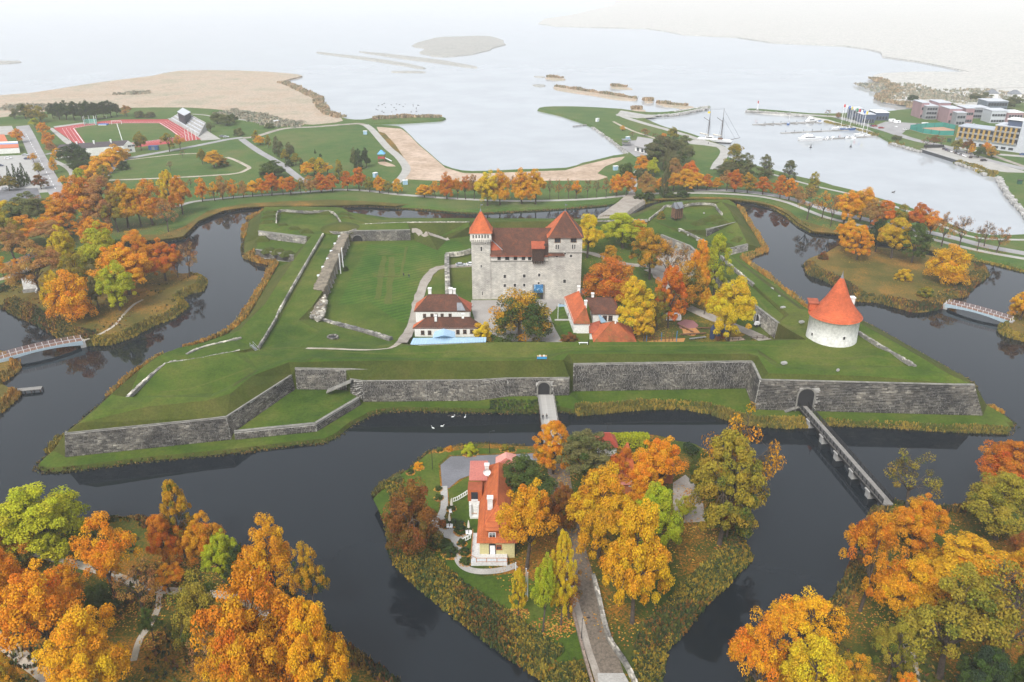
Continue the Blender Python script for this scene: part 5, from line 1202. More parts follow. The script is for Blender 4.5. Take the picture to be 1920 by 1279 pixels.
# timber gate bridge
a=P(1022.5,738,2.6); b=P(1039,851,2.7); d=(b-a); rz=math.atan2(d.y,d.x); nn=Vector((-d.y,d.x,0)).normalized()
br=thing('timber_bridge','broad pale timber bridge from the main gate to the wooded islet','bridge',(0,0,0)); br['kind']='thing'
deck(br,a,b,4.6,WODP,.5)
for s in (-1,1): railing(br,[a+nn*s*2.35,b+nn*s*2.35],1.1,WODG,2.4,(1.0,.55),.14,pm=WODG)
mb=MB(); mb.tube(a+nn*1.6-Vector((0,0,.4)),b+nn*1.6-Vector((0,0,.4)),.18,n=4); mb.tube(a-nn*1.6-Vector((0,0,.4)),b-nn*1.6-Vector((0,0,.4)),.18,n=4); mb.build('beam',WODG,br)
for i in range(1,9):
    for s in (-1,-.33,.33,1):
        p=a.lerp(b,i/9)+nn*s*2.2; mb=MB(); mb.tube((p.x,p.y,-1),(p.x,p.y,2.3),.17,n=6); mb.build('pile',WOOD,br)
    p=a.lerp(b,i/9); q=MB(); q.tube(p+nn*2.5-Vector((0,0,.5)),p-nn*2.5-Vector((0,0,.5)),.16,n=4); q.build('cross_beam',WOOD,br)
# long footbridge on concrete piers
a=P(1506,762,2.9); b=P(1664,943,2.9); d=b-a; rz=math.atan2(d.y,d.x); nn=Vector((-d.y,d.x,0)).normalized()
br=thing('footbridge','long narrow footbridge on concrete piers with black railings','bridge',(0,0,0)); br['kind']='thing'
mb=MB(); m_=(a+b)/2; mb.box(m_.x,m_.y,2.5,d.length+1,2.3,.42,rz); mb.build('deck',WODG,br)
mb=MB(); 
for s in (-1,1): mb.box(m_.x+nn.x*s*1.05,m_.y+nn.y*s*1.05,1.9,d.length,.3,.6,rz)
mb.build('girder',IRON,br)
for s in (-1,1): railing(br,[a+nn*s*1.25,b+nn*s*1.25],1.25,IRON,1.9,(1.0,.75,.5,.25),.19)
for t in (.14,.32,.50,.68,.86):
    p=a.lerp(b,t); mb=MB(); mb.box(p.x,p.y,-1,1.6,2.6,3.3,rz); mb.box(p.x,p.y,1.95,2.0,3.1,.3,rz); mb.build('pier',CONC,br)
st=MB()
for i in range(9): st.box(a.x-1.2-i*.45,a.y+.3,2.7-i*.2,.5,1.6,.2)
o=st.build('steps',COPE,br)
# two arched footbridges
def arched(label,pa,pb,w_,rise,steel,railm,postm):
    a=P(*pa); b=P(*pb); d=b-a; rz=math.atan2(d.y,d.x); nn=Vector((-d.y,d.x,0)).normalized()
    br=thing('arched_footbridge',label,'bridge',(0,0,0)); br['kind']='thing'; zf=lambda t: rise*4*t*(1-t)
    deck(br,a,b,w_,WODB,.5,.15,zf=zf)
    N_=18; pts=[a.lerp(b,i/N_)+Vector((0,0,zf(i/N_))) for i in range(N_+1)]
    for s in (-1,1):
        g=MB()
        for p,q,i in zip(pts,pts[1:],range(N_)):
            hh=lambda t: 1.5-.9*4*t*(1-t)
            o_=nn*s*(w_/2+.1); v=nn*.14
            g.hexa([p+o_-v-Vector((0,0,hh(i/N_))),q+o_-v-Vector((0,0,hh((i+1)/N_))),q+o_+v-Vector((0,0,hh((i+1)/N_))),p+o_+v-Vector((0,0,hh(i/N_)))],[p+o_-v+Vector((0,0,.1)),q+o_-v+Vector((0,0,.1)),q+o_+v+Vector((0,0,.1)),p+o_+v+Vector((0,0,.1))])
        g.build('girder',steel,br)
        railing(br,[p+nn*s*(w_/2+.05) for p in pts],1.25,railm,1.9,(1,.75,.5,.25),.13,pm=postm)
    for e in (a,b): mb=MB(); mb.box(e.x,e.y,-1,1.6,w_+.4,3.0,rz); mb.build('abutment',CONC,br)
LBL=M('pale_blue_steel',(.36,.45,.51),.5); PNK=M('reddish_rail',(.42,.26,.22),.7)
arched('small white arched footbridge to the left islet',(-6,673,2.4),(153,637,2.4),2.6,.5,LBL,PNK,WHP)
arched('small white arched footbridge to the right islet',(1776,568,2.2),(1896,601,2.0),2.4,.3,LBL,PNK,WHP)
a=P(613,735,4.0); b=P(659,715,7.4); mb=MB(); d=b-a; nn=Vector((-d.y,d.x,0)).normalized()*1.0
mb.hexa([a-nn,b-nn,b+nn,a+nn],[p+Vector((0,0,.35)) for p in (a-nn,b-nn,b+nn,a+nn)]); o=mb.build('stone_ramp',COPE); setp(o,'sloping stone slab bridging from the sunken terrace to the gate wall','ramp')
a=P(-40,738,1.1); b=P(78,726.5,1.1); d=b-a; rz=math.atan2(d.y,d.x); j_=thing('jetty','short grey jetty sticking out from the left bank','jetty',(0,0,0)); j_['kind']='thing'
deck(j_,a,b,1.9,WODG,.5,.18)
for i in range(5): p=a.lerp(b,.4+i*.148); [MB().tube((p.x,p.y+q_,-1),(p.x,p.y+q_,1),.14,n=6).build('pile',WOOD,j_) for q_ in (-.7,.7)]
# ================================================================ COURT: paving and paths
sheet('courtyard_paving',[(890,600),(882,572),(884,563),(1040,561),(1060,552),(1092,540),(1100,548),(1066,566),(1046,575),(1030,590),(1040,615),(1054,640),(1066,652),(1040,652),(1022,640),(960,640),(905,620)],3.05,M('court_gravel',(.34,.315,.29),.95,c2=(.27,.25,.23),scale=.12,bmp=.2))
ribbon('path',[(752,643,6),(765,625,3.6),(776,600,3.1),(782,570,3.1),(792,540,3.1),(803,518,3.1),(818,504,3.1),(842,500,3.1),(890,497,3.1)],3.6,GRAV,lift=.12,jit=.15)
drape('path',[(575,653),(620,654),(680,656),(715,655),(738,650),(752,643),(765,628)],2.2,DIRT)
drape('path',[(772,432.5),(785,435),(800,438.5),(820,443.5),(842,449)],2.6,GRAV)
ribbon('path',[(1040,600,3.05),(1075,600,3.05)],1.2,PALE,lift=.12)
ribbon('path',[(1092,465,3),(1130,461,3),(1165,457,3),(1200,455,3)],2.6,GRAV,lift=.12); ribbon('path',[(1092,470,3),(1130,482,3),(1170,495,3),(1215,500,3),(1260,510,3)],3.6,GRAV,lift=.14)
ribbon('path',[(1105,442,3.5),(1130,432,4.5),(1150,425,7)],2.6,GRAV,lift=.3)
ribbon('path',[(1215,505,3),(1245,520,3),(1258,545,3),(1280,570,3),(1320,590,3),(1360,606,3),(1400,622,3),(1440,640,3)],4.6,GRAV,lift=.16,jit=.1)
sheet('courtyard_paving',[(1235,460),(1262,462),(1300,480),(1330,510),(1290,530),(1255,540),(1225,520),(1215,495)],3.04,GRAV)
sheet('leafy_ground',[(1195,600),(1215,580),(1250,560),(1290,555),(1335,555),(1360,590),(1400,625),(1380,640),(1200,642),(1190,630)],3.03,GRM)
sheet('lawn',[(618,600),(640,560),(668,500),(690,458),(770,455),(860,452),(876,470),(834,478),(833,500),(812,505),(795,530),(780,560),(773,600),(760,625),(735,636),(690,622),(640,610)],3.025,GRL)
sheet('lawn',[(1043,575),(1060,574),(1075,598),(1047,598)],3.16,GRL); sheet('lawn',[(1048,603),(1077,602),(1083,638),(1060,638)],3.16,GRL)
sheet('bark_surface',[(1270,605),(1285,599),(1300,601),(1310,610),(1304,617),(1275,616)],3.08,M('purple_rubber',(.24,.10,.10),.9)); sheet('sand_pit',[(1279,617),(1305,615),(1313,624),(1300,630),(1282,627)],3.09,M('leafy_sand',(.46,.24,.09),.95,c2=(.40,.16,.04),scale=.8))
sheet('sand_pit',[(1216,640),(1240,636),(1285,634),(1282,641),(1220,642)],3.09,M('leafy_sand2',(.40,.18,.06),.95,c2=(.45,.22,.05),scale=.8)); sheet('play_ground',[(1358,634),(1388,631),(1398,637),(1370,640)],3.09,SAND)
# ================================================================ ISLET with the restaurant villa
zI=2.4
sheet('car_park',[(826,872),(845,856),(925,853),(1003,850),(1012,870),(935,872),(884,890),(862,898),(842,915),(829,913)],zI+.06,ASPH)
sheet('lawn',[(700,935),(737,899),(775,874),(800,852),(840,846),(900,840),(990,842),(1000,848),(925,850),(842,853),(822,870),(826,915),(822,960),(770,975),(722,980)],zI+.03,GR)
sheet('lawn',[(745,1000),(800,985),(815,1010),(850,1030),(860,1060),(900,1082),(965,1075),(1040,1100),(1075,1150),(1100,1230),(1060,1250),(985,1195),(910,1128),(830,1072),(775,1045)],zI+.03,GR)
sheet('lawn',[(840,918),(870,898),(890,890),(935,880),(945,960),(950,1060),(900,1062),(870,1045),(858,1010),(850,990),(845,960)],zI+.035,GR)
sheet('gravel_yard',[(1262,905),(1285,890),(1300,905),(1318,940),(1322,978),(1275,980),(1262,950)],zI+.05,GRAV)
sheet('terrace_paving',[(806,972),(832,968),(846,990),(872,1000),(880,1006),(862,1012),(848,1012),(826,1005),(812,990)],zI+.07,PALE)
ribbon('path',[(832,912,zI),(833,935,zI),(832,955,zI),(822,975,zI)],1.7,PALE,lift=.10)
ribbon('path',[(848,1005,zI),(858,1025,zI),(858,1045,zI),(866,1060,zI),(885,1070,zI),(915,1072,zI),(945,1068,zI),(968,1060,zI)],1.6,PALE,lift=.10)
ribbon('cobbled_lane',[(1046,870,zI),(1050,905,zI),(1058,950,zI),(1068,1000,zI),(1080,1050,zI),(1094,1100,zI),(1108,1150,zI),(1124,1210,zI),(1140,1260,zI),(1160,1340,zI)],5.4,COBB,lift=.07)
ribbon('pavement',[(1066,1085,zI),(1085,1150,zI),(1102,1215,zI),(1118,1262,zI),(1140,1340,zI)],1.3,GRAV,lift=.12)
sheet('courtyard_paving',[(1120,1262),(1170,1262),(1185,1290),(1195,1340),(1130,1340)],zI+.13,PALE)
lowwall('lane_wall','pale crooked stone wall along the right side of the cobbled lane',[(1112,1082,zI),(1122,1120,zI),(1132,1165,zI),(1142,1200,zI),(1160,1228,zI),(1180,1260,zI),(1205,1320,zI)],.8,.9,STW)
lowwall('lane_wall','low reddish wall along the left side of the cobbled lane',[(1072,1140,zI),(1085,1190,zI),(1098,1240,zI),(1112,1290,zI),(1120,1330,zI)],.45,.7,M('reddish_stone',(.32,.24,.19),.9,c2=(.2,.16,.13),scale=.8))
lamp=thing('street_lamp','thin black street lamp beside the cobbled lane','lamp',P(1090,1203,zI)[:]); mb=MB(); mb.tube((0,0,0),(0,0,5.6),.08,.05,6); mb.build('pole',IRON,lamp); mb=MB(); mb.tube((0,0,5.6),(1.0,0,5.9),.04,n=5); mb.box(1.1,0,5.78,.6,.25,.14); mb.build('lamp_head',IRON,lamp)
for px,py,l in ((811,880,'tall black lamp post on the grass left of the car park'),(918,850,'black lamp post between car park and moat')):
    c=clone(lamp); c.location=P(px,py,zI); relabel(c,l); c.scale=(1,1,1.15)
# villa: hipped mansard roof, gable dormer, side bays, terrace
YEL=M('yellow_boards',(.58,.52,.26),.8,var=.1); ORR=coursed('orange_sheet_tile',(.48,.125,.034),(.42,.105,.03),(.29,.07,.025),.4,.36,stain=(.9,.88,.86),zs=1.2,big=.3)
PKM=M('pink_sheet_metal',(.50,.17,.13),.5,c2=(.44,.14,.11),scale=.3)
v=thing('villa','long villa with bright orange roof and yellow end wall on the wooded islet','house',(0,0,0)); v['kind']='thing'
A=P(899,1014,6.9); B=P(965,1014,6.9); B.y=A.y; Dk=P(908,884,6.9); ly=Dk.y-A.y; Dv=Vector((Dk.x-A.x,ly,0)); Cc=B+Dv; Dp=A+Dv
mb=MB(); mb.prism([A,B,Cc,Dp],zI-.5,6.9); vw=mb.build('wall',YEL,v)
k=.22; 
def ins4(q,dx,dy,z): 
    x=(q[1]-q[0]).normalized(); y=(q[3]-q[0]).normalized(); return [Vector((p.x,p.y,z)) for p in (q[0]+x*dx+y*dy,q[1]-x*dx+y*dy,q[2]-x*dx-y*dy,q[3]+x*dx-y*dy)]
q0=ins4([A,B,Cc,Dp],-.6,-.6,6.7); q1=ins4([A,B,Cc,Dp],1.0,1.5,9.6); wv=(B-A).length; r1=(q1[0]+q1[1])/2+Dv.normalized()*3.2; r2_=(q1[2]+q1[3])/2-Dv.normalized()*3.2; r1.z=r2_.z=12.6
mb=MB()
for i in range(4): mb.quad(q0[i],q0[(i+1)%4],q1[(i+1)%4],q1[i])
mb.tri(q1[0],q1[1],r1); mb.quad(q1[1],q1[2],r2_,r1); mb.tri(q1[2],q1[3],r2_); mb.quad(q1[3],q1[0],r1,r2_); mb.quad(q0[3],q0[2],q0[1],q0[0])
vr=mb.build('roof',ORR,v)
rg=MB(); 
for s,e in ((q1[0],r1),(q1[1],r1),(r1,r2_),(q1[0],q1[1]),(q1[0],q1[3])): rg.tube(s,e,.14,n=4)
rg.build('ridge_tiles',TILO,vr)
ribs=MB()
for i in range(1,22):
    t=i/22; ribs.tube(q0[0].lerp(q0[1],t),q1[0].lerp(q1[1],t),.06,n=3)
for i in range(1,60):
    t=i/60; ribs.tube(q0[0].lerp(q0[3],t),q1[0].lerp(q1[3],t),.06,n=3); ribs.tube(q1[0].lerp(q1[3],t),(r1.lerp(r2_,min(1,max(0,(t-.1)/.8)))),.06,n=3)
ribs.build('roof_rib',ORR,vr,kind='stuff')
yF=A.y
dz=zat(1006,yF+.8); dx=xat(yF+.8,8,923); g=MB(); g.box(dx,yF+1.2,7.2,2.2,2.0,2.4); dm=g.build('dormer',ORR,v); window(dm,(dx,yF+.17,7.5),0,1.5,1.4)
g=MB(); g.hexa([(dx-1.4,yF-.3,9.6),(dx+1.4,yF-.3,9.6),(dx+1.4,yF+2.8,10.2),(dx-1.4,yF+2.8,10.2)],[(dx-1.4,yF-.3,9.75),(dx+1.4,yF-.3,9.75),(dx+1.4,yF+2.8,10.35),(dx-1.4,yF+2.8,10.35)]); g.build('roof',ORR,dm)
d=MB(); d.box(xat(yF,4.6,923.5),yF-.04,zI+1.0,1.1,.12,2.3); dr=d.build('door',WHP,v); d=MB(); d.box(xat(yF,4.6,923.5),yF-.02,zI+1.0,1.5,.1,2.6); d.build('door_frame',WOOD,dr); d=MB(); d.box(xat(yF,4.6,923.5),yF-.06,zI+3.32,1.1,.12,.45); d.build('fanlight',GLS,dr)
window(vw,(xat(yF,4.8,935.5),yF-.05,zI+2.3),0,1.2,1.2,ORR)
for t in (.12,.3,.72,.88): p=A.lerp(Dp,t); window(vw,(p.x-.03,p.y,3.9),math.atan2(A.y-Dp.y,A.x-Dp.x),1.1,1.6)
# terrace with rail
ta=[P(883,1054,3.4),P(951,1050,3.4)]; tx0=ta[0].x; tx1=ta[1].x; ty0=ta[0].y; 
mb=MB(); mb.box((tx0+tx1)/2,(ty0+yF)/2,zI-.3,tx1-tx0,yF-ty0,1.3); mb.box((tx0+A.x)/2,yF+3.5,zI-.3,A.x-tx0,7,1.3); te=mb.build('terrace',M('terrace_paving',(.62,.61,.60),.8,var=.1),v)
OW=M('orange_rail_timber',(.45,.20,.09),.8)
railing(v,[Vector((tx0,yF+7,3.4)),Vector((tx0,ty0,3.4)),Vector((tx1,ty0,3.4))],1.05,OW,2.2,(1.0,.12),.14,post='rail_post')
pm_=MB(); pm_.box((tx0+tx1)/2,ty0+.02,3.5,tx1-tx0-.2,.04,.75); pm_.build('rail_panel',M('milk_glass',(.62,.66,.70),.25),v)
# left bays and balcony
def bx(parent,nm,px0,px1,py,z,yy,w_,z0,z1,m): mb=MB(); x0=xat(yy,z,px0); x1=xat(yy,z,px1); mb.box((x0+x1)/2,yy+w_/2,z0,x1-x0,w_,z1-z0); return mb.build(nm,m,parent)
yb=P(890,941,6.5).y; 
b1=bx(v,'bay',879,905,900,8,yb,7.6,zI-.4,6.6,WHT); 
b2=bx(v,'balcony',877,904,925,8,yb+.1,3.4,6.6,9.6,ORR); x0=xat(yb,8,883.5); x1=xat(yb,8,896); mb=MB(); mb.box((x0+x1)/2,yb+.02,7.2,x1-x0,.12,1.9); mb.build('pane',GLS,b2); mb=MB(); mb.box((x0+x1)/2,yb-.02,6.75,x1-x0,.1,.5); mb.build('balcony_panel',WHP,b2)
x0=xat(yb,9,878); x1=xat(yb,9,913); mb=MB(); mb.hexa([(x0,yb+3.6,9.7),(x1,yb+3.6,9.7),(x1,yb+10.2,10.6),(x0,yb+10.2,10.6)],[(x0,yb+3.6,9.9),(x1,yb+3.6,9.9),(x1,yb+10.2,10.8),(x0,yb+10.2,10.8)]); br_=mb.build('bay_roof',PKM,v)
sm=MB()
for i in range(1,9): x=x0+(x1-x0)*i/9; sm.tube((x,yb+3.6,9.95),(x,yb+10.2,10.85),.06,n=4)
sm.build('seam',PKM,br_,kind='stuff')
lo_=P(888,969,3.0).y; x0=xat(lo_,3,881); x1=xat(lo_,3,898); mb=MB(); mb.box((x0+x1)/2,lo_+2,zI-.2,x1-x0,4,.7); lg=mb.build('porch',WHT,v)
for x in (x0+.2,x1-.2): mb=MB(); mb.box(x,lo_+.2,zI+.5,.35,.35,3.4); mb.build('column',WHP,lg)
mb=MB(); mb.box((x0+x1)/2,lo_+.15,zI+1.4,x1-x0,.1,.12); mb.build('rail',OW,lg)
# rear pink roof
a=P(929,873,8.2); b=P(968,868,8.2); c=P(968,852,8.2); mb=MB(); h_=(c-b).y; top=1.6; A2=[a,b,b+Vector((0,h_,0)),a+Vector((0,h_,0))]
mb.prism([A2[0]+Vector((.3,.3,0)),A2[1]+Vector((-.3,.3,0)),A2[2]+Vector((-.3,-.3,0)),A2[3]+Vector((.3,-.3,0))],zI,8.1); mb.build('rear_bay',YEL,v)
rA=(A2[0]+A2[1])/2+Vector((0,.5,1.4)); rB=(A2[2]+A2[3])/2+Vector((0,-.5,1.4)); mb=MB(); mb.tri(A2[0],A2[1],rA); mb.quad(A2[1],A2[2],rB,rA); mb.tri(A2[2],A2[3],rB); mb.quad(A2[3],A2[0],rA,rB); mb.quad(A2[3],A2[2],A2[1],A2[0]); pr=mb.build('rear_roof',PKM,v)
sm=MB()
for i in range(1,12): t=i/12; sm.tube(A2[3].lerp(A2[0],t),rB.lerp(rA,t),.06,n=4); sm.tube(A2[2].lerp(A2[1],t),rB.lerp(rA,t),.06,n=4)
sm.build('seam',M('pale_pink_seam',(.75,.42,.36),.5),pr,kind='stuff')
chimney(vr,P(919,945,12.2),1.1,1.6); chimney(vr,P(913,884,11.0),.9,1.8)
ds=MB(); ds.lathe([(0,0),(.5,.08),(.85,.3),(.9,.36)],14); ds.v=[(x,-z+.2,y) for x,y,z in ds.v]; o=ds.build('satellite_dish',WHP,v); o.location=P(913,885,12.6)
# balustrade, parasols, garden furniture
bl=thing('balustrade','white garden balustrade curving down from the villa terrace','balustrade',(0,0,0)); bl['kind']='thing'
bp=[P(850,941,zI),P(858,938,zI+.2),P(868,932,zI+.9),P(877,926,zI+1.6)]; railing(bl,bp,1.0,WHT,.55,(1.0,.08),.2,post='baluster',pm=WHT)
bl=thing('balustrade','small white balustrade beside the villa steps','balustrade',(0,0,0)); bl['kind']='thing'
railing(bl,[P(868,1017,zI),P(875,1013,zI+.4),P(882,1009,zI+1.0)],1.0,WHT,.6,(1.0,.08),.2,post='baluster',pm=WHT)
CAN=M('cream_canvas',(.66,.62,.54),.9)
def parasol(px,py,lab):
    t=thing('parasol',lab,'parasol',P(px,py,zI)[:],0,'closed garden parasols'); mb=MB(); mb.tube((0,0,0),(0,0,3.0),.05,n=6); mb.build('pole',WODB,t); mb=MB(); mb.lathe([(.06,.9),(.34,1.1),(.30,1.5),(.20,2.3),(.10,2.85),(.03,3.05)],10); mb.build('canopy',CAN,t); mb=MB(); mb.box(0,0,0,.7,.7,.12); mb.build('base',CONC,t)
for q in ((847,954,'closed cream parasol beside the white garden balustrade'),(843,983,'closed cream parasol above the middle pair of white chairs'),(879,996,'closed cream parasol nearest the villa terrace')): parasol(*q)
def gchair(px,py,rz,lab):
    t=thing('garden_chair',lab,'chair',P(px,py,zI+.07)[:],rz,'white garden chairs'); mb=MB(); mb.box(0,0,.42,.6,.6,.07); mb.build('seat',WHP,t); mb=MB(); mb.box(0,.3,.45,.6,.07,.6); mb.build('backrest',WHP,t)
    for x in (-.25,.25):
        for y in (-.25,.25): m_b=MB(); m_b.box(x,y,0,.06,.06,.42); m_b.build('leg',WHP,t)
for q in ((840,991,.2,'white garden chair, left one under the middle parasol'),(846,991,-.2,'white garden chair, right one under the middle parasol'),(876,1003,.2,'white garden chair, left one by the villa terrace'),(882,1003,-.2,'white garden chair, right one by the villa terrace'),(845,963,.4,'single white garden chair below the balustrade parasol')): gchair(*q)
for i,(px,py,hw,lab) in enumerate(((821,1022,14,'dark clipped bush left of the garden path bend'),(845,1038,13,'rounded dark bush, largest beside the garden path'),(834,1026,11,'dark rounded bush between two others on the garden path'),(872,1038,9,'clipped bush directly left of the terrace'),(872,1056,9,'bright green clipped bush at the terrace corner'),(866,1020,7,'small clipped bush by the villa steps'),(834,985,9,'dark round bush under the middle parasol'),(852,983,8,'dark bush between two parasols'),(864,998,10,'broad dark bush on the villa lawn'),(846,955,7,'clipped bush by the balustrade foot'),(823,935,7,'green bush beside the upper garden path'),(822,918,6,'small green bush by the car park edge'),(862,985,8,'dark low bush on the slope before the bays'))):
    tree(px,py,py-hw*1.5,hw,'G' if i in (4,10,11) else 'D','bush',lab,'clipped garden bushes',base=P(px,py,zI))
for i,(px,py,hw,c,lab) in enumerate(((882,852,12,'L','bright lime shrub on the moat edge behind the car park'),(843,846,6,'O','orange shrub on the moat edge'),(946,846,7,'K','olive shrub on the moat edge'),(960,848,6,'G','green shrub on the moat edge'),(785,880,8,'A','orange reedy bush at the corner of the islet'),(770,890,6,'D','dark bush at the corner of the islet'),(824,848,6,'V','grey bush near the orange shrub'),(745,905,9,'V','grey green bush on the left shore of the islet'))): tree(px,py,py-hw*2,hw,c,'bush',lab,base=P(px,py,2.0))
# flagpoles on the villa lawn
for px,py,ty,lab in ((967,1085,1040,'short white flagpole left of the birches'),(986,1128,1040,'taller white flagpole between the birches'),(989,1126,1050,'second white flagpole right beside the taller one')):
    p=P(px,py,zI); t=thing('flagpole',lab,'flagpole',p[:],0,'white flagpoles on the villa lawn'); mb=MB(); mb.tube((0,0,0),(0,0,zat(ty,p.y)-zI),.12,.07,6); mb.build('pole',WHP,t); mb=MB(); mb.lathe([(.0,.14),(.14,0),(0,-.14)],6); o=mb.build('finial',WHP,t); o.location=(0,0,zat(ty,p.y)-zI)
# houses among the trees
ORW=M('orange_boards',(.46,.15,.06),.8,var=.15)
A=P(1160,892,7.5); B=P(1192,888,7.5); B.y=A.y; D=A+Vector((0,6.5,0)); ap=(A+B+D+D+(B-A))/4; 
house('pointed_house','house with a steep pointed orange roof among the islet trees',A,B,D,Vector((ap.x-.2,ap.y,14.5)),Vector((ap.x+.2,ap.y,14.5)),zI,ORW,[ORR],wins=[('AB',.75,4.6,1,1.5)])
A=P(1165,905,5.5); B=P(1186,902,5.5); B.y=A.y; house('porch','small pink roofed porch below the steep orange roof',A,B,A+Vector((0,4,0)),(A+B)/2+Vector((0,1.5,1.6)),(A+B)/2+Vector((0,2.6,1.6)),zI,ORW,[PKM],cat='porch')
A=P(1205,882,6.2); B=P(1262,878,6.2); B.y=A.y; R1=P(1218,860,10); R2=P(1250,858,10); R2.y=R1.y; dp=max(5,2*(R1.y-A.y)); house('orange_roofed_cottage','cottage whose orange roof shows behind an orange tree on the islet',B,B+Vector((0,dp,0)),A,R2,R1,zI,ORW,[ORR])
A=P(1122,836,5.5); B=P(1156,834,5.5); B.y=A.y; R1=P(1132,812,9.5); R2=P(1144,812,9.5); R2.y=R1.y; dp=max(5,2*(R1.y-A.y)); rt,_,ro_=house('red_roofed_gatehouse','small red roofed house with a weather vane behind the big olive tree',B,B+Vector((0,dp,0)),A,R2,R1,zI,WHT,[M('red_sheet',(.5,.09,.06),.6,var=.15)])
f=MB(); p=(R1+R2)/2; f.tube(p,p+Vector((0,0,3.2)),.06,.04,5); f.box(p.x+.5,p.y,p.z+2.5,1.1,.06,.5); f.box(p.x-.5,p.y,p.z+2.65,.5,.06,.2); f.build('weather_vane',IRON,ro_)
# ================================================================ FAR SHORE, left: roads, stadium, park
zM=1.5
sheet('beach',[(706,238),(716,238.5),(752,241.5),(764,250),(784,270.5),(811,293.5),(835,314.5),(868,324.3),(909,325.3),(976,322.3),(1060,319.3),(1090,310.3),(1116,304.3),(1149,296.3),(1172,293.5),(1165,300),(1135,312),(1120,325),(1140,332),(1120,338),(1000,339),(860,340),(800,338),(760,336),(764,318),(752,300),(740,285),(725,265),(712,250)],zM+.06,SAND)
sheet('dune_grass',[(708,246),(722,250),(742,272),(760,300),(768,318),(765,330),(752,330),(757,312),(742,290),(722,262)],zM+.078,GRA)
ribbon('straight_road',[(42,236),(52,255),(66,285),(80,312),(93,338),(110,362),(128,392)],9.5,ROADM,z=zM,lift=.08)
mbk=MB(); a=P(48,250,zM+.1); b=P(105,356,zM+.1); d=b-a
for i in range(22):
    p=a.lerp(b,(i+.25)/22); q=a.lerp(b,(i+.75)/22); nn=Vector((-d.y,d.x,0)).normalized()*.16; mbk.quad(p-nn,q-nn,q+nn,p+nn)
mbk.build('road_marking',WHP,kind='structure')
ribbon('path',[(98,300),(115,308),(130,318),(136,330),(132,341),(145,342)],3.2,PALE,z=zM,lift=.09)
ribbon('path',[(80,311),(100,309),(140,307)],1.6,PALE,z=zM,lift=.10); ribbon('path',[(98,287),(85,290)],3.5,ROADM,z=zM,lift=.11)
ribbon('park_road',[(165,350),(190,335),(205,320),(216,308),(232,300),(262,293),(300,286),(350,277),(400,267),(430,261),(455,258)],5.5,ROADM,z=zM,lift=.08)
ribbon('park_road',[(455,259),(480,256),(520,244),(545,240),(590,238),(640,234),(672,232),(685,235)],5,GRAV,z=zM,lift=.09)
ribbon('park_road',[(685,234),(697,243),(712,260),(728,278),(745,292),(757,306),(762,318),(755,331),(743,343)],5.5,PALE,z=zM,lift=.10)
ribbon('park_road',[(453,261),(465,270),(487,285),(510,298),(530,310),(545,322),(562,335),(575,342)],5,ROADM,z=zM,lift=.10)
ribbon('path',[(205,338),(260,336),(330,333),(400,329),(445,325),(463,318),(467,314),(455,307),(440,300),(425,295)],2.6,DIRT,z=zM,lift=.09); ribbon('path',[(240,300),(300,293),(340,289),(372,288)],1.8,DIRT,z=zM,lift=.10)
ribbon('path',[(360,214),(385,216),(400,219)],2.2,PALE,z=zM,lift=.1); ribbon('path',[(442,223),(470,227),(500,232),(522,237)],2.6,PALE,z=zM,lift=.1)
ribbon('moat_road',[(-60,530),(0,524),(45,508),(90,488)],3.4,DIRT,z=zM,lift=.1); ribbon('street',[(-60,515),(0,500),(40,487),(80,470)],6,ASPH,z=zM,lift=.09)
MR=[(330,388),(360,379),(400,374),(450,369),(520,364),(590,359),(640,356),(690,358),(740,364),(800,369),(880,374),(960,377),(1040,376),(1110,373),(1165,368),(1185,366)]
ribbon('moat_road',MR,3.2,PALE,z=zM,lift=.1)
ribbon('moat_road',[(1195,366),(1230,363),(1290,362),(1350,363),(1400,366),(1440,371),(1480,381),(1510,393),(1550,408),(1610,422),(1680,435),(1740,447),(1800,462),(1860,475),(1925,486)],3.2,PALE,z=zM,lift=.1)
ribbon('moat_road',[(1300,357),(1360,357),(1410,361),(1460,368),(1510,380),(1560,397),(1640,415),(1720,432),(1780,444),(1850,462),(1925,476)],6,ROADM,z=zM,lift=.09)
ribbon('path',[(1445,326),(1490,339),(1540,352),(1590,363),(1640,376),(1720,402),(1770,425),(1830,446),(1925,450)],2.4,PALE,z=zM,lift=.1)
sheet('leaf_litter',[(230,440),(300,440),(345,425),(390,395),(450,383),(520,378),(620,374),(700,378),(770,383),(740,386),(690,383),(620,385),(502,386),(461,388),(420,394),(372,414),(343,443),(300,449),(240,452)],zM+.05,GRA)
sheet('leaf_litter',[(1200,374),(1300,369),(1370,370),(1430,378),(1480,395),(1500,412),(1560,430),(1700,452),(1800,474),(1800,481),(1700,459),(1560,436.5),(1524,433),(1497,418),(1477,401),(1450,386),(1414,378),(1363,372.5),(1297,372),(1240,374)],zM+.05,GRA)
ribbon('beach_path',[(1196,320),(1188,330),(1190,345),(1184,360),(1186,368)],3.2,PALE,z=zM,lift=.12)
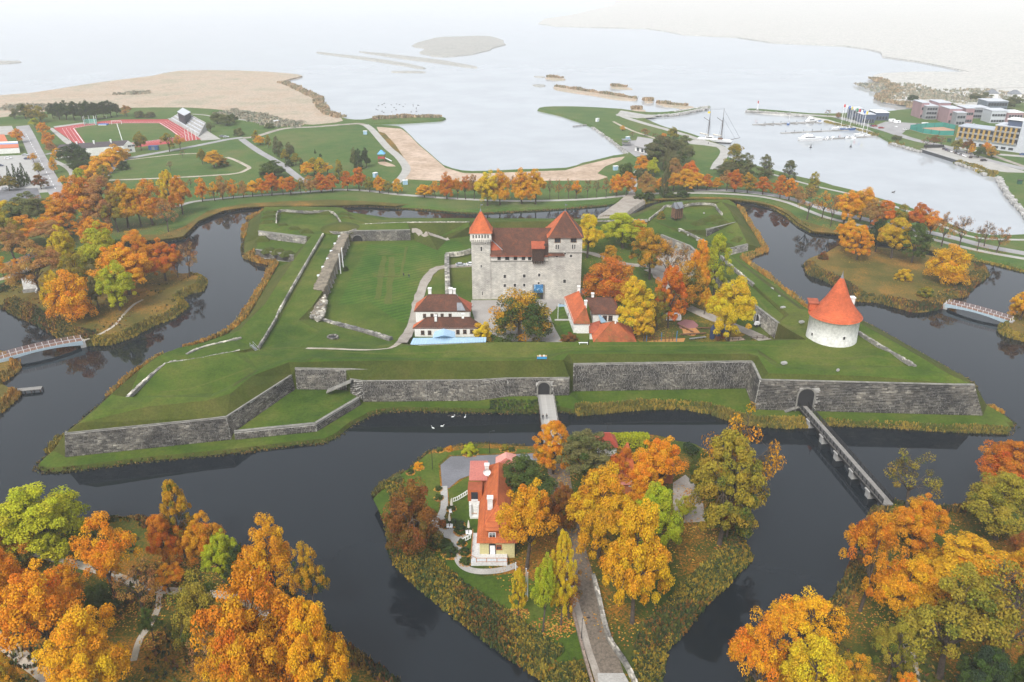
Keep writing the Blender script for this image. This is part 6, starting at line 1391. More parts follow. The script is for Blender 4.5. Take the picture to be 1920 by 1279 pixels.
# running track and pitch
TRKP=[(100,240),(130,236),(160,231.5),(195,227),(228,224.3),(314,223.5),(345,241),(377,261),(320,269),(255,276),(165,286),(135,265)]
sheet('running_track',TRKP,zM+.08,TRK)
PIT=[(140,240.5),(164,236),(195,233),(230,231),(298,231),(316,242),(335,256),(280,264),(251,267),(161,269.5)]
sheet('football_pitch',PIT,zM+.14,GRP)
_t=[Vector((*p[:2],zM+.14)) for p in world(PIT,zM+.14)]
mb=MB()
for k,(d_,w_) in enumerate(((.6,.5),(3.2,.16),(5.8,.16),(8.4,.16))):
    o=inset([(p.x,p.y) for p in _t],-d_); i2=inset([(p.x,p.y) for p in _t],-d_-w_)
    for i in range(len(o)): j=(i+1)%len(o); mb.quad((*o[i],zM+.17),(*o[j],zM+.17),(*i2[j],zM+.17),(*i2[i],zM+.17))
pts=[P(219,231.5,zM+.18),P(230,266,zM+.18)]; d=pts[1]-pts[0]; mb.box((pts[0].x+pts[1].x)/2,(pts[0].y+pts[1].y)/2,zM+.15,d.length,.4,.02,math.atan2(d.y,d.x)); mb.build('track_marking',WHP,kind='structure')
sheet('stadium_apron',[(314,222),(344,219.5),(362,231),(390,246),(414,261),(378,263.5),(345,243)],zM+.07,PALE); sheet('stadium_apron',[(91,240),(99,240),(134,266),(160,286),(150,288),(118,265)],zM+.06,PALE); sheet('stadium_apron',[(100,237),(160,229),(162,231),(103,240)],zM+.05,PALE)
# stand
a=P(317,225,zM); b=P(372,257,zM); c=P(388,243,zM); e=P(345,219.5,zM); stn=thing('grandstand','tiered grey grandstand beside the red running track','stand',(0,0,0)); stn['kind']='thing'
mb=MB(); mb.hexa([a,b,c,e],[a+Vector((0,0,.6)),b+Vector((0,0,.6)),c+Vector((0,0,5.5)),e+Vector((0,0,5.5))]); mb.build('terrace',CONC,stn)
BEN=M('grey_bench',(.52,.54,.58),.6); 
for i in range(9):
    t=(i+.5)/9
    for f0,f1 in ((.02,.30),(.34,.64),(.68,.97)):
        p=a.lerp(e,t).lerp(b.lerp(c,t),f0); q=a.lerp(e,t).lerp(b.lerp(c,t),f1); z=zM+.6+4.9*t; d=q-p; m_b=MB(); m_b.box((p.x+q.x)/2,(p.y+q.y)/2,z,d.length,.9,.55,math.atan2(d.y,d.x)); m_b.build('bench_row',BEN if i%2 else CONC,stn)
cab=thing('control_cabin','dark cube cabin with a pale roof at the top of the grandstand','cabin',(0,0,0)); cab['kind']='thing'
q=[P(333,210,10.5),P(345.5,217,10.5),P(357,210.5,10.5),P(342.5,202.5,10.5)]
mb=MB(); mb.prism([(p.x,p.y) for p in q],3,10.2); mb.build('wall',M('dark_cladding',(.035,.04,.055),.6),cab); mb=MB(); mb.hexa([p+Vector((0,0,-.3)) for p in q],[p+(p-sum(q,Vector())/4).normalized()*.5+Vector((0,0,.2)) for p in q]); mb.build('roof',M('pale_roof',(.5,.52,.55),.6),cab)
BLU=M('strong_blue',(.02,.16,.45),.6)
for px,py,s,lab in ((358,228,3.2,'blue container beside the cabin stairs'),(364,230,2.8,'second blue container below the cabin'),(382,240,2.2,'small blue booth behind the grandstand')):
    p=P(px,py,zM); t=thing('blue_container',lab,'container',p[:]); mb=MB(); mb.box(0,0,0,s*1.4,s,s); mb.build('body',BLU,t); mb=MB(); mb.box(0,-s/2-.03,.1,s*.4,.06,s*.7); mb.build('door',WHP,t)
t=thing('blue_container','low dark blue container beside the near side of the track','container',P(289,281,zM)[:]); mb=MB(); mb.box(0,0,0,6.5,2.6,3.0); mb.build('body',M('dark_blue',(.03,.08,.20),.6),t); mb=MB(); mb.box(0,-1.33,.2,2,.06,2.3); mb.build('door',ZINC,t)
for i,(px,py,ty) in enumerate(((349,264,245),(355,263.5,244.5),(361,263,245),(368,262.5,247))):
    p=P(px,py,zM); t=thing('flagpole','white stadium flagpole, %s from the left of four'%ORD[i],'flagpole',p[:],0,'flagpoles beside the grandstand'); mb=MB(); mb.tube((0,0,0),(0,0,zat(ty,p.y)-zM),.22,.14,5); mb.build('pole',WHP,t); mb=MB(); mb.box(0,0,0,.9,.9,.3); mb.build('base',CONC,t)
def goal(px,py,w_,lab,rz=0):
    t=thing('football_goal',lab,'goal',P(px,py,zM+.15)[:],rz); 
    for x in (-w_/2,w_/2): mb=MB(); mb.tube((x,0,0),(x,0,2.6),.16,n=5); mb.build('post',WHP,t)
    mb=MB(); mb.tube((-w_/2,0,2.6),(w_/2,0,2.6),.16,n=5); mb.build('crossbar',WHP,t)
goal(219,233,8,'white football goal at the far end of the pitch',.05); goal(190,222,9,'white goal standing behind the running track')
nc=thing('throwing_cage','turquoise netted throwing cage at the corner of the track','cage',P(170,234,zM)[:]); TEA=M('turquoise_net',(.20,.55,.46),.8)
for i in range(6): a_=math.pi*(i/5)*1.3-.4; x,y=math.cos(a_)*5,math.sin(a_)*4; mb=MB(); mb.tube((x,y,0),(x,y,7),.12,n=5); mb.build('post',WHP,nc)
mb=MB()
for i in range(5):
    a0,a1=[math.pi*(k/5)*1.3-.4 for k in (i,i+1)]; p0=(math.cos(a0)*5,math.sin(a0)*4); p1=(math.cos(a1)*5,math.sin(a1)*4)
    for z in range(12): mb.tube((*p0,.3+z*.33),(*p1,.3+z*.33),.11,n=4)
mb.build('net',TEA,nc)
t=thing('landing_mat','blue high jump mat on the running track','mat',P(194,234.5,zM+.1)[:]); mb=MB(); mb.box(0,0,0,7,4,.9); mb.build('body',BLU,t); mb=MB(); mb.box(0,-2.02,.1,6.6,.06,.5); mb.build('cover',WHP,t)
# club house
A=P(236,290,zM); z_=6.2; a=P(236,275,z_); b=P(256,275,z_); wv=(b-a).length; d=P(150,276,z_)-P(233,265,z_)
cl=thing('club_house','white club house with a long dark roof beside the running track','building',(0,0,0)); cl['kind']='thing'
p0=P(234,288,zM); p1=P(254,285,zM); dirv=(P(120,281,zM)-P(250,272,zM)).normalized(); L_=42; q=[p0,p1,p1+dirv*L_,p0+dirv*L_]
mb=MB(); mb.prism([(p.x,p.y) for p in q],zM-.3,z_+.6); cw=mb.build('wall',WHT,cl)
up=lambda p,z:Vector((p.x,p.y,z)); ra=up((q[0]+q[1])/2,10.2); rb=up((q[2]+q[3])/2,10.2); e0=[up(p,z_+.5) for p in q]
mb=MB(); mb.quad(e0[1],e0[2],rb,ra); mb.quad(e0[3],e0[0],ra,rb); mb.build('roof',M('dark_sheet_roof',(.10,.085,.095),.8,var=.2),cl)
mb=MB(); mb.tri(e0[0],e0[1],ra-Vector((0,0,.3))); mb.tri(e0[2],e0[3],rb-Vector((0,0,.3))); mb.build('gable',WHT,cl)
rz=math.atan2(p1.y-p0.y,p1.x-p0.x)
for t_,z in ((.55,zM+1.2),(.55,zM+4.0),(.95,zM+4.0)): p=p0.lerp(p1,min(.9,t_)); window(cw,(p.x+math.sin(rz)*.05,p.y-math.cos(rz)*.05,z),rz,2.6,1.4,WHP)
for t_ in (.25,.5,.75): p=ra.lerp(rb,t_); chimney(cl,p,.9,1.0,WHP)
# sports courts and low hall on the far left
sheet('sports_court',[(-60,255),(8,252),(16,268),(-60,272)],zM+.08,M('orange_court',(.55,.16,.07),.8,var=.1)); sheet('sports_court',[(16,262),(34,260),(38,264),(19,267)],zM+.07,GRP); sheet('pavement',[(-60,240),(22,236),(30,252),(-60,256)],zM+.05,PALE)
hl=thing('sports_hall','low white hall with orange and blue roof stripes at the left edge','hall',(0,0,0)); hl['kind']='thing'
q=[P(-60,292,zM),P(38,287,zM),P(36,276,zM),P(-60,280,zM)]; mb=MB(); mb.prism([(p.x,p.y) for p in q],zM-.3,5.0); mb.build('wall',WHT,hl)
for k,(f0,f1,mm) in enumerate(((.0,.55,M('orange_roof_sheet',(.55,.15,.06),.6)),(.57,.78,M('blue_roof_sheet',(.22,.32,.52),.6)),(.8,1.,WHP))):
    s0=[up(q[0].lerp(q[3],f0),5.2+k*.05),up(q[1].lerp(q[2],f0),5.2+k*.05),up(q[1].lerp(q[2],f1),5.4+k*.05),up(q[0].lerp(q[3],f1),5.4+k*.05)]; mb=MB(); mb.hexa(s0,[p+Vector((0,0,.25)) for p in s0]); mb.build('roof_panel',mm,hl)
sheet('car_park',[(-80,296),(58,290),(68,312),(80,335),(95,360),(-80,372)],zM+.06,M('paving_grey',(.40,.39,.37),.9,var=.15)); sheet('car_park',[(-80,362),(70,352),(78,372),(-80,386)],zM+.09,ASPH)
# ---------------------------------------------------------------- cars
m_,nt_,b_=newmat('car_paint'); oi=nt_.nodes.new('ShaderNodeObjectInfo'); nt_.links.new(oi.outputs['Color'],b_.inputs['Base Color']); b_.inputs['Roughness'].default_value=.3; b_.inputs['Coat Weight'].default_value=.5; PAINT=m_
RUB=M('tyre_rubber',(.025,.025,.025),.9); RED_L=M('red_lamp',(.4,.02,.02),.3); CHR=M('headlamp_glass',(.7,.7,.68),.15)
def side_extrude(mb,prof,w_,inset_=0):
    n=len(prof); k=len(mb.v)
    for s in (-1,1):
        for x,z in prof: mb.v.append((x,s*(w_/2-inset_*max(0,z-.9)),z))
    mb.f.append(tuple(k+i for i in range(n))); mb.f.append(tuple(k+2*n-1-i for i in range(n))); mb.mi+=[0,0]
    for i in range(n): j=(i+1)%n; mb.f.append((k+j,k+i,k+n+i,k+n+j)); mb.mi.append(0)
def car_proto(kind):
    t=thing('parked_car','car','car')
    if kind=='van':
        prof=[(-2.9,.35),(2.75,.35),(2.95,.7),(2.85,1.15),(2.15,1.45),(1.55,2.35),(1.2,2.5),(-2.8,2.5),(-2.95,2.2)]; gl=[(1.62,1.5),(2.02,1.5),(1.52,2.22),(1.2,2.22),(.7,2.2),(.7,1.5)]; w_=2.0; wx=(-1.8,1.9)
    else:
        prof=[(-2.15,.35),(2.1,.35),(2.2,.6),(2.05,.85),(1.15,.98),(.45,1.42),(-1.1,1.46),(-1.9,1.05),(-2.2,.9)]; gl=[(1.0,.98),(.42,1.36),(-1.08,1.40),(-1.72,1.04)]; w_=1.78; wx=(-1.3,1.35)
    mb=MB(); side_extrude(mb,prof,w_,.22); mb.build('body',PAINT,t)
    mb=MB(); side_extrude(mb,gl,w_+.03,.20); mb.build('side_window',GLS,t)
    mb=MB()
    if kind=='van': mb.quad((2.2,-.85,1.48),(2.2,.85,1.48),(1.62,.78,2.3),(1.62,-.78,2.3)); 
    else: mb.quad((1.12,-.72,1.02),(1.12,.72,1.02),(.48,.62,1.42),(.48,-.62,1.42)); mb.quad((-1.88,.68,1.09),(-1.88,-.68,1.09),(-1.16,-.6,1.46),(-1.16,.6,1.46))
    mb.v=[(x+.02,y,z+.02) for x,y,z in mb.v]; mb.build('windscreen',GLS,t)
    for x in wx:
        for s in (-1,1): mb=MB(); mb.tube((x,s*(w_/2-.2),.33),(x,s*(w_/2+.02),.33),.33,n=12); wh=mb.build('wheel',RUB,t); mb=MB(); mb.tube((x,s*(w_/2+.0),.33),(x,s*(w_/2+.04),.33),.19,n=10); mb.build('rim',STEEL,wh)
    for s in (-1,1):
        mb=MB(); mb.box(prof[2][0]-.04,s*.6,.66,.12,.32,.14); mb.build('headlight',CHR,t); mb=MB(); mb.box(prof[-1][0]+.03,s*.65,.8,.12,.25,.18); mb.build('tail_light',RED_L,t)
    return t
CARP=car_proto('car'); VANP=car_proto('van'); used=set()
CC={'white':(.75,.75,.75),'silver':(.42,.44,.46),'black':(.02,.02,.022),'blue':(.04,.10,.28),'red':(.35,.03,.03),'grey':(.15,.16,.17),'dark blue':(.02,.035,.09)}
def car(px,py,rz,col,label,group=None,proto=None,z=None):
    pr=proto or CARP; c=pr if pr.name not in used else clone(pr); used.add(pr.name)
    p=P(px,py,z) if z is not None else G(px,py); c.location=p; c.rotation_euler=(0,0,rz); setp(c,label,'van' if pr is VANP else 'car')
    if 'group' in c and not group: del c['group']
    if group: c['group']=group
    for ch in c.children:
        if ch.name.startswith('body'): ch.color=(*CC[col],1)
    if pr is VANP: c.name='white_van'
    return c
car(864,499,.15,'silver','silver car parked by the white wall beside the slender tower',z=3.1); car(884,498,.15,'white','white car half hidden behind the slender tower',z=3.1)
car(875,577,.8,'white','small white car parked at the corner of the upper white house',z=3.1)
car(16,298,.1,'white','white car on the far left car park'); car(48,292,.05,'silver','silver car near the sports hall'); car(52,299,.05,'dark blue','dark blue car on the far left car park'); car(0,312,.3,'dark blue','dark car at the left edge of the far car park'); car(10,356,.2,'silver','silver car on the strip below the firs')
car(1287,592,3.2,'white','white delivery van parked between red and dark green trees',proto=VANP,z=3.15)
car(417,257,.3,'grey','grey car at the road behind the grandstand'); car(424,258,.3,'silver','silver car at the road crossing behind the grandstand')
v2=car(520,231,.6,'white','white van parked where the marsh path meets the road',proto=VANP,z=zM)
def caravan(px,py,rz,lab,z=zM,s=1):
    t=thing('caravan',lab,'caravan',P(px,py,z)[:],rz); mb=MB(); side_extrude(mb,[(-2.6,.5),(2.4,.5),(2.7,1.0),(2.5,2.3),(2.1,2.6),(-2.4,2.6),(-2.7,2.2)],2.2,.05); mb.build('body',WHP,t)
    for sgn in (-1,1):
        mb=MB(); mb.box(.2,sgn*1.12,1.4,1.4,.05,.6); mb.build('window',GLS,t); mb=MB(); mb.tube((0,sgn*.9,.35),(0,sgn*1.1,.35),.34,n=10); mb.build('wheel',RUB,t)
    mb=MB(); mb.box(3.2,0,.45,1.3,.12,.1); mb.build('drawbar',IRON,t); return t
caravan(1262,601,0,'white market trailer under the olive and red trees',3.1)
# ================================================================ HARBOUR and beach
zH=1.3
sheet('quay_paving',[(1164,207),(1200,213),(1232,219),(1195,222),(1172,219),(1155,217)],zM+.06,PALE)
ribbon('quay_road',[(1160,214),(1175,221),(1210,232),(1250,243),(1290,255),(1320,265),(1345,273),(1358,282),(1356,293),(1346,306),(1340,318)],6,PALE,z=zM,lift=.09)
sheet('quay_paving',[(1278,262),(1305,262),(1330,268),(1345,276),(1318,272),(1295,270)],zM+.065,PALE)
ribbon('path',[(1150,228),(1165,236),(1190,247),(1215,255),(1240,264)],2.4,DIRT,z=zM,lift=.1)
sheet('beach_terrace',[(1165,275),(1180,264),(1205,262),(1225,264),(1215,290),(1192,294),(1178,284)],zM+.062,ROADM)
hs_=thing('beach_house','flat roofed grey beach house with white walls beside the lagoon','building',(0,0,0)); hs_['kind']='thing'
q=[P(1190,283,zM),P(1214,289,zM),P(1223,272,zM),P(1196,268,zM)]; mb=MB(); mb.prism([(p.x,p.y) for p in q],zM-.2,5.2); bw=mb.build('wall',WHT,hs_); cen=sum(q,Vector())/4
mb=MB(); mb.prism([((p+(p-cen)*.12).x,(p+(p-cen)*.12).y) for p in q],5.2,5.6); mb.build('roof',M('bitumen_roof',(.36,.345,.34),.9,var=.15),hs_)
rz=math.atan2(q[1].y-q[0].y,q[1].x-q[0].x)
for t in (.25,.6,.85): p=q[0].lerp(q[1],t); window(bw,(p.x+.05*math.sin(rz),p.y-.05*math.cos(rz),zM+.6),rz,2.2,2.2,ZINC)
wt=thing('lifeguard_deck','small dark lifeguard deck at the corner of the lagoon','deck',P(1174,273,zM)[:]); mb=MB(); mb.box(0,0,1.6,6,5,.3); mb.build('platform',WODG,wt)
for x in (-2.6,2.6):
    for y in (-2,2): mb=MB(); mb.box(x,y,-1,.25,.25,5.2); mb.build('post',ZINC,wt)
mb=MB(); mb.box(0,0,4.2,6.5,5.5,.25); mb.build('roof',ZINC,wt)
dk=thing('bathing_pier','thin bathing pier at the green mole','pier',(0,0,0)); a=P(1074,236.5,.8); b=P(1110,232,.8); d=b-a; deck(dk,a,b,2.2,WODG,1.2,.2)
for i in range(6): p=a.lerp(b,(i+.3)/6); mb=MB(); mb.tube((p.x,p.y,-1),(p.x,p.y,.7),.2,n=6); mb.build('pile',WOOD,dk)
# moles: rock armour on both sides
def rocks(name,pts,n,s,seed,label=None):
    r=random.Random(seed); c=[Vector(q) for q in catmull([tuple(P(*p)) for p in pts],4)]; mb=MB(); mb.col=[]
    for i in range(n):
        k=r.randrange(len(c)-1); p=c[k].lerp(c[k+1],r.random()); q=r.uniform(.5,1)*s; n0=len(mb.v); mb.box(p.x+r.uniform(-1.3,1.3),p.y+r.uniform(-1.3,1.3),p.z-.6+r.uniform(0,.5),q,q*r.uniform(.6,1),q*.9,r.uniform(0,3)); g=r.uniform(.25,.5); mb.col+=[(g,g*.97,g*.92,1)]*8
    return mb.build(name,PLANT,None,kind='stuff')
rocks('rubble_rocks',[(1236,218,.6),(1271,215.5,.6),(1328,204,.6)],260,2.0,1); rocks('rubble_rocks',[(1264,211,.6),(1297,206,.6),(1327,201.5,.6)],200,2.0,2)
rocks('rubble_rocks',[(1401,209.5,.6),(1440,212,.6),(1511,218,.6)],260,2.0,3); rocks('rubble_rocks',[(1871,334,.7),(1877,345,.7),(1890,366,.7),(1912,391,.7),(1940,428,.7)],420,1.7,4); rocks('shore_stones',[(1112,239,.6),(1144,262,.6),(1166,280,.6),(1178,291,.6)],260,1.3,5); rocks('shore_stones',[(1672,270,.6),(1703,279,.6),(1725,285,.6)],160,1.5,6); rocks('shore_stones',[(1793,307,.6),(1835,320,.6),(1847,328,.6)],140,1.5,7)
ribbon('mole_path',[(1408,208,zH),(1462,212,zH),(1520,216,zH),(1570,219,zH)],7,PALE,lift=.1); ribbon('mole_path',[(1165,210,zM),(1210,216,zM),(1262,214,zM),(1322,203,zM)],5,CONC,lift=.1)
ribbon('harbour_road',[(1570,220),(1600,228),(1630,236),(1665,246),(1700,258),(1730,266),(1760,272),(1800,283),(1850,300),(1925,318)],8,ROADM,z=zH,lift=.09)
sheet('quay_paving',[(1731,277.5),(1745,276),(1768,276),(1800,285),(1840,298),(1880,310),(1925,322),(1925,324),(1890,323),(1845,318),(1800,303),(1760,290)],zH+.1,PALE)
sheet('harbour_yard',[(1640,236),(1660,228),(1700,230),(1740,233),(1742,240),(1700,243),(1690,252),(1660,246)],zH+.07,ROADM); ribbon('path',[(1862,292),(1890,302),(1925,314)],4,GRAV,z=zH,lift=.12); ribbon('road',[(1790,275),(1850,287),(1925,294)],6,PALE,z=zH,lift=.11)
ribbon('marsh_path',[(1786,182),(1789,187),(1800,191),(1825,194.5),(1860,197)],4,PALE,z=1.4,lift=.15); ribbon('marsh_path',[(1786,182),(1792,174),(1810,168),(1850,166),(1925,164)],4,PALE,z=1.4,lift=.14)
# quay wall
a=P(1727,285,0); b=P(1794,306,0); d=b-a; rz=math.atan2(d.y,d.x); m_=(a+b)/2; qw=thing('quay_wall','dark sheet piled quay wall in front of the parked cars','wall',(0,0,0)); qw['kind']='thing'; mb=MB(); mb.box(m_.x,m_.y,-1,d.length,1.2,3.0,rz); mb.build('wall',M('dark_piling',(.05,.055,.065),.8,var=.2),qw); mb=MB(); mb.box(m_.x,m_.y,2.0,d.length+.3,1.6,.35,rz); mb.build('coping',CONC,qw)
for i in range(14): p=a.lerp(b,(i+.5)/14); mb=MB(); mb.box(p.x+.3*math.sin(rz),p.y-.75*math.cos(rz),-.5,.35,.3,2.3,rz); mb.build('fender',IRON,qw)
# pontoons
def pontoon(lab,pts,fingers,n,w_=2.2):
    t=thing('pontoon',lab,'pontoon',(0,0,0)); c=[P(*p,.55) for p in pts]; a,b=c; d=b-a; rz=math.atan2(d.y,d.x); ns=int(d.length/9)
    for i in range(ns): p=a.lerp(b,(i+.5)/ns); mb=MB(); mb.box(p.x,p.y,-.2,d.length/ns-.5,w_,.75,rz); o=mb.build('float',WODG if i%2 else CONC,t)
    for i in range(n):
        p=a.lerp(b,(i+.6)/n); mb=MB(); l=8; q=p+Vector((math.cos(rz-1.1),math.sin(rz-1.1),0))*l; 
        if fingers: mb.tube((p.x,p.y,.35),(q.x,q.y,.35),.35,n=4); mb.build('finger',WODG,t)
        m_b=MB(); m_b.tube((p.x,p.y+1.3,-1),(p.x,p.y+1.3,1.9),.16,n=6); m_b.build('pile',IRON,t)
pontoon('farthest pontoon with side fingers in the marina',[(1411,233),(1530,228)],True,8); pontoon('middle straight pontoon of the marina',[(1464,249),(1596,242.5)],False,8); pontoon('nearest pontoon of the marina with the big motor yacht',[(1497,262.5),(1644,255)],False,9)
# boats
NAVY=M('navy_hull',(.03,.09,.26),.35)
def hull(mb,L_,B_,H_,z0=0,sheer=.35):
    n=9; top=[];bot=[]
    for i in range(n+1):
        t=i/n; x=-L_/2+L_*t; w_=B_/2*(1-max(0,(t-.45)/.55)**2.2)*(.86+.14*min(1,t*4)); top.append((x,w_,z0+H_*(1+sheer*t*t))); bot.append((x-.1*L_*t*t*.6,w_*.62,z0-.35))
    k=len(mb.v)
    for s in (1,-1):
        for p in top: mb.v.append((p[0],s*p[1],p[2]))
        for p in bot: mb.v.append((p[0],s*p[1],p[2]))
    m_=n+1
    for i in range(n):
        mb.f.append((k+i,k+i+1,k+m_+i+1,k+m_+i)); o=k+2*m_; mb.f.append((o+i+1,o+i,o+m_+i,o+m_+i+1)); mb.f.append((k+i,o+i,o+i+1,k+i+1)); mb.mi+=[0,0,0]
    mb.f.append((k,k+m_,k+3*m_,k+2*m_)); mb.mi.append(0)
def boat(px,py,rz,kind,L_,lab,hm=None,grp=None):
    t=thing({'sail':'sailing_boat','yacht':'motor_yacht','small':'small_boat'}[kind],lab,'boat',P(px,py,0)[:],rz,grp); B_=L_*(.30 if kind!='sail' else .27)
    mb=MB(); hull(mb,L_,B_,L_*.085+.3); mb.build('hull',hm or WHP,t)
    H_=L_*.085+.3
    if kind=='sail':
        mb=MB(); mb.hexa([(-L_*.15,-B_*.28,H_),(L_*.2,-B_*.24,H_),(L_*.2,B_*.24,H_),(-L_*.15,B_*.28,H_)],[(-L_*.12,-B_*.22,H_+.6),(L_*.12,-B_*.18,H_+.5),(L_*.12,B_*.18,H_+.5),(-L_*.12,B_*.22,H_+.6)]); cb=mb.build('cabin',WHP,t); mb=MB(); mb.box(0,-B_*.245,H_+.2,L_*.2,.05,.25); mb.build('window',GLS,cb)
        mb=MB(); mb.tube((L_*.08,0,H_),(L_*.08,0,L_*1.35),.16,.10,5); ms=mb.build('mast',WHP,t); mb=MB(); mb.tube((L_*.08,0,H_+1.3),(-L_*.36,0,H_+1.3),.14,n=5); mb.build('boom',STEEL,ms); mb=MB(); mb.tube((L_*.08,-.9,L_*.75),(L_*.08,.9,L_*.75),.08,n=4); mb.build('spreader',STEEL,ms); mb=MB(); mb.tube((L_*.08,0,L_*1.33),(L_*.48,0,H_+.3),.05,n=3); mb.tube((L_*.08,0,L_*1.33),(-L_*.48,0,H_),.05,n=3); mb.build('rigging',IRON,ms,kind='stuff')
    elif kind=='yacht':
        mb=MB(); mb.hexa([(-L_*.38,-B_*.42,H_),(L_*.22,-B_*.34,H_),(L_*.22,B_*.34,H_),(-L_*.38,B_*.42,H_)],[(-L_*.34,-B_*.36,H_+1.7),(L_*.02,-B_*.30,H_+1.7),(L_*.02,B_*.30,H_+1.7),(-L_*.34,B_*.36,H_+1.7)]); cb=mb.build('cabin',WHP,t); mb=MB(); mb.hexa([(-L_*.3,-B_*.44,H_+.6),(L_*.12,-B_*.38,H_+.6),(L_*.12,B_*.38,H_+.6),(-L_*.3,B_*.44,H_+.6)],[(-L_*.29,-B_*.40,H_+1.25),(L_*.07,-B_*.34,H_+1.25),(L_*.07,B_*.34,H_+1.25),(-L_*.29,B_*.40,H_+1.25)]); mb.build('window',GLS,cb)
        mb=MB(); mb.box(-L_*.14,0,H_+1.7,L_*.3,B_*.6,.8); mb.build('flybridge',WHP,t); mb=MB(); mb.box(-L_*.2,0,H_+3.2,.6,B_*.7,.2); mb.box(-L_*.2,-B_*.3,H_+2.4,.3,.15,.9); mb.box(-L_*.2,B_*.3,H_+2.4,.3,.15,.9); mb.build('radar_arch',WHP,t)
    else:
        mb=MB(); mb.box(-.2,0,H_,L_*.28,B_*.5,.9); cb=mb.build('cabin',WHP if hm else NAVY,t); mb=MB(); mb.box(L_*.12,0,H_+.35,.06,B_*.44,.45); mb.build('windscreen',GLS,cb); mb=MB(); mb.box(-L_*.5,0,.4,.5,.5,1.0); mb.build('outboard',IRON,t)
    return t
boat(1478,233,1.2,'sail',9,'small sailing boat with navy hull on the farthest pontoon',NAVY); boat(1522,229,.3,'yacht',12,'white cruiser at the shore end of the farthest pontoon'); boat(1537,230,.2,'small',7,'grey covered boat beside the white cruiser')
boat(1574,241.5,.1,'sail',12,'white sailing boat at the shore end of the middle pontoon'); boat(1590,244,.05,'sail',13,'sailing boat with blue hull on the middle pontoon',NAVY); boat(1521,263.5,.05,'yacht',19,'big white motor yacht, longest boat of the marina'); boat(1551,261,1.0,'small',7,'little white boat next to the big motor yacht',WHP); boat(1561,260,.9,'small',7,'little pale boat, second right of the big yacht',WHP)
boat(1588,259.5,.5,'small',5,'tiny white dinghy, left of two on the nearest pontoon',WHP); boat(1599,259.2,-.5,'small',5,'tiny white dinghy, right of two on the nearest pontoon',WHP); boat(1614,253.5,.1,'sail',11,'white sailing boat moored behind the nearest pontoon'); boat(1622,255.5,.1,'sail',9,'slim sailing boat closest to the marina bank')
sh=thing('sailing_ship','two masted black and white sailing ship moored at the quay','ship',P(1340,267,0)[:],-.55); mb=MB(); hull(mb,26,6.4,2.3); mb.build('hull',WHP,sh); mb=MB(); hull(mb,26.15,6.5,.9,0,.1); mb.build('waterline_band',IRON,sh); mb=MB(); mb.box(-4,0,2.3,6,3.4,1.9); dh=mb.build('deckhouse',WHP,sh); mb=MB(); mb.box(-4,-1.72,3.2,5,.05,.7); mb.build('window',GLS,dh); mb=MB(); mb.box(4,0,2.5,3,2.6,1.2); mb.build('hatch',WODB,sh)
for x,h_ in ((-5.5,24),(4.5,25)):
    mb=MB(); mb.tube((x,0,2),(x,0,h_),.24,.12,6); ms=mb.build('mast',WOOD,sh); mb=MB(); mb.tube((x,0,4.8),(x-6.5,0,5.4),.22,n=5); mb.tube((x,0,h_*.62),(x-4.5,0,h_*.72),.16,n=5); mb.build('boom',WOOD,ms); mb=MB(); mb.tube((x,0,5.1),(x-6.3,0,5.8),.42,n=6); mb.build('furled_sail',CAN,ms)
    mb=MB()
    for y in (-2.8,2.8):
        for e in (-1.5,0,1.5): mb.tube((x,0,h_*.78),(x+e,y,2.6),.07,n=3)
    mb.build('rigging',IRON,ms,kind='stuff')
mb=MB(); mb.tube((12,0,3.2),(18.5,0,5.2),.22,.12,5); mb.build('bowsprit',WOOD,sh); mb=MB(); mb.tube((18.3,0,5.1),(4.5,0,24),.07,n=3); mb.tube((15,0,4.1),(4.5,0,18),.07,n=3); mb.tube((4.5,0,24.5),(-5.5,0,23.5),.06,n=3); mb.build('stay',IRON,sh,kind='stuff'); mb=MB(); mb.hexa([(-7.5,-.02,20.4),(-5.6,-.02,20.6),(-5.6,.02,20.6),(-7.5,.02,20.4)],[(-7.5,-.02,21.8),(-5.6,-.02,22),(-5.6,.02,22),(-7.5,.02,21.8)]); mb.build('flag',M('yellow_flag',(.7,.55,.05),.8),sh)
# beacon, flags
bc=thing('beacon','slim red topped beacon pole on the tip of the far mole','beacon',P(1420,206.5,1.3)[:]); h_=zat(192,P(1420,206.5,1.3).y)-1.3; mb=MB(); mb.tube((0,0,0),(0,0,h_*.72),.35,.25,6); mb.build('pole',WHP,bc); mb=MB(); mb.tube((0,0,h_*.72),(0,0,h_),.55,.55,8); mb.build('lantern',M('red_paint',(.45,.05,.04),.5),bc); mb=MB(); mb.box(0,0,-.3,2,2,.8); mb.build('base',CONC,bc)
FC=[(.6,.05,.05),(.75,.75,.75),(.05,.15,.5),(.7,.55,.08),(.75,.75,.75),(.05,.3,.15),(.6,.05,.05),(.75,.75,.75),(.05,.15,.5),(.7,.55,.08)]
fls=thing('flagpole','harbour flag','flagpole',(0,0,0)); mb=MB(); mb.tube((0,0,0),(0,0,13),.16,.09,5); mb.build('pole',WHP,fls); mb=MB(); mb.box(.75,0,10.2,1.4,.06,2.4); fl_=mb.build('flag',PAINT,fls)
for i in range(10):
    c=fls if i==0 else clone(fls); c.location=P(1578+i*4.6,224.5+i*1.6,zH); relabel(c,'harbour flagpole, %s from the left of the flag row'%ORD[i]); c['group']='flagpoles in front of the harbour pavilion'
    for ch in c.children:
        if ch.name.startswith('flag'): ch.color=(*FC[i],1)
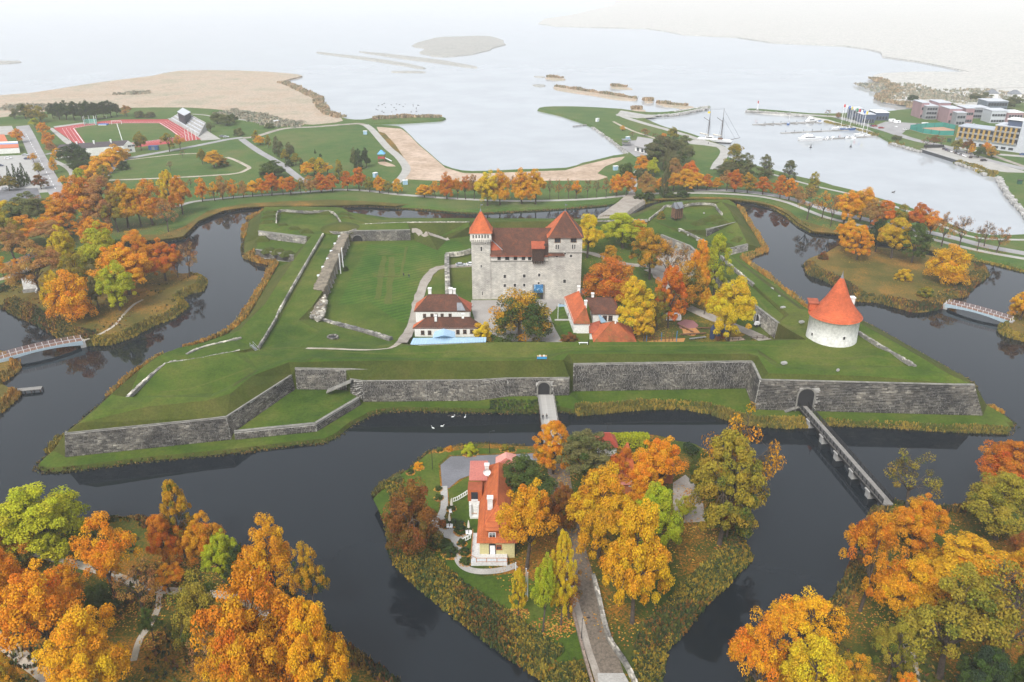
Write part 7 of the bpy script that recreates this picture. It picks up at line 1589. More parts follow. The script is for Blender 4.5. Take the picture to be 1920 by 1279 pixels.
# pavilions and buildings
DKB=M('dark_blue_cladding',(.06,.085,.15),.6,var=.15); PIN=M('pink_render',(.36,.22,.235),.85,c2=(.31,.19,.205),scale=.2); GRYB=M('grey_render',(.30,.30,.32),.85,var=.15); GRYL=M('light_render',(.52,.54,.58),.8,var=.1)
def block(parent,nm,px0,px1,py,dep,h_,m,z0=None,rz=0,roof=None,back=0):
    z0=zH if z0 is None else z0; a=P(px0,py,zH); b=P(px1,py,zH); y=a.y+back; x0=xat(y,z0,px0); x1=xat(y,z0,px1); mb=MB(); mb.box((x0+x1)/2,y+dep/2,z0-.2 if z0==zH else z0,x1-x0,dep,h_); o=mb.build(nm,m,parent)
    mb=MB(); mb.box((x0+x1)/2,y+dep/2,z0+h_-(.2 if z0==zH else 0),x1-x0+.5,dep+.5,.4); mb.build('roof_slab',roof or GRYL,o); return o,(x0,x1,y,z0,h_)
def grid(o,g,nx,nz,w_,h_,fm=None,m0=.6,zoff=.9):
    x0,x1,y,z0,hh=g
    for k in range(nz):
        for i in range(nx): window(o,(x0+m0+(x1-x0-2*m0)*(i+.5)/nx,y-.04,z0+zoff+(hh-.6)*k/nz),0,w_,h_,fm or ZINC,bars=False)
b=thing('harbour_pavilion','long dark blue harbour pavilion with slanting roof behind the flags','building',(0,0,0)); b['kind']='thing'
o,g=block(b,'wall',1597,1617,224.5,12,9,DKB); grid(o,g,4,2,1.6,2); o,g=block(b,'wall',1614,1639,231,11,7,DKB); grid(o,g,5,1,1.8,2.4)
b=thing('harbour_pavilion','square dark pavilion with a flat white roof on the harbour','building',(0,0,0)); b['kind']='thing'; o,g=block(b,'wall',1640,1665,226,14,6.5,DKB,roof=WHP); grid(o,g,4,1,2,2.6)
b=thing('pink_block','pink and grey flat roofed block at the marsh edge','building',(0,0,0)); b['kind']='thing'
o,g=block(b,'wall',1723,1737,222,16,13,PIN); grid(o,g,3,2,1.6,2.2); o,g=block(b,'wall',1733,1755,224,18,11,GRYB); grid(o,g,4,3,2,1.8); o,g=block(b,'wall',1755,1777,223.5,18,13.5,PIN); grid(o,g,3,2,2.2,2.0)
b=thing('pink_block','second pink and grey block in front of the long grey roofs','building',(0,0,0)); b['kind']='thing'
o,g=block(b,'wall',1775,1798,232,16,12,PIN); grid(o,g,4,2,1.6,2); o,g=block(b,'wall',1790,1808,235,12,10,GRYB); grid(o,g,3,2,2,2); o,g=block(b,'wall',1806,1822,231,15,12,PIN); grid(o,g,3,2,1.8,2)
b=thing('grey_complex','long grey glazed complex behind the pink blocks','building',(0,0,0)); b['kind']='thing'
o,g=block(b,'wall',1822,1850,222,14,9,GRYB); grid(o,g,6,2,2,2); o,g=block(b,'wall',1846,1884,219,16,13,M('grey_glass_wall',(.16,.19,.23),.4,var=.2)); grid(o,g,7,3,2.4,2.6); o,g=block(b,'wall',1855,1888,231,14,10,GRYL); grid(o,g,6,2,2,1.8); o,g=block(b,'wall',1886,1915,232,14,9,PIN,roof=WHP); grid(o,g,5,2,1.8,2)
# hotel with balconies
b=thing('hotel','long white hotel with rows of yellow balconies at the right','hotel',(0,0,0)); b['kind']='thing'
YW=M('yellow_timber_panel',(.44,.28,.08),.7,var=.15); 
a=P(1789,270,zH); e=P(1912,287,zH); d=(e-a); rz=math.atan2(d.y,d.x); Lh=d.length; u=d.normalized(); nn=Vector((u.y,-u.x,0))
def hb(nm,s0,s1,z0,z1,dep,m,f=0,parent=None): c=a+u*((s0+s1)/2)-nn*(dep/2)+nn*f; mb=MB(); mb.box(c.x,c.y,z0,s1-s0,dep,z1-z0,rz); return mb.build(nm,m,parent or b)
k=.56*Lh; hb('base_wall',0,Lh,zH-.3,zH+4.6,16,GRYL); w1_=hb('wall',.3,k,zH+4.6,zH+12.6,14,GRYL,-.6); w2_=hb('wall',k,Lh-3,zH+4.6,zH+16.4,14,GRYL,-.6); hb('roof_slab',0,k+.3,zH+12.6,zH+13.1,16,M('grey_sheet_roof',(.40,.43,.48),.5,var=.1),.3); hb('roof_slab',k-.3,Lh-2.5,zH+16.4,zH+16.9,16,GRYL,.3); hb('stair_tower',Lh-3,Lh+14,zH,zH+21,14,GRYL,.2); hb('penthouse',k+.35*(Lh-k),Lh+4,zH+16.9,zH+21,9,DKB,-2); hb('penthouse_roof',k+.3*(Lh-k),Lh+16,zH+21,zH+21.5,12,WHP,-1)
def bay(s0,wd,z0):
    t_=hb('balcony_opening',s0+wd*.42,s0+wd*.98,z0+.1,z0+3.3,.3,GLS,.0,b); hb('balcony_screen',s0,s0+wd*.42,z0,z0+3.5,1.5,YW,.9,b); hb('balcony_slab',s0,s0+wd,z0-.15,z0+.1,1.6,CONC,1.0,b); hb('balcony_rail',s0+wd*.42,s0+wd,z0+.3,z0+1.1,.08,STEEL,1.0,b)
nb=7
for fl in range(2):
    for i in range(nb): bay(.5+(k-.8)*i/nb,(k-.8)/nb,zH+4.9+fl*3.8)
for fl in range(3):
    for i in range(5): bay(k+.3+(Lh-3.5-k)*i/5,(Lh-3.5-k)/5,zH+4.9+fl*3.8)
for i in range(9): hb('ground_window',2+i*Lh/9,2+i*Lh/9+3,zH+1,zH+2.6,.2,GLS,.08,b)
# tennis court inside its green screen
tc_=[(1706,243),(1735,239.5),(1768,238),(1790,243),(1788,254),(1760,254),(1730,250)]; sheet('tennis_court',tc_,zH+.1,M('clay_court',(.46,.26,.17),.9,var=.15))
fn=thing('screen_fence','tall green windscreen fence round the tennis court','fence',(0,0,0)); fn['kind']='thing'; TG=M('green_screen',(.03,.26,.21),.8,var=.1); w_=[P(x,y,zH) for x,y in tc_]
for p,q in zip(w_,w_[1:]+w_[:1]):
    d=q-p; n_=max(1,int(d.length/6))
    for i in range(n_):
        s=p.lerp(q,i/n_); e_=p.lerp(q,(i+1)/n_); m_b=MB(); c=(s+e_)/2; m_b.box(c.x,c.y,zH,(e_-s).length-.25,.12,3.6,math.atan2(d.y,d.x)); m_b.build('screen_panel',TG,fn); m_b=MB(); m_b.box(s.x,s.y,zH-.2,.2,.2,4.0); m_b.build('post',IRON,fn)
# cars, trailers on the harbour
for i,(px,py,cl) in enumerate(((1770,280,'black'),(1775,282,'dark blue'),(1780,284,'grey'),(1785,285.5,'white'),(1793,288,'black'),(1798,289.5,'silver'),(1802,291,'grey'),(1807,292.5,'white'),(1811,294,'white'),(1820,296,'black'))):
    car(px,py,.9,cl,'%s car, %s from the left in the row on the pale quay'%(cl,ORD[i]),'cars parked on the pale quay',z=zH+.12)
car(1844,302,.2,'black','dark car parked apart from the row on the pale quay',z=zH+.12); car(1636,237,.3,'dark blue','dark car by the harbour pavilion',z=zH); car(1640,237.5,.4,'red','dark red car by the harbour pavilion',z=zH); car(1652,241,.1,'red','red car on the harbour road',z=zH); car(1918,291,.1,'blue','blue car on the road before the hotel',z=zH); car(1722,235,.2,'grey','grey car beside the white caravan',z=zH); car(1698,244,.2,'white','white car near the tennis court',z=zH); car(1826,235,.2,'white','white car in front of the pink blocks',z=zH)
caravan(1734,236,.05,'long white caravan on the harbour yard',zH); caravan(1672,229,.2,'white caravan, left of two behind the square pavilion',zH); caravan(1682,232,.3,'white caravan, right of two behind the square pavilion',zH)
boat(1680,241,.4,'small',8,'blue and white boat on land beside the harbour road',NAVY); bt=thing('upturned_boat','long black upturned boat under the bare harbour trees','boat',P(1752,277,zH)[:],.05); mb=MB(); hull(mb,15,2.6,1.3); mb.v=[(x,y,1.75-z) for x,y,z in mb.v]; mb.build('hull',IRON,bt); mb=MB(); mb.tube((-7,0,2.05),(6.2,0,1.6),.14,n=5); mb.build('keel',IRON,bt)
for px,py,lab in ((1911,345,'dark green bin on the grass by the rock bank'),(1779,266,'dark green bin by the hotel lawn')):
    t=thing('waste_bin',lab,'bin',P(px,py,zH)[:]); mb=MB(); mb.box(0,0,0,2.2,1.6,2.2); mb.build('body',M('bin_green',(.02,.09,.05),.6),t); mb=MB(); mb.box(0,0,2.2,2.4,1.8,.25); mb.build('lid',IRON,t)
for px,py,lab in ((1520,264+13,'dark buoy left of two in the harbour basin'),(1595,276,'dark buoy right of two in the harbour basin')):
    t=thing('buoy',lab,'buoy',P(px,py,0)[:]); mb=MB(); mb.lathe([(0,-.4),(.9,-.2),(.9,.3),(.35,.7),(.3,1.6),(0,1.7)],10); mb.build('float',IRON,t); mb=MB(); mb.tube((0,0,1.6),(0,0,2.4),.08,n=5); mb.build('top_mark',IRON,t)
for px,py,lab in ((1862,184,'small white house in the far marsh'),(1905,185,'white house at the right edge of the far marsh')):
    A=P(px-9,py,1.4); B=P(px+9,py,1.4); A.z=B.z=6; B.y=A.y; D=A+Vector((0,9,0)); house('marsh_house',lab,B,B+Vector((0,9,0)),A,Vector((B.x-3,A.y+4.5,9)),Vector((A.x+3,A.y+4.5,9)),1.2,WHT,[ZINC])
# beach lawn: play tower, kiosk, changing cabins
pt=thing('play_tower','small red and blue play tower on the beach lawn','play tower',P(716,303,zM)[:]); mb=MB()
for x in (-2,2):
    for y in (-1.6,1.6): m_b=MB(); m_b.box(x,y,0,.3,.3,6); m_b.build('post',WODB,pt)
m_b=MB(); m_b.box(0,0,2.2,4.6,3.6,.3); m_b.build('platform',M('red_panel',(.36,.05,.05),.6),pt); m_b=MB(); m_b.box(0,-1.75,2.5,4.3,.12,1.2); m_b.build('panel',MT['red_panel'],pt); m_b=MB(); m_b.hexa([(-2.6,-2.2,5.2),(2.6,-2.2,5.2),(2.6,2.2,5.2),(-2.6,2.2,5.2)],[(-.3,-.3,7.6),(.3,-.3,7.6),(.3,.3,7.6),(-.3,.3,7.6)]); m_b.build('roof',M('sky_blue_panel',(.08,.34,.62),.5),pt); m_b=MB(); m_b.hexa([(2.3,-.8,2.3),(6.5,-.8,.2),(6.5,.8,.2),(2.3,.8,2.3)],[(2.3,-.8,2.6),(6.5,-.8,.5),(6.5,.8,.5),(2.3,.8,2.6)]); m_b.build('slide',WHP,pt)
sheet('play_sand',[(708,304),(722,303),(738,309),(742,312),(726,312),(712,308)],zM+.075,SAND)
for i,(px,py,lab) in enumerate(((685,252,'pale blue beach cabin alone on the far lawn'),(760,346,'pale blue beach cabin near the bend of the sand path'),(1154,319,'turquoise beach cabin at the right end of the sand'),(1177,263,'pale cabin at the beach house corner'),(1120,228,'white cabin on the mole lawn'),(704,332,'white statue like cabin behind the avenue'))):
    t=thing('beach_cabin',lab,'cabin',P(px,py,zM)[:],.2*i); m_b=MB(); m_b.box(0,0,0,2.8,1.8,2.5); m_b.build('wall',BLUR if i!=4 else WHP,t); m_b=MB(); m_b.box(0,0,2.5,3.1,2.1,.2); m_b.build('roof',WHP,t); m_b=MB(); m_b.box(-.5,-.92,.1,.8,.06,2); m_b.build('door',GLSB,t)
# ================================================================ BANK PLANTS, REEDS, LITTER
PAL={'bank2':[(.035,.06,.010),(.06,.085,.012),(.13,.12,.014),(.26,.20,.018),(.34,.22,.015),(.028,.048,.010),(.09,.095,.012),(.20,.09,.012)],'reed':[(.40,.19,.025),(.34,.17,.03),(.28,.19,.04),(.22,.16,.04),(.44,.23,.03)],'bank':[(.035,.055,.012),(.05,.07,.014),(.10,.085,.015),(.20,.13,.02),(.30,.17,.02),(.16,.06,.015),(.025,.04,.012),(.07,.06,.016)],
     'edge':[(.06,.07,.018),(.10,.085,.02),(.15,.10,.025),(.04,.05,.014),(.20,.12,.03)],'litter':[(.34,.13,.012),(.42,.20,.02),(.26,.08,.012),(.45,.28,.03)],'dune':[(.34,.24,.15),(.40,.29,.18),(.28,.22,.13),(.22,.2,.12)],
     'marsh':[(.30,.27,.20),(.26,.25,.19),(.35,.29,.21),(.22,.23,.17)],'gold':[(.26,.19,.025),(.17,.14,.022),(.10,.11,.018),(.30,.21,.025)],'green':[(.03,.06,.01),(.05,.08,.012),(.09,.10,.015),(.025,.045,.01)]}
def tuft(mb,p,h_,s,r,col,up=True,n=3):
    for _ in range(n):
        a=r.uniform(0,6.28); w_=s*r.uniform(.5,1); hh=h_*r.uniform(.6,1.15); k=len(mb.v); g=r.uniform(.7,1.25); c=(col[0]*g,col[1]*g,col[2]*g,1)
        dx,dy=math.cos(a)*w_*.5,math.sin(a)*w_*.5; ox,oy=r.uniform(-s,s)*.5,r.uniform(-s,s)*.5; lx,ly=r.uniform(-.35,.35)*hh,r.uniform(-.35,.35)*hh
        mb.v+=[(p[0]+ox-dx,p[1]+oy-dy,p[2]-.1),(p[0]+ox+dx,p[1]+oy+dy,p[2]-.1),(p[0]+ox+dx*.7+lx,p[1]+oy+dy*.7+ly,p[2]+hh),(p[0]+ox-dx*.7+lx,p[1]+oy-dy*.7+ly,p[2]+hh)]
        mb.col+=[c]*4; mb.f.append((k,k+1,k+2,k+3)); mb.mi.append(0)
def strip(name,pts,width,n,h_,s,pal,seed=1,world_=None,z=None,side=0,n3=3):
    """plants in a band along a traced line; side shifts the band to the left (+) or right (-) of it"""
    r=random.Random(seed); c=[Vector((q[0],q[1],q[2] if len(q)>2 else 0)) for q in (world_ or [tuple(P(a,b,0)) for a,b in pts])]
    ln=[(b-a).length for a,b in zip(c,c[1:])]; tot=sum(ln); mb=MB(); mb.col=[]; ph=[r.uniform(0,6) for _ in range(4)]
    for _ in range(n):
        t=r.random()*tot; s0=t
        for a,b,l in zip(c,c[1:],ln):
            if t<=l: break
            t-=l
        d=(b-a).normalized(); p=a.lerp(b,min(1,t/max(l,1e-6))); nn=Vector((-d.y,d.x,0)); o=(r.uniform(-.5,.5)+side)*width
        dens=.5+.5*math.sin(s0*.21+ph[0])*math.sin(s0*.083+ph[1])
        if r.random()>.45+.55*dens: continue
        p=p+nn*o; zz=gz(p.x,p.y) if z is None else z
        pl=PAL[pal]; i=int((math.sin(s0*.17+ph[2]+o*.3)*.5+.5)*len(pl)*.7+r.random()*len(pl)*.5)%len(pl)
        tuft(mb,(p.x,p.y,max(zz,-.05)),h_*(.55+.6*dens),s,r,pl[i],n=n3)
    return mb.build(name,PLANT,None,kind='stuff')
def wl2(pts,closed=True): return [(*q[:2],0) for q in catmull([tuple(P(a,b,0)) for a,b in pts],2,closed)]
_fw=[(x,y,0) for x,y in wl]
strip('reeds',[(345,654),(415,632),(456,600),(503,520),(515,497)],3.2,2600,1.7,.5,'reed',1,side=-.1); strip('reeds',[(515,497),(480,490),(460,483)],2.6,700,1.5,.5,'reed',2,side=0); strip('reeds',[(457,447),(461,425)],2.5,350,1.6,.5,'reed',3); strip('reeds',[(466,412),(480,404),(492,396)],2.5,350,1.4,.5,'reed',4)
strip('reeds',[(1387,392),(1405,421),(1435,471),(1393,488),(1455,533),(1519,584)],3.0,2800,1.6,.5,'reed',5,side=.0)
strip('reeds',[(1080,776),(1141,771),(1200,765),(1280,764),(1331,773),(1368,786),(1412,796),(1475,800),(1519,797)],3.6,3600,1.15,.4,'gold',6,side=.1); strip('reeds',[(1540,797),(1653,801),(1763,808),(1890,813)],2.2,1000,.75,.4,'gold',7,side=.2); strip('reeds',[(1855,762),(1875,776)],2.5,150,1.2,.5,'reed',8)
strip('bank_plants',[(917,774),(960,775),(1004,776),(1050,772)],5,520,.7,.55,'green',9,side=.45); strip('reeds',[(118,822),(95,850)],3,300,1.6,.5,'gold',10); strip('reeds',[(206,743),(260,695),(299,668)],2.6,420,1.3,.5,'reed',11)
strip('edge_grass',None,1.6,9000,.45,.5,'edge',12,world_=_fw+_fw[:1],n3=2)
fi=wl2(FISL); strip('bank_plants',None,6.5,9000,1.1,.55,'bank2',13,world_=[P(a,b,0) for a,b in [(695,928),(702,936),(718,975),(726,1002),(728,1034),(738,1061),(765,1088),(827,1143),(894,1194),(952,1237),(1015,1279),(1050,1350)]],side=.52)
strip('bank_plants',None,5.5,6500,1.1,.55,'bank2',14,world_=[P(a,b,0) for a,b in [(1238,1330),(1242,1279),(1250,1221),(1293,1178),(1328,1131),(1351,1112),(1382,1080),(1413,1049),(1392,1010),(1394,975),(1392,935)]],side=.5)
strip('bank_plants',None,2.5,1300,.9,.5,'edge',15,world_=[P(a,b,0) for a,b in [(695,928),(734,897),(769,883),(777,872),(796,850),(835,842),(890,835),(933,835),(985,838)]],side=-.4)
strip('bank_plants',[(0,577),(26,591),(49,602),(75,615),(112,636),(156,649)],6,3400,1.2,.6,'bank',16,side=.5); strip('reeds',[(156,648),(208,647),(249,632),(289,610),(323,598),(352,576),(338,561),(356,552),(381,545),(387,524),(363,518)],3.2,3000,.9,.5,'gold',17,side=.3)
strip('bank_plants',[(1505,498),(1515,516),(1549,528),(1580,548),(1603,565),(1643,568),(1683,578),(1710,586),(1750,583),(1777,575),(1784,561),(1808,558),(1831,534),(1853,518),(1848,505)],5,5200,1.3,.6,'bank',18,side=.45)
strip('reeds',[(0,669),(17,672),(32,680),(35,690),(28,700),(7,716)],2.5,600,1.2,.5,'reed',19,side=-.2); strip('reeds',[(36,737),(32,745),(11,765),(0,775)],2.5,500,1.3,.5,'reed',20,side=-.2); strip('reeds',[(1898,598),(1877,612),(1876,623),(1886,631),(1920,640)],2.5,700,1.2,.5,'gold',21,side=.2)
strip('edge_grass',[(-60,560),(0,546),(40,523),(90,493),(150,473),(225,457),(302,453),(343,448),(370,418),(403,401),(461,391),(502,389),(620,389),(686,387),(751,391),(817,396),(883,401),(942,399),(1060,392),(1137,386)],2.2,4500,.6,.6,'edge',22,n3=2); strip('edge_grass',[(1208,382),(1240,376),(1297,375),(1363,375),(1414,381),(1448,389),(1475,404),(1495,421),(1522,436),(1559,439),(1620,449),(1700,463),(1780,480),(1851,493),(1920,510)],2.4,3600,.8,.6,'gold',23,n3=2)
strip('bank_plants',[(0,986),(162,986),(215,975),(280,972),(300,991),(400,1001),(467,1036),(520,1091),(600,1151),(617,1180),(656,1214),(679,1230),(718,1257),(753,1280)],3.5,3200,1.1,.55,'bank',24,side=-.45); strip('bank_plants',[(1640,951),(1624,986),(1598,1061),(1568,1118),(1520,1181),(1450,1241),(1380,1301)],3.5,2200,1.2,.55,'bank',25,side=.4); strip('bank_plants',[(1668,943),(1742,958),(1792,958),(1850,946),(1920,931)],3.5,1500,1.5,.55,'bank',26,side=-.4)
for i,q in enumerate(REEDS): strip('reeds',None,5,500 if i==0 else 140,2.6,1.6,'dune',30+i,world_=[P(*q[0],0),P((q[len(q)//2-1][0]+q[len(q)//2][0])/2,(q[len(q)//2-1][1]+q[len(q)//2][1])/2,0)],z=.8)
strip('reeds',[(700,226.5),(778,222.5),(826,223.5)],6,700,2.6,1.5,'dune',40,z=1.4); strip('dune_shrubs',[(420,214),(470,221),(530,238),(570,238)],26,900,2.0,2.2,'marsh',41,z=1.5); strip('dune_shrubs',[(0,206),(90,205),(180,206)],30,800,2.4,2.4,'marsh',42,z=1.5); strip('dune_shrubs',[(215,180),(280,178)],14,260,2.6,2.2,'marsh',43,z=1.5); strip('reeds',[(528,157),(545,162),(571,175),(599,188),(597,196),(604,204),(616,216),(640,224)],10,1200,2.2,1.8,'dune',44,z=1.5)
strip('dune_shrubs',[(1660,160),(1700,175),(1740,190),(1800,180),(1900,178)],70,1300,2.2,2.6,'marsh',45,z=1.4); strip('reeds',[(1715,205.5),(1717,201),(1689,197),(1661,193),(1653,188),(1655,181.5),(1683,171),(1660,158),(1637,148)],14,1300,2.4,2.0,'dune',46,z=1.3)
strip('reeds',[(1672,270),(1690,275)],5,300,1.6,.8,'gold',47); strip('reeds',[(1792,306),(1812,312),(1830,318),(1848,328),(1868,331)],5,700,1.8,.9,'gold',48); strip('reeds',[(1545,228),(1585,238),(1623,247),(1643,256)],4,500,1.2,.8,'gold',49)
# fallen leaves under the trees
def litter(name,spots,n,seed,pal='litter'):
    r=random.Random(seed); mb=MB(); mb.col=[]
    for _ in range(n):
        b,rr=spots[r.randrange(len(spots))]; a=r.uniform(0,6.28); q=rr*1.35*math.sqrt(r.random()); x,y=b.x+math.cos(a)*q,b.y+math.sin(a)*q; z=gz(x,y)
        if z<.3: continue
        k=len(mb.v); s=r.uniform(.10,.24); t=r.uniform(0,3); dx,dy=math.cos(t)*s,math.sin(t)*s; g=r.uniform(.7,1.2); c=PAL[pal][r.randrange(4)]
        mb.v+=[(x-dx,y-dy,z+.09),(x+dy,y-dx,z+.10),(x+dx,y+dy,z+.11),(x-dy,y+dx,z+.10)]; mb.col+=[(c[0]*g,c[1]*g,c[2]*g,1)]*4; mb.f.append((k,k+1,k+2,k+3)); mb.mi.append(0)
    mb.build(name,PLANT,None,kind='stuff')
near=[q for q in TREEBASE if q[0].y<185]; mid=[q for q in TREEBASE if 185<=q[0].y<420]
litter('fallen_leaves',near,16000,1); litter('fallen_leaves',mid,9000,2)
# undergrowth under the front parks and the islet wood
def under(name,lo,hi,n,seed,h_=.9):
    r=random.Random(seed); mb=MB(); mb.col=[]
    for _ in range(n):
        x,y=r.uniform(lo[0],hi[0]),r.uniform(lo[1],hi[1]); px,py=x,y; p=G(px,py)
        if p.z<1.2: continue
        cl=math.sin(p.x*.23+seed)*math.sin(p.y*.19+seed*2)
        if cl<.1: continue
        pl=PAL['bank']; tuft(mb,(p.x,p.y,p.z),h_*(.4+cl),.6,r,pl[r.randrange(len(pl))])
    mb.build(name,PLANT,None,kind='stuff')
under('undergrowth',(0,1000),(700,1400),2600,3); under('undergrowth',(1400,960),(1920,1400),2200,4); under('undergrowth',(0,520),(390,650),900,6,.6); pass
# paths of the near parks
zB_=1.9
ribbon('path',[(-40,1175,zB_),(10,1208,zB_),(50,1240,zB_),(85,1268,zB_),(120,1310,zB_),(150,1380,zB_)],2.6,DIRT,lift=.08); ribbon('path',[(60,1035,zB_),(130,1055,zB_),(180,1068,zB_),(260,1096,zB_),(300,1106,zB_),(380,1112,zB_),(440,1120,zB_),(470,1136,zB_),(520,1170,zB_),(562,1205,zB_),(590,1250,zB_)],2.0,DIRT,lift=.08)
ribbon('path',[(300,1106,zB_),(296,1140,zB_),(282,1170,zB_),(262,1200,zB_),(250,1240,zB_)],1.2,DIRT,lift=.09); ribbon('path',[(1702,1180,zB_),(1706,1220,zB_),(1712,1270,zB_),(1722,1340,zB_)],2.2,DIRT,lift=.08); ribbon('path',[(152,640,2.0),(185,628,2.0),(215,610,2.0),(232,590,2.0),(250,572,2.0),(268,562,2.0)],1.0,DIRT,lift=.08)
# embrasures of the two rear bastions, grassy mound
def mound(c,l,w_,h_,rz):
    mb=MB(); b=[]; t=[]
    for x,y in ((-.5,-.5),(.5,-.5),(.5,.5),(-.5,.5)):
        f=lambda s:(c.x+x*l*s*math.cos(rz)-y*w_*s*math.sin(rz),c.y+x*l*s*math.sin(rz)+y*w_*s*math.cos(rz)); q=f(1); b.append((*q,c.z-.6)); q=f(.42); t.append((*q,c.z+h_))
    mb.hexa(b,t); return mb
for px,py,z,l,w_,h_,rz in ((507,400,8.5,9,4,1.2,.1),(505,408,8.5,9,4,1.2,.1),(503,418,8.4,9,4,1.2,.1),(530,424,7.8,7,5,1.3,.5),(552,430,7.8,7,5,1.3,.5),(573,435,7.8,7,5,1.3,.5),(645,403,8.4,8,4,1.1,-.2),(649,410,8.4,8,4,1.1,-.2),(492,450,4.9,7,6,1.6,.3),(505,470,4.8,7,4,1.3,.6),(523,472,4.8,7,4,1.3,.6),(540,476,4.8,7,4,1.3,.6),(1340,408,7.8,9,5,1.2,.4),(1326,413,7.8,9,5,1.2,.4),(1310,420,7.8,8,5,1.2,.4),(1352,418,8.0,9,5,1.1,.5),(1372,440,4.9,8,6,1.5,.8),(1383,450,4.9,7,5,1.4,.8),(1362,462,4.9,8,5,1.3,.4)):
    mound(P(px,py,z),l,w_,h_,rz).build('earth_mound',GRS,kind='structure')
mb=MB(); c=P(640,426,8); mb.lathe([(9,-1.2),(7.5,.3),(5,1.3),(2.5,1.8),(.1,1.95)],20); o=mb.build('earth_mound',GRS,kind='structure',smooth=True); o.location=c; o.scale=(1.15,.8,1)
# ================================================================ SMALL THINGS of the fort
for i,(px,py) in enumerate(((636,444.5),(628,458),(621,472),(614,486.5),(605.5,502),(597,518))):
    t=thing('roof_light','white roof light on the grass behind the ruined wall, %s from the far end'%ORD[i],'roof light',P(px,py,6.8)[:],.35,'roof lights behind the ruined wall'); t.scale=(.7,.7,.6); mb=MB(); mb.box(0,0,0,1.5,1.1,.8); mb.build('frame',WHP,t); mb=MB(); mb.hexa([(-.8,-.6,.8),(.8,-.6,.8),(.8,.6,.8),(-.8,.6,.8)],[(-.3,-.2,1.2),(.3,-.2,1.2),(.3,.2,1.2),(-.3,.2,1.2)]); mb.build('pane',M('milk_pane',(.7,.72,.74),.3) if 'milk_pane' not in MT else MT['milk_pane'],t)
for px,py,z,lab in ((1276,433.5,7.6,'white cover at the far end of the rear right parapet'),(1292,441,7.6,'white cover in the middle of the rear right parapet'),(1309,450,7.6,'white cover at the near end of the rear right parapet'),(1446,542,8.0,'long grey white slab near the stone parapet of the right rampart'),(1468,577,9.3,'white slab on the grass of the right rampart'),(1470,681,11.6,'square pale slab on the right bastion grass'),(1571,694.5,12.4,'small white block on the crest of the right bastion'),(1461,556,9,'small grey stone in the grass of the right rampart'),(1503,604,10.6,'short grey bench like slab left of the cannon tower'),(1320,400,7.4,'small white stone on the windmill lawn')):
    t=thing('stone_slab',lab,'slab',P(px,py,z)[:],.4); s=1.0 if 'small' not in lab else .5; mb=MB(); mb.box(0,0,-.2,s*1.6,s,.55); mb.build('slab',CONC,t); mb=MB(); mb.box(0,0,.35,s*1.3,s*.75,.12); mb.build('lid',CONC,t)
wl_=thing('well_ring','round pale stone well ring in the grassy hollow','well',P(624,634.5,5.4)[:]); mb=MB()
for i in range(16):
    a0=2*math.pi*i/16; m_b=MB(); m_b.box(math.cos(a0)*1.6,math.sin(a0)*1.6,-.5,.55,.6,1.3,a0); m_b.build('stone',STOP if i%3 else COPE,wl_)
mb.lathe([(1.4,.4),(.01,.4)],16); mb.build('well_shaft',DARK,wl_)
mt=thing('metal_steps','small metal stair at the corner of the left parapet walls','stairs',P(477,656,8.4)[:],.9); 
for i in range(6): mb=MB(); mb.box(0,-1.6+i*.5,i*.25,1.2,.4,.08); mb.build('step',STEEL,mt)
for s in (-.6,.6): mb=MB(); mb.tube((s,-1.7,.9),(s,1.2,2.3),.05,n=4); mb.tube((s,-1.7,-.3),(s,-1.7,.9),.05,n=4); mb.tube((s,1.2,.6),(s,1.2,2.3),.05,n=4); mb.build('handrail',STEEL,mt)
# panorama board
pb=thing('panorama_board','blue and cream picture board on the grass above the main gate','board',P(1016,676,12.3)[:]); mb=MB(); mb.box(0,0,.5,2.9,.12,.75); mb.build('lower_panel',M('board_blue',(.03,.26,.50),.5),pb); 
cs_=[(.6,.45,.2),(.75,.7,.6),(.45,.2,.1),(.75,.72,.65),(.6,.45,.2)]
for i in range(5): mb=MB(); mb.box(-1.16+i*.58,0,1.27,.54,.12,.42+.14*(i%2)); mb.build('picture_tile',M('board_tile%d'%i,cs_[i],.6),pb)
for s in (-1.5,1.5): mb=MB(); mb.box(s,0,-.2,.12,.12,2.2); mb.build('post',WODB,pb)
bn=thing('bench','long white bench on the rampart edge above the court','bench',P(1094,645,11.1)[:]); mb=MB(); mb.box(0,0,.4,3.0,.5,.1); mb.build('seat',WHP,bn)
for s in (-1.2,1.2): mb=MB(); mb.box(s,0,-.1,.14,.45,.5); mb.build('leg',WHP,bn)
pst=thing('post','short black post beside the white rampart bench','post',P(1103,646,11.1)[:]); mb=MB(); mb.tube((0,0,-.2),(0,0,1.3),.13,n=8); mb.build('shaft',IRON,pst); mb=MB(); mb.lathe([(.17,1.3),(.17,1.45),(0,1.5)],8); mb.build('cap',IRON,pst)
def pole(px,py,z,ty,lab,flag=None,r_=.09,grp=None):
    p=P(px,py,z); t=thing('flagpole',lab,'flagpole',p[:],0,grp); h_=zat(ty,p.y)-z; mb=MB(); mb.tube((0,0,-.2),(0,0,h_),r_*1.3,r_,6); mb.build('pole',WHP,t); mb=MB(); mb.lathe([(0,r_*1.6),(r_*1.8,0),(0,-r_*1.6)],6); o=mb.build('finial',WHP,t); o.location=(0,0,h_)
    if flag: mb=MB(); mb.hexa([(.1,-.02,h_-1.2),(2.6,-.02,h_-1.0),(2.6,.02,h_-1.0),(.1,.02,h_-1.2)],[(.1,-.02,h_-.1),(2.6,-.02,h_-.35),(2.6,.02,h_-.35),(.1,.02,h_-.1)]); mb.build('flag',flag,t)
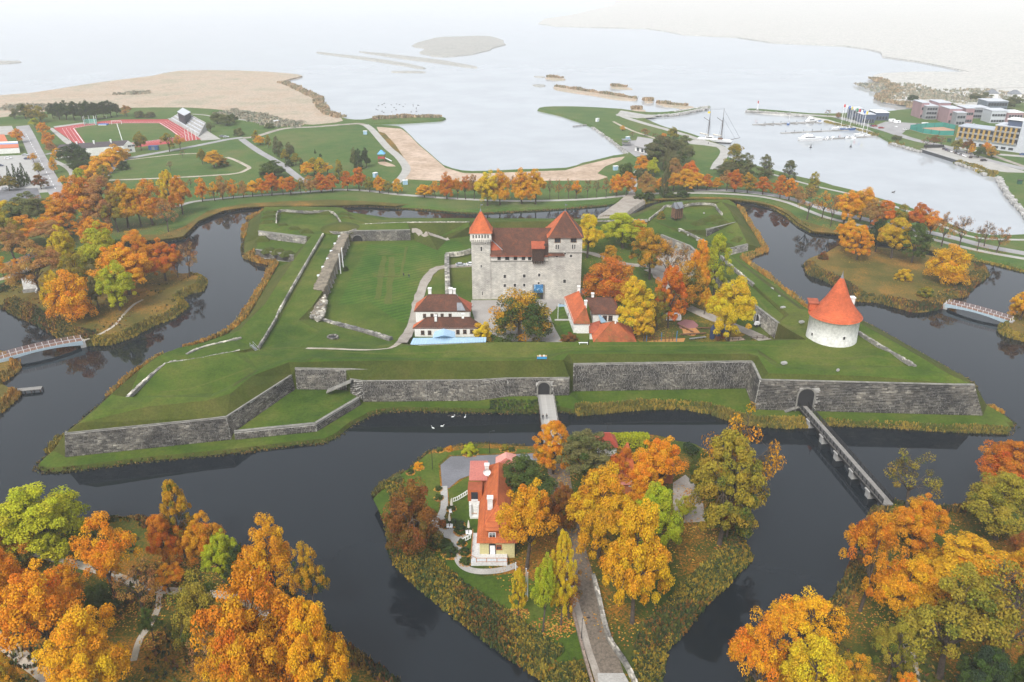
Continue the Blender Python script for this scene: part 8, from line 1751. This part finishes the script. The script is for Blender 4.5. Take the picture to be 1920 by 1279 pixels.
pole(1046,597,3.2,566,'white flagpole with a pale blue flag on the court lawn',BLUR); pole(644,504,3.05,463,'white pole leaning at the ruined wall, farther of two',None,.16); pole(639,513,3.05,474,'white pole at the ruined wall, nearer of two',None,.16)
tr_b=thing('dark_shrub','dark ragged bush at the foot of the white poles','shrub',P(648,508,3)[:]); 
cm,tm=PROTO['bush'][0]; o=bpy.data.objects.new('crown',cm); o.color=(.02,.035,.015,.9); link(o,tr_b); o=bpy.data.objects.new('trunk',tm); link(o,tr_b); tr_b.scale=(.22,.22,.2)
# post mill on the rear right bastion
ml=thing('windmill','small brown wooden post mill on the grass of the rear right bastion','windmill',P(1268,413,7.3)[:],.35); 
mb=MB(); mb.hexa([(-2,-2,1.4),(2,-2,1.4),(2,2,1.4),(-2,2,1.4)],[(-1.8,-1.8,6.6),(1.8,-1.8,6.6),(1.8,1.8,6.6),(-1.8,1.8,6.6)]); mb.build('body',WODB,ml)
for i in range(8): mb=MB(); mb.box(-1.8+i*.51,-1.98,1.5,.44,.12,5.0); mb.build('board',WODB if i%2 else WOOD,ml)
mb=MB(); mb.quad((-2.3,-2.3,6.3),(2.3,-2.3,6.3),(2.3,0,8.9),(-2.3,0,8.9)); mb.quad((2.3,2.3,6.3),(-2.3,2.3,6.3),(-2.3,0,8.9),(2.3,0,8.9)); mb.tri((2.2,-2.1,6.3),(2.2,2.1,6.3),(2.2,0,8.8)); mb.tri((-2.2,2.1,6.3),(-2.2,-2.1,6.3),(-2.2,0,8.8)); mb.build('roof',ZINC,ml)
for a0 in (.6,.6+math.pi/2,.6+math.pi,.6+1.5*math.pi):
    mb=MB(); e=(math.cos(a0)*6.2,-2.6,6+math.sin(a0)*6.2); mb.tube((0,-2.6,6),e,.12,.08,4); nx,nz=-math.sin(a0)*.8,math.cos(a0)*.8
    for i in range(6): f=.3+.7*i/5; mb.tube((e[0]*f,-2.6,6+(e[2]-6)*f),(e[0]*f+nx,-2.6,6+(e[2]-6)*f+nz),.05,n=3)
    mb.build('sail',WOOD,ml)
mb=MB(); mb.tube((0,-2.7,6),(0,0,6.2),.22,n=6); mb.build('shaft',WOOD,ml)
for s in (-1.6,1.6):
    for q in (-1.6,1.6): mb=MB(); mb.tube((s,q,-.3),(s*.5,q*.5,1.6),.18,n=5); mb.build('leg',WOOD,ml)
mb=MB(); mb.hexa([(-.5,2,1.4),(.5,2,1.4),(.5,4.4,0),(-.5,4.4,0)],[(-.5,2,1.6),(.5,2,1.6),(.5,4.4,.2),(-.5,4.4,.2)]); mb.build('stair',WODG,ml)
# playground
pg=thing('play_castle','dark timber play castle with blue and red towers under the yellow tree','play structure',P(1346,634,3.15)[:],.2)
for i,(x,y,h_,mm) in enumerate(((-2.2,0,5.2,M('play_navy',(.03,.05,.12),.6)),(0,.8,4.4,WODB),(1.6,-.3,3.6,M('play_rust',(.24,.08,.03),.7)),(3.0,.6,4.2,M('play_blue',(.04,.20,.42),.5)),(-.6,-1.2,2.6,MT['play_rust']))):
    mb=MB(); mb.box(x,y,0,1.2,1.2,h_*.62); mb.build('tower_panel',mm,pg); mb=MB(); mb.hexa([(x-.75,y-.75,h_*.62),(x+.75,y-.75,h_*.62),(x+.75,y+.75,h_*.62),(x-.75,y+.75,h_*.62)],[(x-.05,y-.05,h_),(x+.05,y-.05,h_),(x+.05,y+.05,h_),(x-.05,y+.05,h_)]); mb.build('tower_roof',MT['play_navy'] if i!=3 else MT['play_blue'],pg)
mb=MB(); mb.hexa([(1.9,-2.4,.1),(2.6,-2.4,.1),(2.6,-.6,1.9),(1.9,-.6,1.9)],[(1.9,-2.4,.25),(2.6,-2.4,.25),(2.6,-.6,2.05),(1.9,-.6,2.05)]); mb.build('slide',STEEL,pg)
pg=thing('climbing_frame','low climbing frame of red and brown posts at the left of the playground','play structure',P(1240,640,3.15)[:],0)
for i in range(9): x=-5+i*1.25; mb=MB(); mb.tube((x,.4*math.sin(i*2),0),(x,.4*math.sin(i*2),2.2+.8*(i%3)),.12,n=5); mb.build('post',WODB if i%4 else MT['play_blue'],pg)
for i in range(6): mb=MB(); x=-4.6+i*1.6; mb.tube((x,0,1.1+.3*(i%2)),(x+1.5,0,1.5-.3*(i%2)),.09,n=4); mb.build('beam',MT['play_rust'],pg)
for px,py,l_,rz,lab in ((1300,628,9,.12,'curved brown timber edge along the sand pit'),(1284,617,8,-1.0,'dark timber edge on the left of the sand pit'),(1318,617,5,.0,'dark timber bench behind the sand pit'),(1308,636,6,.25,'low grey ramp in front of the sand pit')):
    t=thing('timber_edge',lab,'timber edge',P(px,py,3.1)[:],rz); mb=MB(); mb.box(0,0,.35,l_,.4,.3); mb.build('beam',WODB if 'grey' not in lab else STEEL,t)
    for i in range(4): m_b=MB(); m_b.box(-l_/2+l_*(i+.5)/4,0,-.1,.25,.3,.5); m_b.build('post',WOOD,t)
fn=thing('rail_fence','low dark rail fence along the playground and the casemates','fence',(0,0,0)); fn['kind']='thing'; railing(fn,[P(1362,638.5,3.1),P(1400,637,3.1),P(1450,634.5,3.1),P(1500,633,3.4)],1.2,WOOD,2.2,(1,.55),.16)
wc=thing('white_machine','small white wheeled machine standing by the last casemate door','machine',P(1419,612,3.2)[:],.5); mb=MB(); mb.hexa([(-1,-.6,.7),(1,-.6,.7),(1,.6,.7),(-1,.6,.7)],[(-.6,-.5,1.9),(.7,-.5,1.7),(.7,.5,1.7),(-.6,.5,1.9)]); mb.build('body',WHP,wc)
for x in (-.8,.8):
    for y in (-.65,.65): mb=MB(); mb.tube((x,y-.12,.5),(x,y+.12,.5),.5,n=12); mb.build('wheel',RUB,wc)
# stone monument on the left islet
mo_=thing('monument','white stone monument with a tall slab and low steps on the left islet','monument',P(58,543,2.0)[:],.35); mb=MB(); mb.hexa([(-2.6,.2,-.2),(2.4,.6,-.2),(2.4,2.0,-.2),(-2.6,1.6,-.2)],[(-2.4,.5,4.6),(2.3,.8,4.9),(2.3,1.7,4.9),(-2.4,1.4,4.6)]); mb.build('slab',WHTS,mo_)
for i in range(3): mb=MB(); mb.box(.8,-1.0-i*1.0,-.2,7-i*.5,1.0,.75-i*.22); mb.build('step',COPE,mo_)
mb=MB(); mb.box(2.5,-2.8,-.2,.5,4.2,1.0); mb.build('side_wall',WHTS,mo_)
# hedges
def hedge(px0,py0,px1,py1,h_,w_,col,lab,z=2.4,n=2600):
    a=P(px0,py0,z); b=P(px1,py1,z); d=b-a; t=thing('hedge',lab,'hedge',a[:]); r=random.Random(px0); mb=MB(); mb.col=[]; u=d.normalized(); nn=Vector((-u.y,u.x,0))
    for _ in range(n):
        f=r.random(); q=r.random(); x=d*f; p=x+nn*(r.uniform(-.5,.5)*w_)+Vector((0,0,h_*r.uniform(.1,1)))
        if r.random()<.5: p=x+nn*(r.choice((-.5,.5))*w_)+Vector((0,0,h_*r.uniform(.1,1)))
        else: p.z=h_*r.uniform(.9,1.08)
        leaf(mb,p,rdir(r)+Vector((0,0,.4)),.36,r,(r.uniform(.25,.75),r.uniform(.3,.7),p.z/h_,1))
    me=bpy.data.meshes.new('foliage'); me.from_pydata(mb.v,[],mb.f); me.materials.append(LEAF); at_=me.color_attributes.new('tint','FLOAT_COLOR','POINT'); at_.data.foreach_set('color',[x for c in mb.col for x in c]); o=bpy.data.objects.new('foliage',me); o.color=COLS[col]; link(o,t); m_b=MB(); m_b.tube((0,0,.1),tuple(d+Vector((0,0,.1))),.12,n=4); m_b.build('stem',BARK,t)
hedge(1145,838,1215,836,3.4,2.6,'L','long lime green hedge on the moat edge of the wooded islet'); hedge(-5,553,50,527,1.6,1.5,'D','dark clipped hedge between left islet and park path',1.5,1200); hedge(1285,845,1305,860,2.4,2,'D','short dark hedge above the grey gravel yard',2.4,900)
# ================================================================ PEOPLE AND BIRDS
def clothmat(n,c,sk=1.50): 
    m,nt,b=newmat(n); tc=nt.nodes.new('ShaderNodeTexCoord'); sp=nt.nodes.new('ShaderNodeSeparateXYZ'); nt.links.new(tc.outputs['Object'],sp.inputs[0])
    nt.links.new(ramp(nt,N_div(nt,sp.outputs[2],1.8),[(.0,(.02,.02,.02)),(.05,(.03,.035,.05)),(.48,c),(.845,(.5,.32,.24))],'CONSTANT'),b.inputs['Base Color']); b.inputs['Roughness'].default_value=.85; return m
def N_div(nt,s,k):
    d=N(nt,'Math',operation='DIVIDE'); nt.links.new(s,d.inputs[0]); d.inputs[1].default_value=k; return d.outputs[0]
def person(p,rz,c,lab,stride=.22,k=0):
    J=[((0,0,.95),.15),((0,.01,1.18),.16),((0,.0,1.40),.17),((0,-.01,1.53),.065),((0,-.02,1.62),.10),((0,-.03,1.74),.085),
       ((.10,0,.90),.10),((.11,-stride*.7,.50),.075),((.11,-stride*.55,.08),.05),((.11,-stride*.55-.16,.04),.04),
       ((-.10,0,.90),.10),((-.11,stride*.45,.50),.075),((-.11,stride,.10),.05),((-.11,stride-.14,.04),.04),
       ((.20,0,1.40),.075),((.25,stride*.5,1.12),.055),((.24,stride*.3-.08,.88),.042),((.24,stride*.2-.12,.79),.038),((-.20,0,1.40),.075),((-.25,-stride*.5,1.12),.055),((-.24,-stride*.6-.05,.88),.042),((-.24,-stride*.6-.09,.79),.038)]
    E=[(0,1),(1,2),(2,3),(3,4),(4,5),(0,6),(6,7),(7,8),(8,9),(0,10),(10,11),(11,12),(12,13),(2,14),(14,15),(15,16),(16,17),(2,18),(18,19),(19,20),(20,21)]
    me=bpy.data.meshes.new('person'); me.from_pydata([j[0] for j in J],E,[]); o=bpy.data.objects.new('person',me); link(o); sk=o.modifiers.new('skin','SKIN')
    for v,j in zip(me.skin_vertices[0].data,J): v.radius=(j[1],j[1]*.85)
    me.skin_vertices[0].data[0].use_root=True; sb=o.modifiers.new('sub','SUBSURF'); sb.levels=1; sb.render_levels=1; me.materials.append(clothmat('clothes%d'%k,c))
    dg=C.evaluated_depsgraph_get(); m2=bpy.data.meshes.new_from_object(o.evaluated_get(dg)); o.modifiers.clear(); o.data=m2; o.location=p; o.rotation_euler=(0,0,rz); setp(o,lab,'person')
    mb=MB(); mb.lathe([(.0,.105),(.07,.085),(.105,.03),(.10,-.03),(.07,-.06)],10); h_=mb.build('hair',M('hair%d'%k,(.06,.04,.025),.8),o,smooth=True); h_.location=(0,.0,1.735); return o
person(P(1018,787,2.62),.1,(.03,.03,.035),'person in dark clothes walking on the timber bridge, left one',k=0); person(P(1025,786,2.62),-.1,(.05,.045,.04),'person in dark clothes walking on the timber bridge, right one',.16,k=1)
person(P(757,519,3.1),.6,(.03,.035,.05),'person in dark clothes on the big lawn, left one',k=2); person(P(767,521,3.1),-.4,(.025,.03,.06),'person in navy clothes on the big lawn, right one',.12,k=3)
person(P(1664,380,1.6),1.2,(.02,.02,.025),'person in black walking on the harbour promenade',k=4); person(P(1328,271,1.65),.4,(.03,.03,.03),'person in dark clothes on the quay by the sailing ship',k=5); person(P(1051,577,3.15),.2,(.02,.02,.03),'person in dark clothes near the flagpole lawn',k=6)
def bird(p,rz,lab,col,s=1,neck=True,grp=None,cat='swan',nm='swan'):
    mb=MB(); n=10; mb.lathe([(0,-.62),(.10,-.52),(.24,-.25),(.27,.02),(.2,.28),(.08,.42),(0,.45)],8); mb.v=[(z,x*.95,y*.62+.12) for x,y,z in mb.v]
    if neck:
        for a,b in (((.38,0,.16),(.52,0,.36)),((.52,0,.36),(.46,0,.60)),((.46,0,.60),(.56,0,.68)),((.56,0,.68),(.72,0,.63))): mb.tube(a,b,.065,.055,6)
    else: mb.tube((.32,0,.2),(.44,0,.36),.08,.09,6); mb.tube((.44,0,.36),(.6,0,.34),.07,.03,6)
    o=mb.build(nm,col,smooth=True); o.location=p; o.rotation_euler=(0,0,rz); o.scale=(s,s,s); setp(o,lab,cat,grp); b=MB(); b.tube((.70,0,.63) if neck else (.58,0,.34),(.82,0,.60) if neck else (.68,0,.33),.035,.015,5); b.build('beak',M('beak',(.5,.2,.03),.6) if 'beak' not in MT else MT['beak'],o); return o
FEA=M('white_feathers',(.8,.8,.78),.8); BRF=M('brown_feathers',(.06,.05,.045),.8)
for px,py,rz,lab in ((829,799.5,0,'white swan farthest from the bank, alone on the moat'),(872,782.5,1.2,'white swan nearest the timber bridge, close to the bank'),(849,782,.4,'small looking white swan among the ducks by the bank'),(812,803,2.5,'white swan low on the water left of the lone one')): bird(P(px,py,0),rz,lab,FEA,.9)
for i,(px,py) in enumerate(((842,780),(847,779.5),(853,779.5),(859,781),(863,780.5))): bird(P(px,py,0),i*1.3,'dark duck beside the swans under the gate wall',BRF,.8,False,'ducks beside the swans','duck','duck')
r=random.Random(8)
for i in range(26): bird(P(700+r.uniform(0,85),194+r.uniform(0,18),0),r.uniform(0,6),'dark waterbird in the scattered flock off the reedy spit',BRF,1.4,False,'waterbirds off the reedy spit','waterbird','waterbird')
bird(P(1675,361,0),.3,'single dark waterbird in the harbour basin',BRF,2.2,False,None,'waterbird','waterbird')
p=P(472,1085,16); gl_=bird(p,.5,'white gull gliding above the trees of the left park',FEA,.75,False,None,'gull','gull')
for s in (-1,1): mb=MB(); mb.hexa([(-.16,0,.2),(.18,0,.2),(.10,s*.62,.42),(-.10,s*.62,.42)],[(-.16,0,.25),(.18,0,.25),(.10,s*.62,.46),(-.10,s*.62,.46)]); mb.hexa([(-.10,s*.62,.42),(.10,s*.62,.42),(-.12,s*1.25,.34),(-.18,s*1.25,.34)],[(-.10,s*.62,.46),(.10,s*.62,.46),(-.12,s*1.25,.36),(-.18,s*1.25,.36)]); mb.build('wing',FEA,gl_)
for px,py,lab,ty in ((941,850,'black garden lamp in front of the moat shrubs',818),(809,884,'black lamp by the left edge of the car park lawn',856)): pass

# worn lines in the turf
WORN=grassmat('worn_turf',(.070,.098,.014),(.085,.108,.018),(.12,.12,.03))
for i,(pts,w_) in enumerate((([(762,463,3.06),(759,480,3.06),(755,498,3.06),(752,516,3.06)],1.2),([(708,478,3.06),(735,477,3.06),(758,476,3.06)],.7),([(700,519,3.06),(725,518.5,3.06),(750,518,3.06)],.7),([(706,500,3.06),(753,499,3.06)],.5),([(720,480,3.06),(714,520,3.06),(708,560,3.06)],2.2),([(735,482,3.06),(732,520,3.06),(728,570,3.06)],2.6))):
    ribbon('worn_track',pts,w_,WORN,lift=.05,jit=.35)
def wornline(pts,w_,seed):
    r=random.Random(seed); c=[Vector(p) for p in catmull([tuple(G(a,b)) for a,b in pts],6)]; mb=MB()
    for a,b in zip(c,c[1:]):
        d=b-a; nn=Vector((-d.y,d.x,0)).normalized()*w_*.5; q=[a-nn*r.uniform(.6,1),b-nn*r.uniform(.6,1),b+nn*r.uniform(.6,1),a+nn*r.uniform(.6,1)]; q=[Vector((p.x,p.y,gz(p.x,p.y)+.05)) for p in q]; mb.quad(*q)
    mb.build('worn_track',WORN,kind='structure')
wornline([(300,735),(360,728),(420,708),(470,690)],1.0,1); wornline([(500,655),(540,652),(590,655),(640,660),(720,664),(850,660),(1000,657),(1100,650),(1250,648),(1400,647),(1480,652)],1.3,2); wornline([(1480,668),(1560,672),(1640,668),(1690,680)],1.6,3); wornline([(520,600),(545,560),(575,505),(606,455)],1.2,4); wornline([(1420,560),(1450,595),(1490,620)],1.2,6); wornline([(1030,673),(1050,664),(1075,655)],.8,7)
